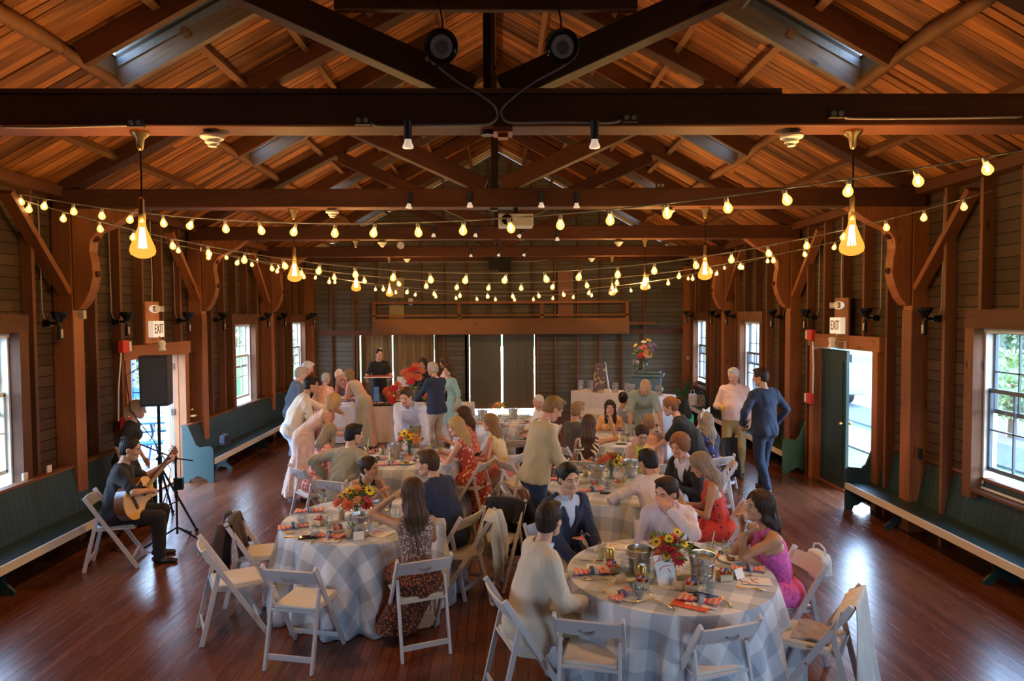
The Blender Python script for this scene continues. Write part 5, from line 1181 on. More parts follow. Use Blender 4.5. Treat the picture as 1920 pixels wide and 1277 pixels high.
# ================================================================== TABLES
def m_gingham(name, a, b_, c, sc):
    m, nt, b = _new(name); uv = _co(nt, 'UV'); sp_ = nt.nodes.new('ShaderNodeSeparateXYZ'); nt.links.new(uv, sp_.inputs[0])
    A = [_math(nt, 'GREATER_THAN', _math(nt, 'FRACT', _math(nt, 'DIVIDE', _math(nt, 'ADD', sp_.outputs[i], 50.0), sc)), .5) for i in (0, 1)]
    s = _math(nt, 'MULTIPLY', _math(nt, 'ADD', A[0], A[1]), .5); col = _ramp(nt, s, [(.2, a), (.5, b_), (.8, c)]); nt.nodes[-1].color_ramp.interpolation = 'CONSTANT' if nt.nodes[-1].type == 'VALTORGB' else 'LINEAR'
    nt.links.new(col, b.inputs['Base Color']); b.inputs['Roughness'].default_value = .85; b.inputs['Sheen Weight'].default_value = .2
    _bump(nt, b, _noise(nt, _map(nt, uv, (300, 300, 1)), 1, 2), .2, .001); MC[name] = m; return m
M_cloth = m_gingham('gingham_cloth', (.74, .76, .78), (.53, .57, .63), (.36, .41, .48), .27)
TH = .755
TABLES = {}
def round_table(key, cx, cy, R, ph, label, seed):
    t = empty('round_table', (cx, cy, 0)); tag(t, 'table under the cloth, the '+label, 'table', 'round dining tables')
    m = MB(); m.lathe([(R-.02, TH-.035), (R, TH-.03), (R, TH-.012), (R-.02, TH-.008)], n=48); m.build('tabletop', M_stud, t)
    for i in range(4): a = pi/4+i*pi/2; m = MB(); m.cyl((.4*cos(a), .4*sin(a), 0), (.34*cos(a), .34*sin(a), TH-.04), .018); m.build('leg', M_black, t)
    nA, nT, nD = 180, 8, 16; vs = [(0, 0, TH)]; uv = [(0, 0)]; r = random.Random(seed); f1, f2, f3 = r.random()*6, r.random()*6, r.random()*6
    rings = [R*(i+1)/nT for i in range(nT)]
    for q in rings:
        for i in range(nA): a = 2*pi*i/nA; vs.append((q*cos(a), q*sin(a), TH)); uv.append((q*cos(a+ph), q*sin(a+ph)))
    for j in range(1, nD+1):
        t_ = j/nD; d = t_*(TH-.008)
        for i in range(nA):
            a = 2*pi*i/nA; fold = .60*sin(14*a+f1+.9*sin(3*a))+.40*sin(23*a+f2)+.3*sin(7*a+f3)+.25*sin(31*a+f1*2)
            am = min(1, t_*1.35)**1.1; q = R+.012+am*(.075+.085*fold)+.02*t_; z = TH-d+(.004 if j == 1 else 0)
            if z < .006: z = .006
            vs.append((q*cos(a+.012*fold*am), q*sin(a+.012*fold*am), z)); uv.append(((R+d)*cos(a+ph), (R+d)*sin(a+ph)))
    fs = [(0, 1+i, 1+(i+1) % nA) for i in range(nA)]
    for j in range(nT+nD-1): b = 1+j*nA; fs += [(b+i, b+nA+i, b+nA+(i+1) % nA, b+(i+1) % nA) for i in range(nA)]
    m = MB(); m.add(vs, fs, [[uv[k] for k in f] for f in fs]); o = m.build('tablecloth', M_cloth, None, smooth=True, auto=50); o.location = (cx, cy, 0)
    s_ = o.modifiers.new('thickness', 'SOLIDIFY'); s_.thickness = .003; s_.offset = -1
    tag(o, 'grey and white checked cloth on the '+label, 'tablecloth', 'checked round tablecloths'); TABLES[key] = (cx, cy)
round_table('A', 1.25, 5.05, .762, .5, 'front right table with the two steel buckets', 1)
round_table('B', -1.32, 6.46, .762, .8, 'front left table with coral flowers', 2)
round_table('C', 1.26, 7.53, .762, .3, 'table behind the front right one', 3)
round_table('D', -1.3, 9.25, .762, .2, 'middle left table before the buffet', 4)
round_table('E', 1.95, 10.5, .762, .9, 'back right table below the photo display', 5)
round_table('F', -.03, 12.45, .762, .1, 'small distant table in front of the glowing doors', 6)
TZ = TH+.004
# ---- small things on the tables
M_gl = glass('drink_glass', (.97, 1, 1), .01, .8); M_zinc = plain('zinc', (.55, .58, .60), .28, 1, bump=.15, bs=14); M_gold = plain('gold_cutlery', (.85, .55, .22), .25, 1)
M_paper = plain('paper_white', (.82, .80, .78), .7); M_kraft = plain('kraft_card', (.55, .40, .26), .8); M_box = wood('berry_box_wood', (.62, .46, .28), (.78, .62, .40), .7)
M_redp = plain('red_print', (.72, .08, .10), .6); M_navyc = plain('navy_band', (.08, .12, .22), .8, bump=.2)
M_nap = cloth('napkin_red_check', (.66, .025, .02), (.80, .50, .45), 'check', 26); M_wine = plain('white_wine', (.75, .62, .22), .05, alpha=.65)
M_can = plain('gold_can', (.62, .40, .10), .3, .8); M_lime = plain('lime_green', (.35, .65, .08), .5); M_straw = plain('straw_white', (.85, .83, .75), .5); M_oj = plain('orange_juice', (.85, .45, .04), .3)
PROTO = {}
def proto(kind, fn):
    if kind not in PROTO:
        t = empty(kind); fn(t); PROTO[kind] = [t, False]
    p = PROTO[kind]
    if not p[1]: p[1] = True; return p[0]
    return copy_tree(p[0])
def _bucket(t):
    m = MB(); m.lathe([(.070, 0), (.074, .004), (.078, .05), (.081, .054), (.079, .058), (.088, .125), (.091, .129), (.089, .133), (.096, .178), (.102, .182), (.102, .188), (.095, .187), (.088, .14), (.075, .01), (.001, .008)], n=32, cap=False); m.build('pail', M_zinc, t, smooth=True, auto=35)
    m = MB(); m.lathe([(.001, .155), (.090, .155), (.090, .150), (.001, .150)], n=28, cap=False); m.build('iced_water', plain('iced_water', (.55, .62, .66), .08, bump=.8, bs=60), t, smooth=True)
    for s in (-1, 1): m = MB(); m.lathe([(.001, 0), (.014, .002), (.014, .006)], n=12, M=T((s*.1, 0, .16), ry=s*pi/2)); m.build('handle_ear', M_zinc, t)
    m = MB(); m.tube([(s_*.0+.103*cos(a), -.006-.045*sin(a), .165-.085*sin(a)) for s_ in (0,) for a in [pi*i/12 for i in range(13)]], .003, 5); m.build('handle', M_zinc, t)
def _wine(t):
    m = MB(); m.lathe([(.034, 0), (.032, .003), (.006, .006), (.004, .02), (.004, .085), (.012, .095), (.034, .12), (.041, .15), (.036, .185), (.031, .205), (.030, .205), (.035, .183), (.039, .15), (.032, .122), (.001, .098)], n=22, cap=False); m.build('glass_body', M_gl, t, smooth=True)
    m = MB(); m.lathe([(.001, .100), (.028, .118), (.036, .135), (.001, .135)], n=18, cap=False); m.build('wine', M_wine, t, smooth=True)
def _stemless(t):
    m = MB(); m.lathe([(.001, 0), (.028, .001), (.041, .03), (.044, .055), (.038, .09), (.032, .112), (.030, .112), (.036, .09), (.042, .055), (.038, .03), (.001, .006)], n=22, cap=False); m.build('glass_body', M_gl, t, smooth=True)
    m = MB(); m.lathe([(.001, .008), (.036, .03), (.040, .045), (.001, .045)], n=18, cap=False); m.build('water', glass('water', (.8, .9, .95), .01, .7), t, smooth=True)
def _tumbler(t):
    m = MB(); m.lathe([(.001, 0), (.030, 0), (.036, .12), (.034, .12), (.028, .006), (.001, .006)], n=20, cap=False); m.build('glass_body', M_gl, t, smooth=True)
    m = MB(); m.lathe([(.001, .008), (.029, .008), (.032, .075), (.001, .075)], n=16, cap=False); m.build('drink', M_oj if False else plain('pale_drink', (.75, .60, .30), .1, alpha=.8), t, smooth=True)
def _straw(t):
    _tumbler(t); m = MB(); m.cyl((-.01, 0, .02), (.03, .01, .20), .004, n=8); m.build('straw', M_straw, t)
    m = MB(); m.lathe([(.001, 0), (.02, 0), (.02, .006), (.001, .006)], n=14, M=T((.028, -.012, .115), ry=1.1)); m.build('lime_slice', M_lime, t)
def _napkin(t):
    r = random.Random(4); P = []
    for i in range(25):
        u = i/24*2-1; wd = .016+.048*abs(u)**.8; row = []
        for j in range(11):
            v = j/10*2-1; row.append(Vector((u*.135+.01*v*abs(u), v*wd, .012+.012*abs(sin(v*5+u*4))*(.4+abs(u))+.022*math.exp(-(u*6)**2)*(1-v*v))))
        P.append(row)
    m = MB(); m.sheet(P, .006); m.build('cloth_body', M_nap, t, smooth=True)
    m = MB(); m.lathe([(.028, -.014), (.036, -.01), (.038, 0), (.036, .01), (.028, .014), (.024, 0), (.028, -.014)], n=20, M=T((0, 0, .026), ry=pi/2, s=1) @ Matrix.Diagonal((.8, 1.0, 1, 1)), cap=False); k = m.build('knot_band', M_navyc, t, smooth=True)
    m = MB(); m.sheet([[Vector((.005+.01*i, -.03-.018*j, .05-.009*j+.004*sin(i*2))) for j in range(4)] for i in range(4)], .004); m.sheet([[Vector((-.02+.01*i+.01*j, .02+.016*j, .045-.008*j)) for j in range(4)] for i in range(4)], .004); m.build('band_end', plain('blue_white_band', (.30, .38, .52), .8), k, smooth=True)
def _knife(t):
    m = MB(); m.prism([(0, -.004), (.085, -.006), (.095, -.002), (.09, .004), (0, .004)], .0025, T((0, 0, .004), rx=pi/2)); m.build('blade', M_gold, t, bev=.0008)
    m = MB(); m.tube([(0, 0, .005), (-.04, 0, .007), (-.085, 0, .007), (-.10, 0, .006)], [.004, .006, .008, .005], 8); m.build('handle', M_gold, t, smooth=True)
def _fork(t):
    m = MB(); m.tube([(.02, 0, .008), (-.03, 0, .010), (-.085, 0, .006), (-.10, 0, .005)], [.003, .004, .008, .005], 8); m.build('handle', M_gold, t, smooth=True)
    m = MB(); m.prism([(.015, -.004), (.035, -.011), (.055, -.012), (.055, .012), (.035, .011), (.015, .004)], .002, T((0, 0, .008), rx=pi/2)); [m.box((.072, -.0105+.007*i, .008), (.036, .0028, .002)) for i in range(4)]; m.build('tines', M_gold, t)
def _box(t):
    m = MB(); h = .05
    for s in (-1, 1): m.box((s*.045, 0, h/2), (.003, .09, h), rot=(0, s*.12, 0)); m.box((0, s*.045, h/2), (.09, .003, h), rot=(-s*.12, 0, 0))
    m.box((0, 0, .003), (.086, .086, .004)); m.box((0, -.048, h-.005), (.1, .003, .008)); m.box((0, .048, h-.005), (.1, .003, .008)); m.build('basket_side', M_box, t)
    for i, (x, y, c, hh) in enumerate([(-.018, 0, M_nap, .075), (.016, .008, plain('blue_packet', (.06, .14, .42), .4), .07), (0, -.02, plain('orange_packet', (.7, .22, .06), .5), .06)]): m = MB(); m.box((x, y, hh/2+.008), (.03, .014, hh), rot=(.12*i, .1*i, .5*i)); m.build('packet', c, t)
def _card(t):
    m = MB(); m.box((0, -.016, .034), (.09, .002, .07), rot=(-.42, 0, 0)); m.box((0, .016, .034), (.09, .002, .07), rot=(.42, 0, 0)); m.build('folded_card', M_paper, t)
def _kcard(t): m = MB(); m.box((0, 0, .030), (.085, .002, .06), rot=(-.5, 0, 0)); m.box((0, .03, .02), (.03, .002, .05), rot=(.7, 0, 0)); m.build('folded_card', M_kraft, t)
def prints(m, w_, h_, n, z, seed, sx=1):
    r = random.Random(seed)
    for i in range(n):
        x = (r.random()-.5)*w_*.75; y = (r.random()-.5)*h_*.8; a = r.random()*3; P = [(x+.020*sx*(u-.5)*2*cos(a)-.006*sin(u*3)*sin(a), y+.020*(u-.5)*2*sin(a)+.006*sin(u*3)*cos(a), z) for u in (0, .25, .5, .75, 1)]; m.tube(P, [.001, .003, .004, .003, .002], 4)
def _menu(t):
    m = MB(); m.box((0, 0, .002), (.14, .21, .0025)); m.build('sheet', M_paper, t); m = MB(); prints(m, .14, .21, 5, .0036, 3, 2); m.build('print', M_redp, t)
def _plate(t):
    m = MB(); m.lathe([(.001, .002), (.06, .003), (.085, .014), (.105, .02), (.105, .023), (.08, .018), (.055, .008), (.001, .007)], n=30, cap=False); m.build('plate_body', M_white, t, smooth=True)
    m = MB(); [m.ball((.018*cos(i*2.1), .018*sin(i*2.1), .02), .022, 8, 6, (1, .8, .6)) for i in range(4)]; m.build('food', plain('brown_food', (.22, .09, .03), .6), t, smooth=True)
def _phone(t): m = MB(); m.box((0, 0, .0045), (.078, .155, .009)); m.build('case', M_black, t, bev=.004); m = MB(); m.box((0, 0, .0095), (.070, .146, .001)); m.build('screen', plain('phone_screen', (.01, .012, .018), .05), t)
def _candy(t): m = MB(); m.lathe([(.001, 0), (.032, 0), (.033, .004), (.033, .118), (.028, .128), (.001, .130)], n=22, cap=False); m.build('can_body', M_can, t, smooth=True, auto=40); m = MB(); m.lathe([(.0335, .03), (.0335, .05)], n=22, cap=False); m.build('blue_label', plain('blue_label', (.04, .06, .30), .4), t, smooth=True); m = MB(); m.lathe([(.001, .128), (.026, .129), (.026, .131), (.001, .131)], n=18, cap=False); m.build('lid', plain('steel', (.5, .5, .5), .35, 1), t)
KIND = dict(bucket=('ice_bucket', _bucket, 'bucket', 'galvanised ice buckets'), wine=('wine_glass', _wine, 'glass', 'stemmed wine glasses'), stemless=('stemless_glass', _stemless, 'glass', 'stemless glasses'), tumbler=('tumbler', _tumbler, 'glass', 'tumblers'),
            cocktail=('cocktail_glass', _straw, 'glass', 'cocktails with straws'), napkin=('tied_napkin', _napkin, 'napkin', 'tied red checked napkins'), knife=('table_knife', _knife, 'knife', 'gold table knives'), fork=('table_fork', _fork, 'fork', 'gold table forks'),
            box=('berry_box', _box, 'box', 'wooden berry boxes with packets'), card=('place_card', _card, 'place card', 'white folded place cards'), kcard=('kraft_card', _kcard, 'card', 'kraft cards'), menu=('menu_card', _menu, 'menu', 'printed menus'),
            plate=('dinner_plate', _plate, 'plate', 'white plates'), phone=('smartphone', _phone, 'phone', None), can=('drink_can', _candy, 'can', 'gold cans'))
def item(kind, px, py, label, rot=0, z=None, s=1, tilt=0):
    n, fn, cat, grp = KIND[kind]; zz = TZ if z is None else z; o = proto(n, fn); p = at(px, py, z=zz); o.location = (p.x, p.y, zz); o.rotation_euler = (tilt, 0, radians(rot)); o.scale = (s, s, s); return tag(o, label, cat, grp)
# blooms
M_fl = {'coral': plain('petal_coral', (.85, .22, .10), .6, var=.25, bs=200), 'red': plain('petal_red', (.75, .05, .06), .6, var=.25, bs=200), 'yellow': plain('petal_yellow', (.90, .62, .04), .6), 'pink': plain('petal_pink', (.85, .25, .30), .6, var=.2, bs=200),
        'peach': plain('petal_peach', (.90, .42, .20), .6, var=.2, bs=200), 'lilac': plain('petal_lilac', (.42, .28, .55), .6), 'white': plain('petal_white', (.8, .78, .72), .6)}
M_fleaf = plain('flower_leaf', (.10, .20, .04), .6, var=.4, bs=60)
BP = {}
def bloom(col, R, loc, parent, nrm, seed=0, rings=4, pet=11):
    key = (col, rings)
    if key not in BP:
        m = MB()
        for k in range(rings):
            for i in range(pet):
                a = 2*pi*(i+.5*k)/pet; el = radians(8+62*k/rings); L = 1-.15*k; M = Euler((0, -el, a)).to_matrix().to_4x4()
                m.sheet([[Vector((x*L, y*(.24 if k < 3 else .17)*sin(pi*min(1, .15+x)), .10*x*x+.05*(1-abs(y)))) for y in (-1, 0, 1)] for x in (.08, .35, .65, .9, 1.02)], .02, M=M)
        o = m.build('bloom', M_fl[col], parent, smooth=True)
        if rings == 1: m2 = MB(); m2.ball((0, 0, .08), .24, 10, 6, (1, 1, .6)); c = m2.build('flower_eye', plain('flower_eye', (.10, .06, .02), .8, bump=.5), o, smooth=True)
        BP[key] = o
    else:
        o = copy_tree(BP[key], parent)
    o.location = loc; o.rotation_euler = Vector(nrm).to_track_quat('Z', 'Y').to_euler(); o.scale = (R*1.22,)*3; return o
def bouquet(px, py, label, z=TZ, vase='jar', blooms=(), spread=.13, hgt=.26, seed=1, fol=60, s=1.0, y=None, tall=.15):
    p = at(px, py, z=z); t = empty('flower_arrangement', (p.x, p.y, z)); tag(t, label, 'flowers', 'flower arrangements'); r = random.Random(seed)
    m = MB(); m.lathe([(.001, 0), (.045*s, 0), (.05*s, tall*.5), (.046*s, tall), (.043*s, tall), (.047*s, tall*.5), (.042*s, .006), (.001, .006)], n=22, cap=False); m.build('glass_vase', M_gl, t, smooth=True)
    m = MB(); [m.cyl((.02*s*cos(i*1.3), .02*s*sin(i*1.3), .01), (.03*s*cos(i*1.3+2), .03*s*sin(i*1.3+2), tall+.05), .003*s, n=5) for i in range(12)]; m.build('stem', plain('stem_green', (.10, .18, .06), .6), t)
    m = MB()
    for i in range(fol):
        a = r.random()*2*pi; e = r.random()*1.3; d = Vector((cos(a)*cos(e), sin(a)*cos(e), sin(e)*.9)); q = Vector((0, 0, tall))+d*spread*(.35+.75*r.random()); L = .048*s*(.6+r.random())
        m.sheet([[Vector((L*x, .35*L*yy*sin(pi*min(1, .1+x*.9)), .12*L*x)) for yy in (-1, 0, 1)] for x in (0, .3, .65, 1)], .001, M=Matrix.Translation(q) @ Euler((r.random()-.5, -e*.6+(r.random()-.5), a)).to_matrix().to_4x4())
    m.build('foliage', M_fleaf, t)
    for i, (c, R, dx, dy, dz, rg) in enumerate(blooms): bloom(c, R*s, (dx*s, dy*s, tall+dz*s), t, (dx*2.2, dy*2.2-.25, .18+dz), i, rg)
    return t
# ================================================================== TABLE SETTINGS
# --- front right table
FR = 'front right table'
item('bucket', 1199, 1074, 'steel ice bucket left of the flowers on the front right table', 10); item('bucket', 1316, 1087, 'steel ice bucket right of the flowers on the front right table', 60)
bouquet(1256, 1078, 'red, coral and yellow bouquet in a jar between the two front buckets', blooms=[('red', .062, -.02, -.07, .05, 4), ('coral', .055, -.06, -.02, .09, 4), ('red', .045, .03, .03, .10, 4), ('yellow', .04, -.10, -.02, .10, 1), ('yellow', .035, .09, -.03, .09, 1), ('yellow', .035, -.02, -.05, .13, 1), ('red', .05, .035, -.085, .0, 4), ('yellow', .035, .05, .0, .16, 1), ('coral', .04, -.09, -.06, .03, 4), ('yellow', .03, -.05, -.10, .03, 1)], spread=.15, seed=2, fol=80, s=1.05)
item('can', 1144, 1058, 'gold can with a blue label band standing by the left front bucket'); item('can', 1204, 1092, 'gold can standing in front of the left front bucket', 40)
item('tumbler', 1129, 1046, 'tall clear tumbler beside the gold can on the front right table'); item('stemless', 1173, 1078, 'clear stemless glass before the left front bucket'); item('wine', 1217, 1113, 'white wine glass with thin stem before the menu on the front right table')
item('stemless', 1196, 1122, 'stemless glass with water nearest the camera on the front right table'); item('stemless', 1330, 1108, 'empty stemless glass in front of the right bucket'); item('cocktail', 1333, 1044, 'tall cocktail with straw behind the right bucket'); item('wine', 1362, 1062, 'stemmed glass by the woman in the pink dress')
item('box', 1148, 1072, 'berry box with packets beside the gold can', 15); item('box', 1205, 1100, 'berry box with an orange packet near the wine glass', -10); item('box', 1296, 1106, 'berry box with blue and pink packets before the right bucket', -12); item('box', 1358, 1086, 'berry box with a white tag at the right side of the front right table', 5)
item('kcard', 1165, 1092, 'kraft card beside the napkin, left side of the front right table', 30); item('kcard', 1276, 1106, 'kraft card left of the packets before the right bucket', -10); item('card', 1383, 1083, 'white place card next to the tagged berry box', 35)
o = item('menu', 1247, 1092, 'standing white menu with red pepper drawings leaning on the jar', 8, tilt=radians(62)); o.location.z = TZ+.09
item('napkin', 1110, 1075, 'tied red napkin at the far left of the front right table', 5); item('napkin', 1167, 1118, 'tied red napkin bunched near the table edge at left front', 50, s=.85); item('napkin', 1312, 1128, 'tied red napkin lying on a red card, nearest the camera', -25)
item('napkin', 1402, 1069, 'tied red napkin before the pink dressed woman, lower one', -12, s=.9); item('napkin', 1352, 1042, 'tied red napkin by the elbow of the pink dressed woman', 20, s=.75); item('napkin', 1092, 1008, 'red napkin on the lap side of the navy jacket man', 60, s=.8)
item('menu', 1125, 1066, 'flat menu under the far left napkin of the front right table', 80); item('menu', 1150, 1024, 'pink printed menu at the back left of the front right table', 70); item('menu', 1418, 1090, 'flat menu with pink lobster drawing at the right edge of the table', 80); item('menu', 1171, 1120, 'menu under the bunched napkin at left front', 60, s=.8); item('menu', 1318, 1131, 'menu under the napkin nearest the camera', 60)
m = MB(); m.box((0, 0, 0), (.15, .24, .002)); o = m.build('red_card', plain('red_card', (.75, .10, .04), .6)); p = at(1296, 1133, z=TZ+.0015); o.location = p; o.rotation_euler = (0, 0, radians(58)); tag(o, 'bright red card on the front edge of the front right table', 'card')
item('phone', 1323, 1119, 'black phone lying beside the nearest red napkin', 55); item('phone', 1296, 1026, 'dark phone behind the right bucket near the shirted man', 20)
for a in (('knife', 1110, 1052, 'gold knife at the back left of the front right table', 170), ('knife', 1118, 1087, 'gold knife below the far left napkin', 3), ('fork', 1140, 1102, 'gold fork pointing to the kraft card at left front', 60), ('knife', 1110, 1033, 'gold knife nearest the navy jacket man', 150),
          ('knife', 1208, 1127, 'gold knife crossing before the water glass', 25), ('fork', 1243, 1134, 'gold fork at the front edge left of the red card', 125), ('knife', 1361, 1128, 'single gold knife upright to the edge right of the phone', 95), ('fork', 1405, 1105, 'gold fork below the lobster menu', 160), ('knife', 1388, 1082, 'knife beside the white place card', 10)): item(a[0], a[1], a[2], a[3], a[4])
item('plate', 1370, 1052, 'white plate with food before the woman in pink', s=.9)
# --- front left table
item('bucket', 676, 1004, 'steel ice bucket in front of the flowers on the front left table', 20); item('bucket', 716, 978, 'steel ice bucket behind, right of the flowers on the front left table', 80)
bouquet(668, 975, 'coral and yellow bouquet on the front left table', blooms=[('coral', .07, -.05, -.08, .02, 4), ('peach', .06, -.12, -.02, .06, 4), ('yellow', .055, .12, .0, .12, 1), ('yellow', .05, -.05, .0, .12, 1), ('peach', .06, .0, .02, .12, 4), ('red', .06, .10, -.06, .02, 1), ('pink', .055, .09, -.03, .03, 4), ('coral', .05, -.15, -.05, .03, 4), ('peach', .04, .03, -.08, .06, 4), ('yellow', .04, -.09, -.03, .10, 1)], spread=.16, seed=5, fol=80, s=1.05)
item('wine', 605, 962, 'white wine glass at the far side of the front left table'); item('stemless', 617, 990, 'stemless glass left of the flowers on the front left table'); item('stemless', 590, 1008, 'empty stemless glass left on the front left table'); item('stemless', 567, 985, 'clear stemless glass by the back left napkin'); item('tumbler', 640, 975, 'tumbler with clear drink left of the coral bouquet')
item('cocktail', 655, 1008, 'short drink with straw beside the front left bucket'); item('tumbler', 658, 1003, 'small tumbler beside the front left bucket'); item('wine', 742, 1000, 'wine glass by the elbow of the long haired woman')
item('napkin', 580, 960, 'tied red napkin at the back left of the front left table', 12); item('napkin', 550, 990, 'tied red napkin at the left edge of the front left table', 25); item('napkin', 617, 1007, 'tied red napkin lying nearest the camera on the front left table', -12); item('napkin', 600, 975, 'folded red napkin in a glass on the front left table', 70, s=.6)
item('menu', 708, 1000, 'open pale menu before the long haired woman', 60, s=1.2); item('menu', 620, 1012, 'menu under the nearest napkin of the front left table', 80, s=.9)
item('card', 672, 1011, 'white place card standing at the near edge of the front left table', 20); item('card', 691, 995, 'white place card right of the front left bucket', -20); item('kcard', 632, 988, 'kraft card in the middle left of the front left table', 50); item('box', 634, 1000, 'berry box with a red packet before the front left bucket', 20); item('box', 700, 985, 'berry box with blue packets by the front left bucket', 10); item('box', 600, 983, 'berry box with packets at the left middle of the front left table', 60)
for a in (('knife', 555, 1000, 'gold knife below the left edge napkin', 8), ('knife', 553, 1008, 'gold knife parallel to the phone on the front left table', 12), ('fork', 595, 1013, 'gold fork left of the nearest napkin', 70), ('fork', 643, 1008, 'gold fork right of the nearest napkin', 60)): item(*a[:4], a[4])
item('phone', 577, 1008, 'phone with dark cover lying on the front left table', 100)
# --- table behind the front right one
item('bucket', 1118, 905, 'steel ice bucket left on the table behind the front right one', 10); item('bucket', 1182, 893, 'steel ice bucket behind the white shirted back', 50)
bouquet(1146, 898, 'coral and yellow bouquet on the table behind the front right one', blooms=[('coral', .06, -.06, -.04, .10, 4), ('red', .05, .0, 0, .12, 4), ('yellow', .05, .05, -.06, .05, 1), ('coral', .05, -.12, 0, .06, 4), ('yellow', .045, .08, -.03, .10, 1), ('peach', .05, .10, .02, .08, 4)], spread=.15, seed=8, fol=70)
for a in (('wine', 1082, 868, 'tall wine glass at the hand of the beige blazer man'), ('cocktail', 1088, 885, 'orange drink at the back left of the table behind the front right one'), ('cocktail', 1168, 868, 'cocktail with straws beside the yellow dress'), ('tumbler', 1098, 893, 'tumbler beside the left bucket, second table on the right'), ('stemless', 1140, 915, 'stemless glass right of the left bucket, second table on the right'), ('tumbler', 1170, 905, 'tumbler with red drink by the white shirted back'), ('wine', 1160, 880, 'wine glass behind the coral bouquet, second table on the right'),
          ('napkin', 1110, 921, 'tied red napkin at the near edge, second table on the right', 12), ('napkin', 1112, 866, 'red napkin under the coral bouquet at the far side', 4), ('napkin', 1060, 880, 'red napkin under the hand of the beige blazer man', -20), ('napkin', 1046, 897, 'red napkin at the left edge, second table on the right', 60, ),
          ('phone', 1139, 925, 'phone face down at the near edge, second table on the right', 80), ('card', 1154, 895, 'white menu card standing right of the coral bouquet', 10), ('box', 1115, 915, 'berry box in front of the left bucket, second table on the right', 10), ('box', 1160, 912, 'berry box beside the white shirted back', 30), ('plate', 1068, 905, 'white plate at the left, second table on the right')): item(a[0], a[1], a[2], a[3], *(a[4:] if len(a) > 4 else ()))
# --- middle left table
item('bucket', 740, 858, 'steel ice bucket on the middle left table', 10)
bouquet(768, 852, 'orange and yellow bouquet on the middle left table', blooms=[('peach', .075, .09, -.04, .06, 4), ('yellow', .06, -.06, -.02, .13, 1), ('yellow', .05, .0, -.06, .09, 1), ('red', .045, -.02, 0, .12, 4), ('coral', .05, -.10, -.03, .06, 4), ('yellow', .04, .05, -.05, .10, 1)], spread=.17, seed=11, fol=80, s=1.1)
for a in (('cocktail', 688, 850, 'iced cocktail with straw at the left of the middle left table'), ('cocktail', 812, 838, 'green cocktail with straw before the floral dresses'), ('tumbler', 826, 848, 'orange drink at the right of the middle left table'), ('tumbler', 735, 868, 'pink drink before the bucket on the middle left table'), ('stemless', 755, 868, 'clear glass before the orange bouquet'), ('stemless', 793, 850, 'clear glass right of the orange bouquet'), ('wine', 806, 855, 'wine glass near the orange bouquet'), ('tumbler', 716, 852, 'tumbler left of the bucket on the middle left table'),
          ('napkin', 708, 863, 'red napkin at the left of the middle left table', 40), ('napkin', 730, 872, 'red napkin at the near edge of the middle left table', 10), ('napkin', 778, 864, 'red napkin before the orange bouquet', -30), ('napkin', 815, 862, 'red napkin at the right of the middle left table', 20), ('napkin', 700, 848, 'red napkin at the far left of the middle left table', 80),
          ('plate', 762, 870, 'white dessert plate at the near edge of the middle left table'), ('menu', 803, 850, 'menu held low by the blonde woman', 30), ('box', 765, 860, 'berry box with packets before the orange bouquet', 10), ('box', 720, 846, 'berry box at the far side of the middle left table', 10)): item(a[0], a[1], a[2], a[3], *(a[4:] if len(a) > 4 else ()))
# --- back right table
item('bucket', 1180, 815, 'steel ice bucket on the back right table', 10)
bouquet(1195, 805, 'small yellow bouquet on the back right table', blooms=[('yellow', .05, -.05, 0, .02, 1), ('yellow', .05, .02, -.03, .05, 1), ('yellow', .04, .06, .02, .09, 1), ('peach', .04, -.02, 0, .07, 4)], spread=.10, seed=14, fol=40, s=.9)
for a in (('tumbler', 1172, 799, 'tall clear vase glass left of the yellow bouquet'), ('stemless', 1155, 815, 'clear glass left on the back right table'), ('tumbler', 1168, 826, 'tumbler at the near side of the back right table'), ('tumbler', 1178, 828, 'second tumbler at the near side, back right table'), ('wine', 1145, 812, 'wine glass beside the raised arm'), ('napkin', 1160, 808, 'pink red napkin in the middle of the back right table', 30), ('napkin', 1230, 800, 'red napkin behind the bald man', 30),
          ('phone', 1165, 833, 'dark phone at the near edge of the back right table', 95), ('plate', 1232, 812, 'white plate by the woman in the black tee'), ('menu', 1120, 828, 'menu at the left edge of the back right table', 80)): item(a[0], a[1], a[2], a[3], *(a[4:] if len(a) > 4 else ()))
# --- distant table before the doors
bouquet(935, 782, 'sunlit bouquet on the distant centre table', blooms=[('peach', .06, 0, -.03, .08, 4), ('yellow', .05, .07, 0, .06, 1), ('coral', .05, -.07, 0, .05, 4)], spread=.14, seed=19, fol=50)
item('bucket', 962, 785, 'ice bucket glowing on the distant centre table'); item('bucket', 905, 788, 'ice bucket at the left of the distant centre table', 40)
for i, (px, py) in enumerate(((888, 788), (876, 784), (948, 792), (978, 786), (990, 782), (915, 794))): item('tumbler' if i % 2 else 'stemless', px, py, ['clear glass at the left edge of the distant centre table', 'tumbler farthest left on the distant centre table', 'clear glass at the near middle of the distant centre table', 'tumbler right of the bucket on the distant centre table', 'clear glass at the right edge of the distant centre table', 'tumbler at the near left of the distant centre table'][i])
for i, (px, py) in enumerate(((890, 795), (940, 800), (985, 793))): item('napkin', px, py, 'red napkin at the %s of the distant centre table' % ['left', 'near middle', 'right'][i], 30*i)

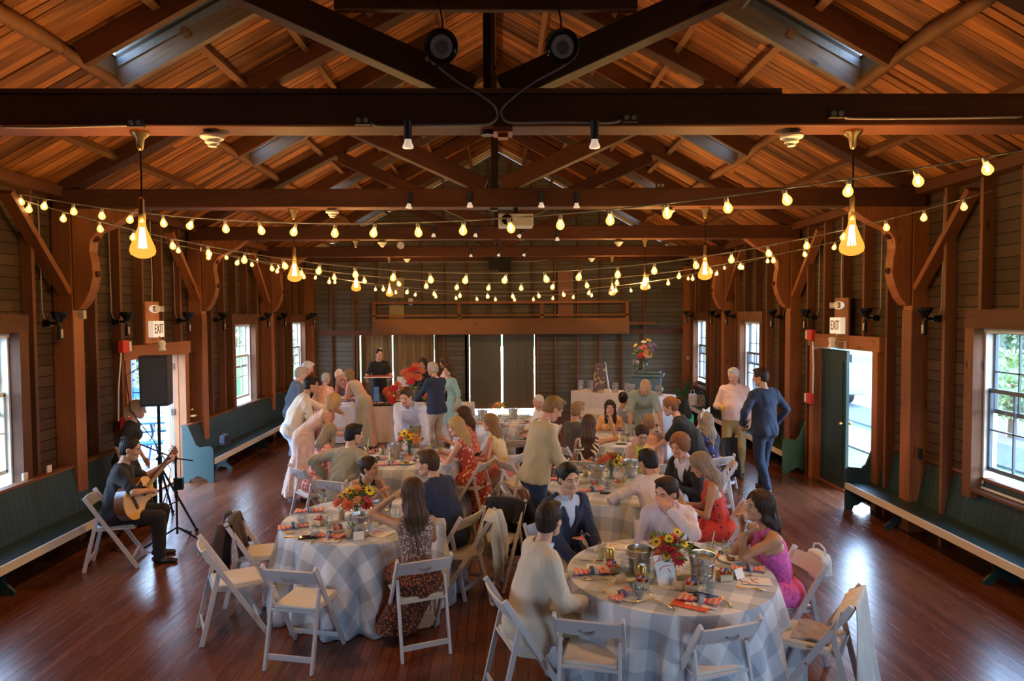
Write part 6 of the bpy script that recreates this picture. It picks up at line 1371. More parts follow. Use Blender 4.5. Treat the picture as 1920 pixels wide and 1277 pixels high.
# ================================================================== BUFFET AND DISPLAY TABLES
def m_plaincloth(name, c): return cloth(name, c, rough=.85)
M_lin = m_plaincloth('linen_blush', (.66, .58, .54))
def long_table(A, B_, depth, H_, label, lc):
    A, B_ = Vector((*A, 0)), Vector((*B_, 0)); d = (B_-A).normalized(); n = Vector((-d.y, d.x, 0)); L = (B_-A).length; ang = atan2(d.y, d.x)
    t = empty('long_table', (A.x, A.y, 0), ang); tag(t, label, 'table', 'long cloth covered tables')
    m = MB(); m.box((L/2, depth/2, H_-.02), (L-.03, depth-.03, .03)); m.build('tabletop', M_stud, t)
    for x in (.1, L-.1): m = MB(); m.box((x, depth/2, H_/2-.02), (.04, depth*.7, H_-.05)); m.build('leg', M_black, t)
    pts = []; k = 14
    per = [(0, 0), (L, 0), (L, depth), (0, depth)]
    ring = []
    for i in range(4):
        a, b = per[i], per[(i+1) % 4]; n_ = int(((a[0]-b[0])**2+(a[1]-b[1])**2)**.5/.04)
        for j in range(n_): u = j/n_; ring.append((a[0]+(b[0]-a[0])*u, a[1]+(b[1]-a[1])*u, i, j))
    N = len(ring); vs = []; fs = []
    for z_i in range(9):
        q = z_i/8
        for (x, y, i, j) in ring:
            f = (.012*sin(j*.9+i)+.010*sin(j*.37+2*i))*q; ox, oy = [(0, -1), (1, 0), (0, 1), (-1, 0)][i]; e = .01+.02*q
            vs.append((x+ox*(e+f), y+oy*(e+f), max(.008, H_+.003-q*(H_-.008))))
    for r_ in range(8): fs += [(r_*N+i, r_*N+(i+1) % N, (r_+1)*N+(i+1) % N, (r_+1)*N+i) for i in range(N)]
    fs.append(tuple(reversed(range(N)))); m = MB(); m.add(vs, fs); o = m.build('tablecloth', M_lin, None, smooth=True, auto=50); o.location = (A.x, A.y, 0); o.rotation_euler = (0, 0, ang); tag(o, lc, 'tablecloth', 'blush floor length cloths'); return t
long_table((-3.72, 14.3), (-.62, 14.3), .75, .76, 'buffet table along the back left under a blush cloth', 'blush cloth falling to the floor from the buffet table')
long_table((1.50, 14.75), (3.05, 13.35), .75, 1.02, 'tall display table at the back right under a blush cloth', 'blush cloth falling from the tall display table')
BZ = .765
def buf(name, px, z_, dy, fn, label, cat, grp=None, rot=0, mat=None):
    p = at(px, 764, y=14.3+dy); t = empty(name, (p.x, 14.3+dy, z_), radians(rot)); tag(t, label, cat, grp); fn(t); return t
def _tray(t):
    m = MB(); m.box((0, 0, .01), (.42, .28, .02)); m.build('tray_body', M_black, t, bev=.005); r = random.Random(3); m = MB(); [m.ball((r.uniform(-.17, .17), r.uniform(-.1, .1), .035), .025, 7, 5) for _ in range(22)]; m.build('food', plain('dark_food', (.16, .06, .03), .5), t, smooth=True)
def _basket(t):
    m = MB(); m.lathe([(.10, 0), (.14, .02), (.16, .12), (.15, .12), (.13, .02), (.001, .01)], n=24, cap=False); m.build('basket_body', M_box, t, smooth=True); r = random.Random(5); m = MB(); [m.ball((r.uniform(-.1, .1), r.uniform(-.1, .1), .11+r.uniform(0, .05)), .045, 8, 6) for _ in range(14)]; m.build('greens', M_fleaf, t, smooth=True)
buf('serving_tray', 722, BZ, .22, _tray, 'black tray of snacks in the middle of the buffet', 'tray', 'black food trays'); buf('serving_tray', 745, BZ, .5, _tray, 'black tray of snacks at the back of the buffet behind the blue shirt', 'tray', 'black food trays', 8)
buf('serving_tray', 700, BZ, .2, _tray, 'black tray beside the pastel gown on the buffet', 'tray', 'black food trays', -5); buf('salad_basket', 640, BZ, .35, _basket, 'basket of greens on the left half of the buffet', 'basket')
def _rack(t): m = MB(); m.box((0, 0, .05), (.34, .22, .1)); m.build('case', M_paper, t, bev=.004); m = MB(); m.box((0, 0, .103), (.28, .16, .004)); m.build('lid_panel', M_black, t)
buf('serving_case', 645, BZ, .12, _rack, 'low white serving case on the left of the buffet', 'case')
sg = empty('sign', (at(757, 720, y=14.75).x, 14.75, BZ)); tag(sg, 'white printed sign standing on the buffet beside coral flowers', 'sign')
m = MB(); m.box((0, 0, .33), (.30, .012, .52), rot=(-.12, 0, -.05)); m.build('sign_panel', M_paper, sg); m = MB(); m.box((0, .04, .02), (.2, .12, .02)); m.build('stand', M_white, sg)
m = MB(); [m.box((0, -.012+.012*0-.0+.0, .52-.05*i), (w_, .002, .010)) for i, w_ in enumerate((.10, .07, .16, .13, .15, .12))]; m2 = m.build('print', plain('grey_print', (.3, .3, .36), .6), sg); m2.location = (0, -.022, 0)
FLB = [('coral', .10, -.06, -.06, .10, 4), ('coral', .09, .08, -.05, .08, 4), ('red', .09, 0, -.02, .20, 4), ('coral', .085, -.14, 0, .16, 4), ('coral', .08, .13, .0, .18, 4), ('red', .08, -.02, -.12, .02, 4), ('coral', .075, .05, .0, .27, 4)]
bouquet(740, 764, 'big coral dahlia bouquet low on the buffet left of the sign', z=BZ, blooms=FLB, spread=.2, seed=22, fol=70, s=1.2)
o = bouquet(775, 764, 'tall coral dahlia bouquet on the buffet right of the sign', z=BZ, blooms=[(c, r_, dx, dy, dz+.18, k) for c, r_, dx, dy, dz, k in FLB], spread=.28, seed=23, fol=60, s=1.25, tall=.3); 
o = bouquet(806, 764, 'coral bouquet at the right end of the buffet', z=BZ, blooms=FLB[:5], spread=.2, seed=24, fol=60, s=1.1)
# display table: photo cards in clear bags, leaning picture and white easel
DIRT = Vector((3.05-1.5, 13.35-14.75, 0)).normalized(); DN = Vector((-DIRT.y, DIRT.x, 0)); DA = Vector((1.5, 14.75, 1.025))
M_photo = cloth('photo_print', (.30, .22, .18), (.72, .60, .50), 'floral', 45, rough=.3, thr=.45, c3=(.12, .12, .14))
pos = ['leftmost', 'second from the left', 'third from the left', 'left of the picture', 'right of the picture', 'middle right', 'third from the right', 'second from the right', 'rightmost', 'front right corner']
for i, u in enumerate((.10, .28, .40, .50, .98, 1.20, 1.40, 1.60, 1.78, 1.95)):
    q = DA+DIRT*u+DN*(.22+.1*(i % 2)); t = empty('photo_stand', tuple(q), atan2(DIRT.y, DIRT.x)+.3*sin(i*2)); tag(t, 'photo card in a clear holder on the tall display table, '+pos[i], 'photo', 'photo cards on the display table')
    m = MB(); m.box((0, 0, .12), (.13, .01, .2), rot=(-.1, 0, 0)); m.build('photo', M_photo, t); m = MB(); m.box((0, .02, .10), (.16, .05, .18)); m.build('clear_bag', glass('bag_film', (.95, .97, 1), .05, .75), t)
q = at(1124, 708, y=14.4); t = empty('picture_board', (q.x, 14.45, 1.025), radians(-40)); tag(t, 'tall narrow picture board of red leaves leaning on a white easel', 'picture')
m = MB(); m.box((0, 0, .30), (.26, .025, .62), rot=(-.14, 0, 0)); m.build('board', cloth('autumn_print', (.09, .04, .02), (.50, .10, .06), 'floral', 26, rough=.5, thr=.4, c3=(.45, .30, .12)), t)
q = at(1135, 705, y=14.6); t = empty('easel', (q.x, 14.62, 1.025), radians(-35)); tag(t, 'small white tabletop easel behind the leaf picture', 'easel'); 
for (a, b) in (((0, 0, .62), (-.10, -.04, 0)), ((0, 0, .62), (.12, -.04, 0)), ((0, .0, .6), (0, .16, 0))): m = MB(); m.beam(a, b, .022, .015); m.build('leg', M_white, t)
# iron stove with flowers behind the display table
st = empty('stove', (3.32, 15.45, 0), radians(-18)); st.scale = (1, 1, 1.22); tag(st, 'grey green cast iron stove topped with a flower vase, back right', 'stove')
M_stv = plain('enamel_green', (.11, .17, .17), .4, .3, bump=.4, bs=40)
for n_, c, d in (('base', (0, 0, .12), (.62, .5, .24)), ('firebox', (0, 0, .62), (.58, .46, .82)), ('top_plate', (0, 0, 1.06), (.72, .58, .06)), ('door_panel', (0, -.24, .62), (.36, .03, .5)), ('top_rim', (0, 0, 1.115), (.56, .44, .05))): m = MB(); m.box(c, d); m.build(n_, M_stv, st, bev=.02)
bouquet(1210, 697, 'tall wildflower bouquet with pink dahlia in a glass vase on the stove', z=1.392, blooms=[('pink', .075, -.04, -.05, .20, 4), ('peach', .10, .02, -.08, .08, 4), ('lilac', .06, .12, 0, .15, 4), ('lilac', .05, -.12, 0, .18, 4), ('lilac', .05, .17, 0, .24, 1), ('yellow', .05, .06, 0, .33, 1), ('yellow', .04, -.18, 0, .24, 1), ('red', .06, -.10, -.05, .05, 4), ('lilac', .05, .08, -.05, .24, 4), ('white', .05, -.03, 0, .30, 1)], spread=.34, seed=31, fol=90, s=1.2, tall=.30) if True else None
bouquet(1192, 698, 'low cream and purple bouquet on the stove left of the vase', z=1.392, blooms=[('lilac', .05, -.03, 0, .1, 4), ('white', .05, .03, -.03, .08, 4)], spread=.12, seed=33, fol=30, s=.9)
# shelf of small bags beside the far right bench
for i, (px, py) in enumerate(((1283, 728), (1291, 722))): p = at(px, py, y=17.2); m = MB(); m.prism([(-.1, 0), (.1, 0), (.09, .28), (-.09, .28)], .08); m.tube([(-.05, 0, .28), (-.04, 0, .38), (.04, 0, .38), (.05, 0, .28)], .006); o = m.build('tote_bag', [M_paper, M_photo][i]); o.location = (4.78+.12*i, 17.0-.3*i, .385); tag(o, ['white paper gift bag on the far end of the right bench', 'patterned bag on the far end of the right bench'][i], 'bag')

# ================================================================== EMPTY CHAIRS
def chp(px, py, yaw, label, **k): p = at(px, py, z=.46); return chair(p.x-.02*-sin(radians(yaw)), p.y, yaw, label)
CJ1 = chp(487, 1032, -78, 'folding chair behind the leftmost one with a dark jacket on its back')
chp(441, 1082, -62, 'empty folding chair farthest left, seat facing the front left table')
chp(572, 1122, -12, 'empty folding chair seen from behind in front of the front left table')
CJ2 = chp(872, 1030, 84, 'empty folding chair with a pale sweater on its back, between the two front tables')
CJ3 = chp(928, 1005, 150, 'folding chair hidden under the long black jacket')
chp(895, 868, 80, 'folding chair beside the red floral dress, nearer one'); chp(990, 968, -80, 'empty folding chair at the left of the table behind the front right one')
chp(975, 905, -60, 'folding chair beside the legs of the beige blazer man'); chp(968, 858, 15, 'empty folding chair standing alone before the distant centre table'); chp(915, 830, 60, 'folding chair behind the yellow top woman')
chp(1112, 1222, -14, 'empty folding chair at the bottom centre with its back to the camera'); chp(1325, 1232, 18, 'empty folding chair at the bottom right, seat against the checked cloth')
CJ4 = chp(1527, 1192, 55, 'folding chair farthest right with a cream shawl over its back')
chp(1117, 800, 175, 'empty white folding chair in front of the display table'); chp(1252, 770, 120, 'white folding chair behind the grey shirted man')
chp(1338, 912, 75, 'folding chair by the woman in red with a basket bag on it'); CJ5 = chp(1338, 858, 35, 'folding chair with a black coat beside the embroidered jacket woman')
chp(1298, 815, 80, 'folding chair by the woman in green')
drape(CJ1, cloth('jacket_brown', (.045, .025, .022)), 'dark brown leather jacket hung over a chair at the left', 'jacket', 'jacket', .46, .30, .62, 3, sleeves=True)
drape(CJ2, cloth('sweater_cream', (.62, .64, .56)), 'pale cream sweater hanging from a chair between the front tables', 'sweater', 'sweater', .40, .16, .42, 5, sleeves=True)
drape(CJ3, cloth('jacket_black', (.012, .014, .020)), 'long black suit jacket hanging over a chair in the centre', 'jacket', 'jacket', .46, .22, .66, 8, sleeves=True)
drape(CJ4, cloth('shawl_cream', (.66, .60, .53)), 'cream shawl falling to the floor from the rightmost chair', 'shawl', 'shawl', .42, .16, .72, 11, flare=.3)
drape(CJ5, cloth('coat_black', (.014, .014, .016)), 'black coat over the chair beside the embroidered jacket woman', 'coat', 'coat', .40, .12, .60, 14)
m = MB(); P = [[Vector((-.14+.05*i+.01*sin(j), -.10+.06*j, .475+.012*sin(i*1.7+j*1.3)+.01)) for j in range(5)] for i in range(7)]; m.sheet(P, .012); o = m.build('scarf', plain('scarf_taupe', (.42, .36, .36), .8)); o.location = (CJ4.location.x, CJ4.location.y, 0); o.rotation_euler = CJ4.rotation_euler; tag(o, 'crumpled taupe scarf on the seat of the rightmost chair', 'scarf')
# ================================================================== THE GUESTS
def pchair(p, label, back=.03):
    R_ = p['R']; q = p['root']+R_@V(0, -.005+back*0, 0); yaw = degrees_(p); return chair(q[0], q[1], yaw, label)
def degrees_(p): return math.degrees(p['obj'].rotation_euler[2])
def tg(*a): return a
W_ = cloth('shirt_white', (.74, .72, .74)); BLU = cloth('shirt_blue', (.50, .60, .78)); PNK = cloth('shirt_pink', (.78, .52, .52)); NAVY = cloth('suit_navy', (.018, .030, .075)); NAVY2 = cloth('suit_bright_navy', (.017, .030, .068)); BLK = cloth('black_cloth', (.012, .012, .014))
BEI = cloth('linen_beige', (.62, .55, .44)); TAN = cloth('blazer_tan', (.50, .40, .24)); OLV = cloth('blazer_olive', (.30, .29, .22)); KHA = cloth('khaki', (.36, .27, .13)); STR = cloth('shirt_stripe', (.74, .66, .70), (.66, .56, .62), 'stripe', 60); STB = cloth('shirt_blue_stripe', (.62, .64, .78), (.52, .56, .74), 'stripe', 60)
# front right table
a = person('person in a cream linen jacket seen from behind at the front right table', head=(1030, 975), yaw=-72, lean=16, hd=(38, 4, 0), seat=.45, hair=('short', 'dark'), top=dict(m=BEI, under=BLU, open=.1, hem=.2, amp=.010, name='jacket'), bottom=dict(k='trousers', m=KHA), lh=(-.16, .42, .70), rh=(.16, .40, .68), res=.011); pchair(a, 'folding chair under the cream jacketed man')
a = person('person in a navy blazer and open light blue shirt facing the camera', head=(1066, 897), yaw=-150, h=1.82, lean=12, hd=(-8, 8, 3), seat=.45, hair=('short', 'black'), top=dict(m=NAVY, under=BLU, open=.22, hem=.16, name='blazer'), bottom=dict(k='trousers', m=KHA), lh=(-.12, .44, .62), rh=(.12, .42, .62), res=.011); pchair(a, 'folding chair under the navy blazer man')
hd_ = None
a = person('person in a pale striped shirt shielding the forehead with one hand', rootpos=(1.43, 6.02), yaw=178, h=1.8, lean=34, hd=(-50, 12, 0), seat=.45, fat=.012, skin='pink', hair=('short', 'dark'), top=dict(m=STR, collar=1, hem=.04, amp=.010), bottom=dict(k='trousers', m=NAVY), lh=('h', -.10, .09, -.10), le=(-1, .2, -1), rh=(.14, .50, .80), curl=(.35, .5), palm=((.6, -.7, .1), (-.2, 0, -1)), wear=[(-1, MC['steel'])], res=.011); pchair(a, 'folding chair under the striped shirt man')
PD = cloth('dress_magenta', (.80, .14, .46), (.22, .10, .50), 'floral', 34, thr=.42)
a = person('person in a magenta print dress with chin on folded hands', rootpos=(2.17, 5.23), yaw=97, h=1.68, fem=True, lean=20, hd=(2, -2, 0), seat=.45, skin='tan', hair=('long', 'dark', .42), top=dict(m=PD, sleeve=0, strap=1, off=.007), bottom=dict(k='skirt', m=PD, hem=.30), lh=('h', .06, .10, -.165), rh=('h', -.05, .11, -.175), le=(-.6, .3, -1), re=(.6, .3, -1), palm=((0, .3, -1), (0, .3, -1)), curl=.9, wear=[(1, MC['steel'])], res=.011); c = pchair(a, 'folding chair under the woman in magenta')
PA = a
# front left table
a = person('person in a black halter top with clasped hands', rootpos=(-1.51, 7.42), yaw=197, h=1.66, fem=True, lean=42, hd=(52, 4, 0), seat=.45, skin='tan', hair=('bun', 'dark'), top=dict(m=BLK, sleeve=0, strap=1, off=.007), bottom=dict(k='skirt', m=BLK, hem=.4), lh=('h', .02, .13, -.24), rh=('h', -.02, .13, -.25), le=(-.5, .1, -1), re=(.5, .1, -1), palm=((1, 0, 0), (-1, 0, 0)), curl=.9, res=.011); pchair(a, 'folding chair under the black halter woman')
a = person('person in a dark navy suit turned left beside the long haired woman', rootpos=(-.51, 6.62), yaw=62, h=1.8, lean=26, hd=(24, 4, 0), seat=.45, hair=('short', 'brown'), top=dict(m=NAVY, under=BLU, open=.1, hem=.2, name='suit_jacket'), bottom=dict(k='trousers', m=NAVY), lh=(-.15, .42, .78), rh=(.15, .38, .74), res=.011); pchair(a, 'folding chair under the navy suited man')
PR = cloth('dress_leopard', (.16, .09, .08), (.62, .55, .48), 'floral', 60, thr=.52); PR2 = cloth('skirt_rust_print', (.06, .02, .015), (.50, .15, .05), 'floral', 50, thr=.55)
a = person('person with very long straight brown hair, back to the camera, elbow raised', head=(773, 925), yaw=22, h=1.68, fem=True, lean=8, hd=(8, 6, 0), seat=.45, skin='tan', hair=('long', 'brown', .60), top=dict(m=PR, sleeve=0, off=.007), bottom=dict(k='skirt', m=PR2, hem=.10, drape=(-.15, .1, .12)), lh=('h', -.12, .10, -.02), le=(-1, .5, -.4), rh=(.12, .44, .80), palm=((1, 0, 0), (0, 0, -1)), res=.011); pchair(a, 'folding chair under the woman with very long hair')
# table behind the front right one
a = person('person standing in a tan blazer reaching over a table', rootpos=(.36, 7.30), yaw=-70, h=1.84, lean=12, hd=(-4, 34, 0), hair=('short', 'sandy'), skin='pink', top=dict(m=TAN, under=W_, open=.30, hem=.08, name='blazer'), bottom=dict(k='trousers', m=NAVY), lh=(-.16, .52, .88), rh=(.20, .30, .90), lf=(-.13, .16, .085), rf=(.12, -.16, .085), res=.012)
a = person('person in a white shirt hunched over a table, back to the camera', head=(1214, 866), yaw=12, h=1.8, lean=34, hd=(20, 18, 0), seat=.45, skin='tan', hair=('short', 'black'), top=dict(m=cloth('shirt_blush_white', (.76, .68, .70)), collar=1, hem=.05, amp=.012), bottom=dict(k='trousers', m=BLK), lh=(-.30, .46, .80), le=(-1, -.3, -.2), rh=(.20, .45, .80), res=.012); pchair(a, 'folding chair under the hunched white shirt')
a = person('person in a yellow camisole looking down', head=(1204, 815), yaw=182, h=1.66, fem=True, lean=12, hd=(-4, 28, 0), seat=.45, skin='fair', hair=('bun', 'dark'), top=dict(m=cloth('cami_yellow', (.62, .55, .08)), sleeve=0, strap=1, off=.006), bottom=dict(k='skirt', m=cloth('cami_yellow', (0, 0, 0)), hem=.4), res=.012); pchair(a, 'folding chair under the yellow camisole woman')
a = person('person with curly auburn hair in a dark jacket leaning in', head=(1274, 836), yaw=118, h=1.8, lean=22, hd=(12, 16, 0), seat=.45, skin='pink', hair=('curly', 'red'), top=dict(m=BLK, under=STB, open=.25, hem=.15, name='jacket'), bottom=dict(k='trousers', m=NAVY), lh=(-.14, .42, .80), rh=(.14, .42, .80), res=.012); pchair(a, 'folding chair under the curly haired man')
RF = cloth('dress_red_black', (.70, .07, .05), (.05, .03, .04), 'floral', 18, thr=.38)
a = person('person in a strapless red print dress looking down at the lap', head=(1313, 872), yaw=78, h=1.66, fem=True, lean=16, hd=(-4, 26, 0), seat=.45, skin='tan', hair=('long', 'ash', .30), top=dict(m=RF, sleeve=0, strap=1, off=.007), bottom=dict(k='skirt', m=RF, hem=.3), lh=(-.08, .36, .78), rh=(.08, .36, .76), res=.012); pchair(a, 'folding chair under the red print dress')
# middle left table
a = person('person standing in a pale blue shirt and white trousers bending over a table', rootpos=(-1.30, 10.12), yaw=172, h=1.82, lean=45, hd=(-6, 22, 0), hair=('short', 'brown'), skin='pink', top=dict(m=STB, collar=1, hem=.0, amp=.011), bottom=dict(k='trousers', m=W_), rh=(.05, .66, .84), lh=(-.24, .50, .86), res=.012)
LACE = cloth('dress_lace', (.60, .40, .32), (.80, .70, .66), 'lace', 42)
a = person('person bending forward in a long pale lace dress with bare shoulders', feet=(572, 935), yaw=-72, h=1.70, fem=True, lean=52, hd=(0, 12, 0), skin='tan', hair=('bob', 'blond'), top=dict(m=LACE, sleeve=0, off=.008), bottom=dict(k='skirt', m=LACE, hem=.08, r=.30, n=11, a=.022, c=(0, -.06)), lh=(-.06, .62, .98), rh=(.10, .60, .92), res=.012)
a = person('person in a crumpled olive grey blazer, back to the camera, elbows out', head=(664, 815), yaw=-22, h=1.8, lean=20, hd=(-34, 8, 0), seat=.45, hair=('short', 'black'), top=dict(m=OLV, under=W_, open=.1, hem=.30, amp=.016, name='blazer'), bottom=dict(k='trousers', m=NAVY), lh=(-.30, .06, .72), le=(-1, -.6, 0), rh=(.30, .10, .74), re=(1, -.6, 0), res=.012); pchair(a, 'folding chair under the olive blazer')
a = person('person with streaked hair hanging forward, half hidden behind the olive blazer', head=(618, 812), yaw=-50, h=1.64, fem=True, lean=22, hd=(40, 20, 0), seat=.45, skin='fair', hair=('long', 'ash', .26, 'front'), top=dict(m=cloth('dress_red_gingham', (.62, .06, .07), (.75, .55, .52), 'check', 22), sleeve=0, off=.008), bottom=dict(k='skirt', m=cloth('dress_red_gingham', (0, 0, 0)), hem=.2), res=.013); pchair(a, 'folding chair under the red gingham dress')
RD = cloth('dress_red_floral', (.46, .055, .025), (.80, .66, .60), 'floral', 24, thr=.50)
a = person('person in a long red floral dress with wavy blond hair', rootpos=(-.42, 8.97), yaw=66, h=1.70, fem=True, lean=18, hd=(12, 18, 0), seat=.45, skin='pink', hair=('long', 'blond', .34), top=dict(m=RD, sleeve=0, off=.008), bottom=dict(k='skirt', m=RD, hem=.03, drape=(.28, -.08, .10)), lh=(-.12, .44, .82), rh=(.10, .44, .80), res=.012); pchair(a, 'folding chair under the long red floral dress')
a = person('person with dark straight hair leaning behind the wavy blonde', head=(868, 778), yaw=80, h=1.66, fem=True, lean=16, hd=(20, 10, 0), seat=.45, skin='pink', hair=('long', 'brown', .34), top=dict(m=cloth('dress_pink_print', (.72, .20, .22), (.80, .70, .72), 'floral', 22), sleeve=0, off=.008), bottom=dict(k='skirt', m=BLK, hem=.3), lh=(-.2, .42, .86), rh=(.2, .30, .84), res=.014); pchair(a, 'folding chair under the dark haired woman behind the blonde')
a = person('person with long ash hair in a pale yellow top by the glowing table', rootpos=(.0, 9.38), yaw=60, h=1.66, fem=True, lean=20, hd=(18, 6, 0), seat=.45, skin='pink', hair=('long', 'sandy', .36), top=dict(m=cloth('top_pale_yellow', (.72, .58, .34)), sleeve=0, off=.010), bottom=dict(k='skirt', m=cloth('skirt_pink', (.70, .28, .22)), hem=.2), res=.014); pchair(a, 'folding chair under the pale yellow top')
# behind the middle left table and at the buffet
a = person('person in a white shirt leaning with an arm stretched over the diners', head=(584, 722), yaw=-66, h=1.80, lean=30, hd=(-8, 8, 0), hair=('short', 'black'), skin='tan', top=dict(m=cloth('shirt_cream', (.76, .68, .58)), sleeve=.7, hem=.1, amp=.011), bottom=dict(k='trousers', m=BLU), lh=(-.04, .78, 1.12), rh=(.10, .45, .95), res=.013)
a = person('person in a slate blue blazer behind the leaning white shirt', rootpos=(-3.9, 12.7), yaw=-60, h=1.74, lean=14, hd=(-6, 10, 0), hair=('short', 'grey'), top=dict(m=cloth('blazer_slate', (.11, .15, .22)), under=W_, open=.1, hem=.16, name='blazer'), bottom=dict(k='trousers', m=BLU), rh=(.2, .3, 1.0), res=.015)
a = person('person in a pink shirt with white hair at the left end of the buffet', head=(577, 690), yaw=-78, h=1.80, lean=14, hd=(0, 26, 0), hair=('short', 'white'), skin='pink', top=dict(m=PNK, collar=1, hem=.12), bottom=dict(k='trousers', m=KHA), res=.014)
a = person('person with short silver hair in a coral print jacket before the buffet', head=(611, 710), yaw=-12, h=1.60, fem=True, lean=10, hd=(0, 12, 0), hair=('crop', 'grey'), skin='pink', top=dict(m=cloth('jacket_coral', (.76, .40, .30), (.80, .66, .45), 'floral', 14), sleeve=.8, hem=.18), bottom=dict(k='trousers', m=cloth('trousers_coral', (.70, .22, .20))), res=.014)
a = person('person with balding white hair bowing over the buffet in a rust jacket', rootpos=(-3.31, 15.35), yaw=150, h=1.74, lean=56, hd=(0, 30, 0), hair=('thin', 'white'), skin='pink', top=dict(m=cloth('jacket_rust', (.42, .13, .07)), under=W_, hem=.14), bottom=dict(k='trousers', m=BLK), lh=(-.2, .5, .86), rh=(.2, .5, .86), res=.014)
GW = cloth('gown_pastel', (.42, .46, .46), (.78, .42, .36), 'fade')
a = person('person in a long pastel sleeveless gown bending over the buffet', rootpos=(-2.84, 13.93), yaw=52, h=1.72, fem=True, lean=48, hd=(0, 22, 0), hair=('bob', 'sandy'), skin='pink', top=dict(m=GW, sleeve=0, off=.010), bottom=dict(k='skirt', m=GW, hem=.02, r=.26, n=9, c=(0, -.05)), lh=(-.15, .48, .98), rh=(.12, .50, .94), res=.013)
a = person('person in a black tee carrying a long tray behind the buffet', head=(711, 664), yaw=186, h=1.84, lean=0, hd=(22, 2, 0), hair=('short', 'dark'), skin='pink', top=dict(m=BLK, sleeve=.42, hem=.06), bottom=dict(k='trousers', m=BLK), lh=(-.26, .38, 1.13), rh=(.26, .34, 1.10), palm=((0, .2, 1), (0, .2, 1)), curl=.3, res=.014)
q = a['root']+a['R']@V(-.03, .40, 1.17); tr = empty('serving_tray', tuple(q), radians(6)); tag(tr, 'long white tray of red appetisers carried by the black tee', 'tray'); m = MB(); m.box((0, 0, 0), (.74, .24, .022)); m.build('tray_body', M_white, tr, bev=.006); m = MB(); [m.ball((-.32+.033*i, .010*sin(i*2), .025), .021, 7, 5) for i in range(20)]; m.build('food', plain('red_food', (.5, .08, .04), .5), tr, smooth=True)
q = a['root']+a['R']@V(.06, .17, .74); m = MB(); m.sheet([[Vector((-.07+.023*i, .012*sin(i*1.6), .17-.06*j)) for j in range(7)] for i in range(7)], .01); o = m.build('apron_towel', cloth('towel_blue', (.20, .34, .62))); o.location = q; o.rotation_euler = (0, 0, radians(6)); tag(o, 'blue towel tucked at the waist of the black tee', 'towel')
a = person('person in a blue blazer with grey hair at the right end of the buffet', head=(811, 692), yaw=48, h=1.80, lean=4, hd=(8, 12, 0), hair=('short', 'grey'), skin='tan', top=dict(m=NAVY2, under=W_, open=.1, hem=.11, name='blazer'), bottom=dict(k='trousers', m=cloth('trousers_stone', (.48, .40, .30))), lh=(-.14, .44, 1.05), rh=(.16, .36, 1.0), res=.013)
a = person('person in a mint green dress with glasses beside the blue blazer', rootpos=(-1.0, 13.95), yaw=118, h=1.68, fem=True, lean=8, hd=(14, 8, 0), hair=('long', 'brown', .30), skin='fair', top=dict(m=cloth('dress_mint', (.32, .48, .40)), sleeve=.6, off=.012), bottom=dict(k='skirt', m=cloth('dress_mint', (0, 0, 0)), hem=.45, r=.20), res=.014)
a = person('person in a light pink top and black skirt behind the mint dress', head=(833, 680), yaw=80, h=1.72, fem=True, lean=2, hd=(0, 10, 0), hair=('long', 'brown', .24), skin='tan', top=dict(m=cloth('top_pink', (.74, .50, .48)), sleeve=.4), bottom=dict(k='skirt', m=BLK, hem=.35, r=.22), res=.016)
a = person('person with dark hair mostly hidden behind the grey haired man', rootpos=(-1.78, 15.45), yaw=170, h=1.70, fem=True, lean=2, hd=(0, 10, 0), hair=('bob', 'dark'), skin='tan', top=dict(m=BLK, sleeve=.5), bottom=dict(k='trousers', m=BLK), res=.016)
a = person('person with white hair seated at the distant centre table', head=(1009, 753), yaw=120, h=1.62, fem=True, lean=6, hd=(0, 8, 0), seat=.45, hair=('crop', 'white'), skin='pink', top=dict(m=cloth('top_white', (.74, .70, .66)), sleeve=.8), bottom=dict(k='trousers', m=BLK), res=.015); pchair(a, 'folding chair under the white haired guest')
# back right table
a = person('person in a charcoal shirt seated in profile at the back right table', head=(1084, 770), yaw=-62, h=1.80, lean=6, hd=(0, 8, 0), seat=.45, hair=('short', 'sandy'), skin='tan', top=dict(m=cloth('shirt_charcoal', (.09, .09, .10)), hem=.08), bottom=dict(k='trousers', m=NAVY), res=.014); pchair(a, 'folding chair under the charcoal shirt')
LF = cloth('dress_leaf', (.045, .02, .015), (.78, .66, .46), 'leaf', 7, thr=.52)
a = person('person in a cream dress with brown leaf pattern raising a glass', head=(1104, 795), yaw=-16, h=1.66, fem=True, lean=4, hd=(0, 4, 0), seat=.45, skin='tan', hair=('long', 'brown', .26), top=dict(m=LF, sleeve=0, off=.010), bottom=dict(k='skirt', m=LF, hem=.15, drape=(.1, -.1, .15)), rh=(.28, .26, 1.22), re=(1, 0, -1), res=.012); pchair(a, 'folding chair under the leaf patterned dress')
a = person('person in an orange top smiling toward the camera', rootpos=(1.80, 11.42), yaw=176, h=1.66, fem=True, lean=32, hd=(-6, 4, 4), seat=.45, skin='pink', hair=('long', 'dark', .32, 'front'), top=dict(m=cloth('top_orange', (.80, .36, .12), (.85, .60, .30), 'floral', 16), sleeve=.35), bottom=dict(k='trousers', m=W_), res=.013); pchair(a, 'folding chair under the orange top')
a = person('person with a dark bun in a lilac grey blouse turned away', head=(1169, 748), yaw=-30, h=1.66, fem=True, lean=6, hd=(0, 8, 0), seat=.45, skin='tan', hair=('bun', 'black'), top=dict(m=cloth('blouse_lilac', (.36, .36, .44), (.66, .60, .68), 'floral', 14), sleeve=.7, hem=.1), bottom=dict(k='trousers', m=NAVY), res=.014); pchair(a, 'folding chair under the lilac blouse')
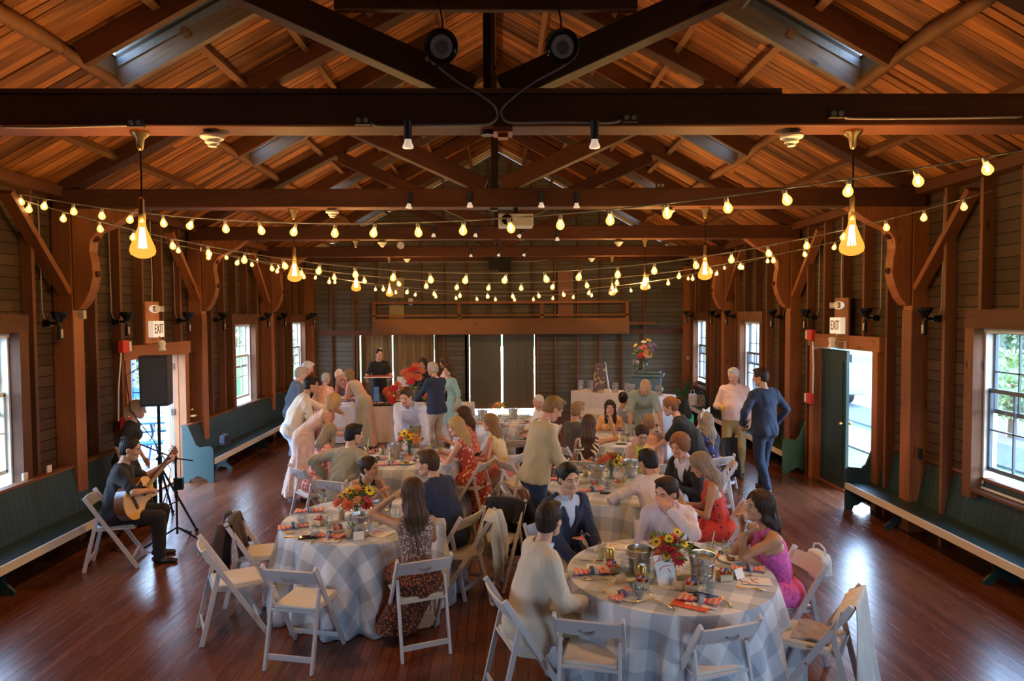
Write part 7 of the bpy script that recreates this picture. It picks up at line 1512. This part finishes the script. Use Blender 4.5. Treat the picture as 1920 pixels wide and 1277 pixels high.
a = person('person standing in a sage green short sleeved shirt leaning on the table', rootpos=(2.32, 11.40), yaw=178, h=1.82, lean=45, hd=(0, 44, 0), skin='tan', hair=('thin', 'grey'), fat=.015, top=dict(m=cloth('shirt_sage', (.28, .34, .30)), sleeve=.46, hem=.1, collar=1), bottom=dict(k='trousers', m=NAVY), lh=(-.26, .62, .80), rh=(.26, .62, .80), le=(-1, -.2, 0), re=(1, -.2, 0), res=.013)
a = person('person with a bald crown seated with back to the camera', head=(1215, 793), yaw=6, h=1.76, lean=6, hd=(0, 6, 0), seat=.45, skin='tan', hair=('thin', 'sandy'), top=dict(m=cloth('shirt_rose', (.60, .36, .32)), collar=1, hem=.1), bottom=dict(k='trousers', m=NAVY), res=.014); pchair(a, 'folding chair under the bald man')
a = person('person in a black tee with a reddish bun bending over the table', head=(1256, 762), yaw=72, h=1.70, fem=True, lean=34, fat=.03, hd=(0, 14, 0), skin='pink', hair=('bun', 'red'), top=dict(m=BLK, sleeve=.42, hem=.1), bottom=dict(k='trousers', m=BLK), lh=(-.10, .60, .86), rh=(.12, .56, .84), res=.013)
a = person('person in an emerald green top with long dark hair, turned away', head=(1277, 757), yaw=40, h=1.66, fem=True, lean=12, hd=(0, 8, 0), seat=.45, skin='tan', hair=('long', 'black', .36), top=dict(m=cloth('top_emerald', (.02, .34, .13)), sleeve=.3, hem=.1), bottom=dict(k='trousers', m=BLK), res=.014); pchair(a, 'folding chair under the emerald top')
EM = cloth('jacket_embroidered', (.025, .016, .035), (.62, .50, .28), 'floral', 17, thr=.36, c3=(.03, .05, .26))
a = person('person in a dark jacket embroidered with gold and blue, white bow in the hair', head=(1321, 790), yaw=24, h=1.66, fem=True, lean=6, hd=(14, 8, 0), seat=.45, skin='fair', hair=('long', 'mixed', .20), top=dict(m=EM, sleeve=.9, hem=.12, name='jacket'), bottom=dict(k='trousers', m=BLK), res=.013); pchair(a, 'folding chair under the embroidered jacket')
hb = a['root']+a['R']@(a['head']+a['Rh']@V(0, -.02, .03)); m = MB(); m.tube([(.105*sin(t_), 0, .115*cos(t_)) for t_ in [-1.4+.2*i for i in range(15)]], .013, 8)
for s_ in (-1, 1): m.sheet([[Vector((s_*(.01+.028*i), -.01, .125+.012*i*(j-1))) for j in range(3)] for i in range(4)], .012)
o = m.build('hair_bow', W_, None, smooth=True); o.location = hb; o.rotation_euler = (0, 0, radians(40)); tag(o, 'big white hair bow on the woman in the embroidered jacket', 'hair bow')
# the two men standing at the right
a = person('person standing in a light pink shirt and khaki trousers holding a drink', feet=(1376, 892), yaw=158, h=1.80, lean=-3, hd=(-16, 18, 0), skin='pink', hair=('short', 'white'), fat=.022, top=dict(m=cloth('shirt_soft_pink', (.80, .60, .60)), collar=1, hem=.02, amp=.010, sleeve=.85), bottom=dict(k='trousers', m=KHA), rh=(.20, .24, 1.16), lf=(-.11, .02, .085), rf=(.12, -.02, .085), palm=((.8, .1, -.6), (-1, 0, .1)), curl=.8, res=.012)
q = a['root']+a['R']@V(.17, .33, 1.17); m = MB(); m.lathe([(.001, 0), (.026, 0), (.032, .09), (.030, .09), (.025, .004)], n=16, cap=False); o = m.build('drink_glass', M_oj, None, smooth=True); o.location = q-V(0, 0, .04); tag(o, 'small amber drink in the hand of the pink shirted man', 'glass')
a = person('person walking away in a bright navy suit, back to the camera', feet=(1432, 922), yaw=16, h=1.86, lean=3, hd=(42, 10, 0), skin='tan', hair=('short', 'dark'), top=dict(m=NAVY2, under=W_, open=.05, hem=.12, name='suit_jacket'), bottom=dict(k='trousers', m=NAVY2), lf=(-.06, -.16, .10), rf=(.09, .16, .085), lh=(-.30, .12, 1.02), rh=(.30, .10, 1.02), le=(-1, -.8, 0), re=(1, -.8, 0), res=.012)
# guitarist
a = person('person in black playing a guitar on a folding chair by the left wall', head=(245, 842), yaw=-72, h=1.78, lean=12, hd=(-6, 12, 0), seat=.45, skin='tan', hair=('crop', 'black'), top=dict(m=BLK, sleeve=.40, hem=.08), bottom=dict(k='trousers', m=BLK), rh=(.09, .34, .80), re=(1.2, -.5, .2), lh=(-.40, .44, .98), le=(-.8, .2, -1), lf=(-.14, .38, .085), rf=(.14, .44, .085), palm=((0, -1, .3), (-.3, -.6, -.6)), curl=(1.1, .6), shoes=M_shoeb, res=.011); pchair(a, 'folding chair under the guitarist')
G = a
# ================================================================== GUITAR, STANDS, SPEAKER
Rg = Matrix([[*map(float, r)] for r in G['R']]).to_4x4(); Gm = Matrix.Translation(Vector(G['root'])) @ Rg
p0 = Gm @ Vector((.13, .26, .76)); p1 = Gm @ Vector((-.46, .46, 1.02)); ax = (p1-p0).normalized()
fr = (Rg @ Vector((.15, 1, .25))); fr = (fr-ax*fr.dot(ax)).normalized(); sd2 = fr.cross(ax)
g = empty('acoustic_guitar'); tag(g, 'honey coloured acoustic guitar held by the guitarist in black', 'guitar')
g.matrix_world = Matrix(((ax.x, sd2.x, fr.x, p0.x), (ax.y, sd2.y, fr.y, p0.y), (ax.z, sd2.z, fr.z, p0.z), (0, 0, 0, 1))) @ Matrix.Scale(1.12, 4)
out = []
for i in range(64):
    a = 2*pi*i/64; x = -.02+.25*cos(a); u = (x+.27)/.5; w_ = (.195*(1-.30*math.exp(-((u-.60)/.17)**2))-.035*u); out.append((x, w_*sin(a)*(1.0 if abs(sin(a)) > 0 else 1)))
def gbody(m, z0, z1, s=1):
    n = len(out); vs = [(x*s, y*s, z0) for x, y in out]+[(x*s, y*s, z1) for x, y in out]; m.add(vs, [tuple(range(n-1, -1, -1)), tuple(range(n, 2*n))]+[(i, (i+1) % n, (i+1) % n+n, i+n) for i in range(n)])
m = MB(); gbody(m, -.10, -.002); m.build('side_and_back', plain('guitar_side', (.16, .06, .02), .25, coat=.5), g); m = MB(); gbody(m, -.002, .003, .995); top_ = m.build('soundboard', plain('spruce', (.78, .46, .12), .25, coat=.5, var=.12, bs=40), g)
m = MB(); m.cyl((.07, 0, .003), (.07, 0, .0045), .05, n=28); m.build('sound_hole', M_black, top_); m = MB(); m.box((-.11, 0, .008), (.03, .14, .012)); m.build('bridge', plain('rosewood', (.06, .025, .015), .5), top_)
m = MB(); m.prism([(.02, -.03), (.09, -.06), (.09, -.115), (0, -.10)], .003, T((0, 0, .005), rx=pi/2)); m.build('pickguard', M_black, top_)
m = MB(); m.box((.42, 0, -.004), (.42, .05, .022)); m.box((.40, 0, .010), (.52, .048, .006)); nk = m.build('neck', plain('rosewood', (.06, .025, .015), .5), g, bev=.004); m = MB(); m.prism([(.62, -.025), (.65, -.036), (.79, -.04), (.79, .04), (.65, .036), (.62, .025)], .016, T((0, 0, 0), rx=pi/2)); hs_ = m.build('headstock', plain('guitar_side', (.16, .06, .02), .25, coat=.5), g)
for i in range(6): m = MB(); y = (.05 if i % 2 else -.05); x = .67+.04*(i//2); m.cyl((x, y*.6, 0), (x, y*1.15, 0), .005, n=8); m.ball((x, y*1.3, 0), .009, 8, 6); m.build('tuning_peg', plain('steel', (.5, .5, .5), .35, 1), hs_, smooth=True)
m = MB(); [m.cyl((-.11, -.02+.008*i, .014), (.64, -.017+.0068*i, .014), .0007, n=4) for i in range(6)]; m.build('string', plain('steel', (.5, .5, .5), .35, 1), g)
# microphone stand
b = at(333, 1020, z=0); ms = empty('microphone_stand', tuple(b)); tag(ms, 'black tripod microphone stand in front of the guitarist', 'microphone stand')
m = MB(); m.cyl((0, 0, .12), (0, 0, 1.02), .012); m.cyl((0, 0, .55), (0, 0, .62), .02); m.build('pole', M_black, ms)
for i, (x, y) in enumerate(((.42, -.10), (-.30, -.22), (-.02, .38))): m = MB(); m.tube([(0, 0, .20), (x, y, .015)], .010, 8); m.ball((x, y, .016), .016, 8, 6); m.build('leg', M_black, ms)
m = MB(); m.tube([(.18, .05, .98), (0, 0, 1.02), (-.42, -.06, 1.22)], .008, 8); m.ball((0, 0, 1.02), .025, 10, 8); m.build('boom', M_black, ms); m = MB(); m.cyl((-.42, -.06, 1.22), (-.54, -.08, 1.27), .015, .02); m.ball((-.56, -.083, 1.28), .028, 12, 8); m.build('microphone', plain('mic_grey', (.06, .06, .06), .4, .5), ms, smooth=True)
m = MB(); m.box((.03, 0, .72), (.10, .05, .14)); m.build('drink_holder', M_black, ms)
# loudspeaker on its stand
Y = 8.75; c = at(293, 716, y=Y); ss = empty('speaker_stand', (c.x+.02, Y, 0)); tag(ss, 'black tripod stand carrying the loudspeaker by the left door', 'stand')
m = MB(); m.cyl((0, 0, .12), (0, 0, 1.56), .019); m.cyl((0, 0, .55), (0, 0, .9), .026); m.build('pole', M_black, ss)
for i, (x, y) in enumerate(((.56, -.25), (-.30, -.42), (-.12, .55))): m = MB(); m.tube([(0, 0, .78), (x, y, .02)], .014, 8); m.ball((x, y, .022), .024, 8, 6); m.build('leg', M_black, ss); m = MB(); m.tube([(0, 0, .22), (x*.55, y*.55, .37)], .008, 6); m.build('brace', M_black, ss)
m = MB(); m.cyl((0, -.05, .88), (0, .05, .88), .012); m.ball((0, -.06, .88), .02, 8, 6); m.cyl((0, -.04, .6), (0, .04, .6), .012); m.build('knob', M_black, ss)
sp2 = empty('loudspeaker', (c.x, Y, 1.555), radians(12)); tag(sp2, 'tall black loudspeaker on a tripod stand in front of the left doorway', 'speaker')
m = MB(); m.prism([(-.165, 0), (.165, 0), (.17, .64), (-.17, .64)], .26); m.build('cabinet', plain('speaker_black', (.018, .016, .015), .55, bump=.3, bs=120), sp2, bev=.015); m = MB(); m.box((0, -.133, .32), (.29, .008, .58)); m.build('grille', plain('speaker_grille', (.17, .13, .11), .6, bump=.6, bs=300) if False else plain('grille_dark', (.03, .026, .022), .6, bump=.5, bs=220), sp2, bev=.004)
m = MB(); [m.tube([(c.x-.15, Y-.1, 2.05), (c.x-.32, Y-.12, 1.95), (c.x-.28, Y-.1, 1.5), (c.x-.05, Y, 1.1), (c.x+.3, Y-.3, .8), (c.x+.32, Y-.5, .3), (c.x+.1, Y-.6, .012), (c.x-.1, Y-.9, .012), (c.x+.2, Y-1.1, .012)], .006, 6)]; tag(m.build('speaker_cable', M_black), 'black cable looping from the loudspeaker down to the floor', 'cable')
bx = empty('effects_case', tuple(at(262, 985, z=0)), radians(20)); tag(bx, 'small black effects case on the floor under the guitarist chair', 'case'); m = MB(); m.box((0, 0, .06), (.22, .16, .12)); m.build('case_body', M_black, bx, bev=.01)
# woman stepping through the left doorway
a = person('blond person in a black tee stepping past the left doorway', head=(258, 768), yaw=-78, h=1.62, fem=True, lean=14, hd=(0, 8, 0), skin='pink', hair=('pony', 'blond'), top=dict(m=BLK, sleeve=.42, hem=.06), bottom=dict(k='trousers', m=BLK), lh=(-.2, .16, .82), rh=(.2, .02, .82), lf=(-.08, .28, .085), rf=(.08, -.25, .10), shoes=M_shoeb, res=.012)
a['obj']['label'] = 'person with a blond ponytail and black tee stepping past the left doorway'
# chair bags
cx_ = PA['root']+PA['R']@V(0, -.30, 0)
def bag(name, loc, rz, mat, label, w_=.2, h=.15, d=.07, strap=.14):
    t = empty(name, tuple(loc), rz); tag(t, label, 'bag'); m = MB(); P = [[Vector((w_/2*cos(pi*(1-i/8)) if False else (-w_/2+w_*i/8), sy*d/2*sin(pi*min(max(i/8, .06), .94)), h*(j/4)-.0)) for j in range(5)] for i in range(9) for sy in (1,)]
    pr_ = [(-w_*.35, 0), (w_*.35, 0), (w_*.5, h*.3), (w_*.46, h*.8), (w_*.36, h), (-w_*.36, h), (-w_*.46, h*.8), (-w_*.5, h*.3)]; m.prism(pr_, d); m.build('bag_body', mat, t, bev=.02)
    m = MB(); m.tube([(-w_*.36, 0, h*.95), (-w_*.28, 0, h+strap*.7), (0, 0, h+strap), (w_*.28, 0, h+strap*.7), (w_*.36, 0, h*.95)], .008, 6); m.build('strap', mat, t, smooth=True); return t
bag('handbag', (cx_[0]+.02, cx_[1], .60), radians(97), cloth('bag_white', (.72, .74, .74)), 'soft white handbag hanging behind the woman in magenta', .24, .22, .09, .06)
p = at(1333, 960, z=.55); bag('handbag', (p.x, p.y, .48), radians(70), cloth('basket_weave', (.68, .58, .48), (.42, .33, .26), 'lace', 60), 'woven basket handbag hanging by the woman in red print', .20, .16, .12, .14)
p = at(790, 1170, z=.12); bag('handbag', (p.x, p.y, .08), radians(15), plain('tan_leather', (.36, .22, .16), .5), 'flat tan purse hanging low behind the very long haired woman', .22, .15, .04, .5)
p = at(402, 845, z=.56); bag('backpack', (-4.50, 11.08, .60), radians(80), cloth('pack_purple', (.016, .013, .03)), 'dark purple bag with straps on the arm of the far left bench', .19, .17, .10, .04)
p = at(795, 800, z=.9); bag('paper_bag', (p.x, 9.95, .755), radians(10), plain('brown_bag', (.28, .20, .09), .6), 'tall dark kraft gift bag held by the blue shirted man', .26, .30, .10, .12)
# cutlery, coat and cardigan details on the wall side
m = MB(); m.box((0, 0, 0), (.12, .01, .19)); o = m.build('wall_notice', M_paper); o.location = at(770, 566, y=18.6); tag(o, 'tiny pale notice high on the far wall', 'notice')
# ------------------------------------------------------------------ unused template pieces out of the scene
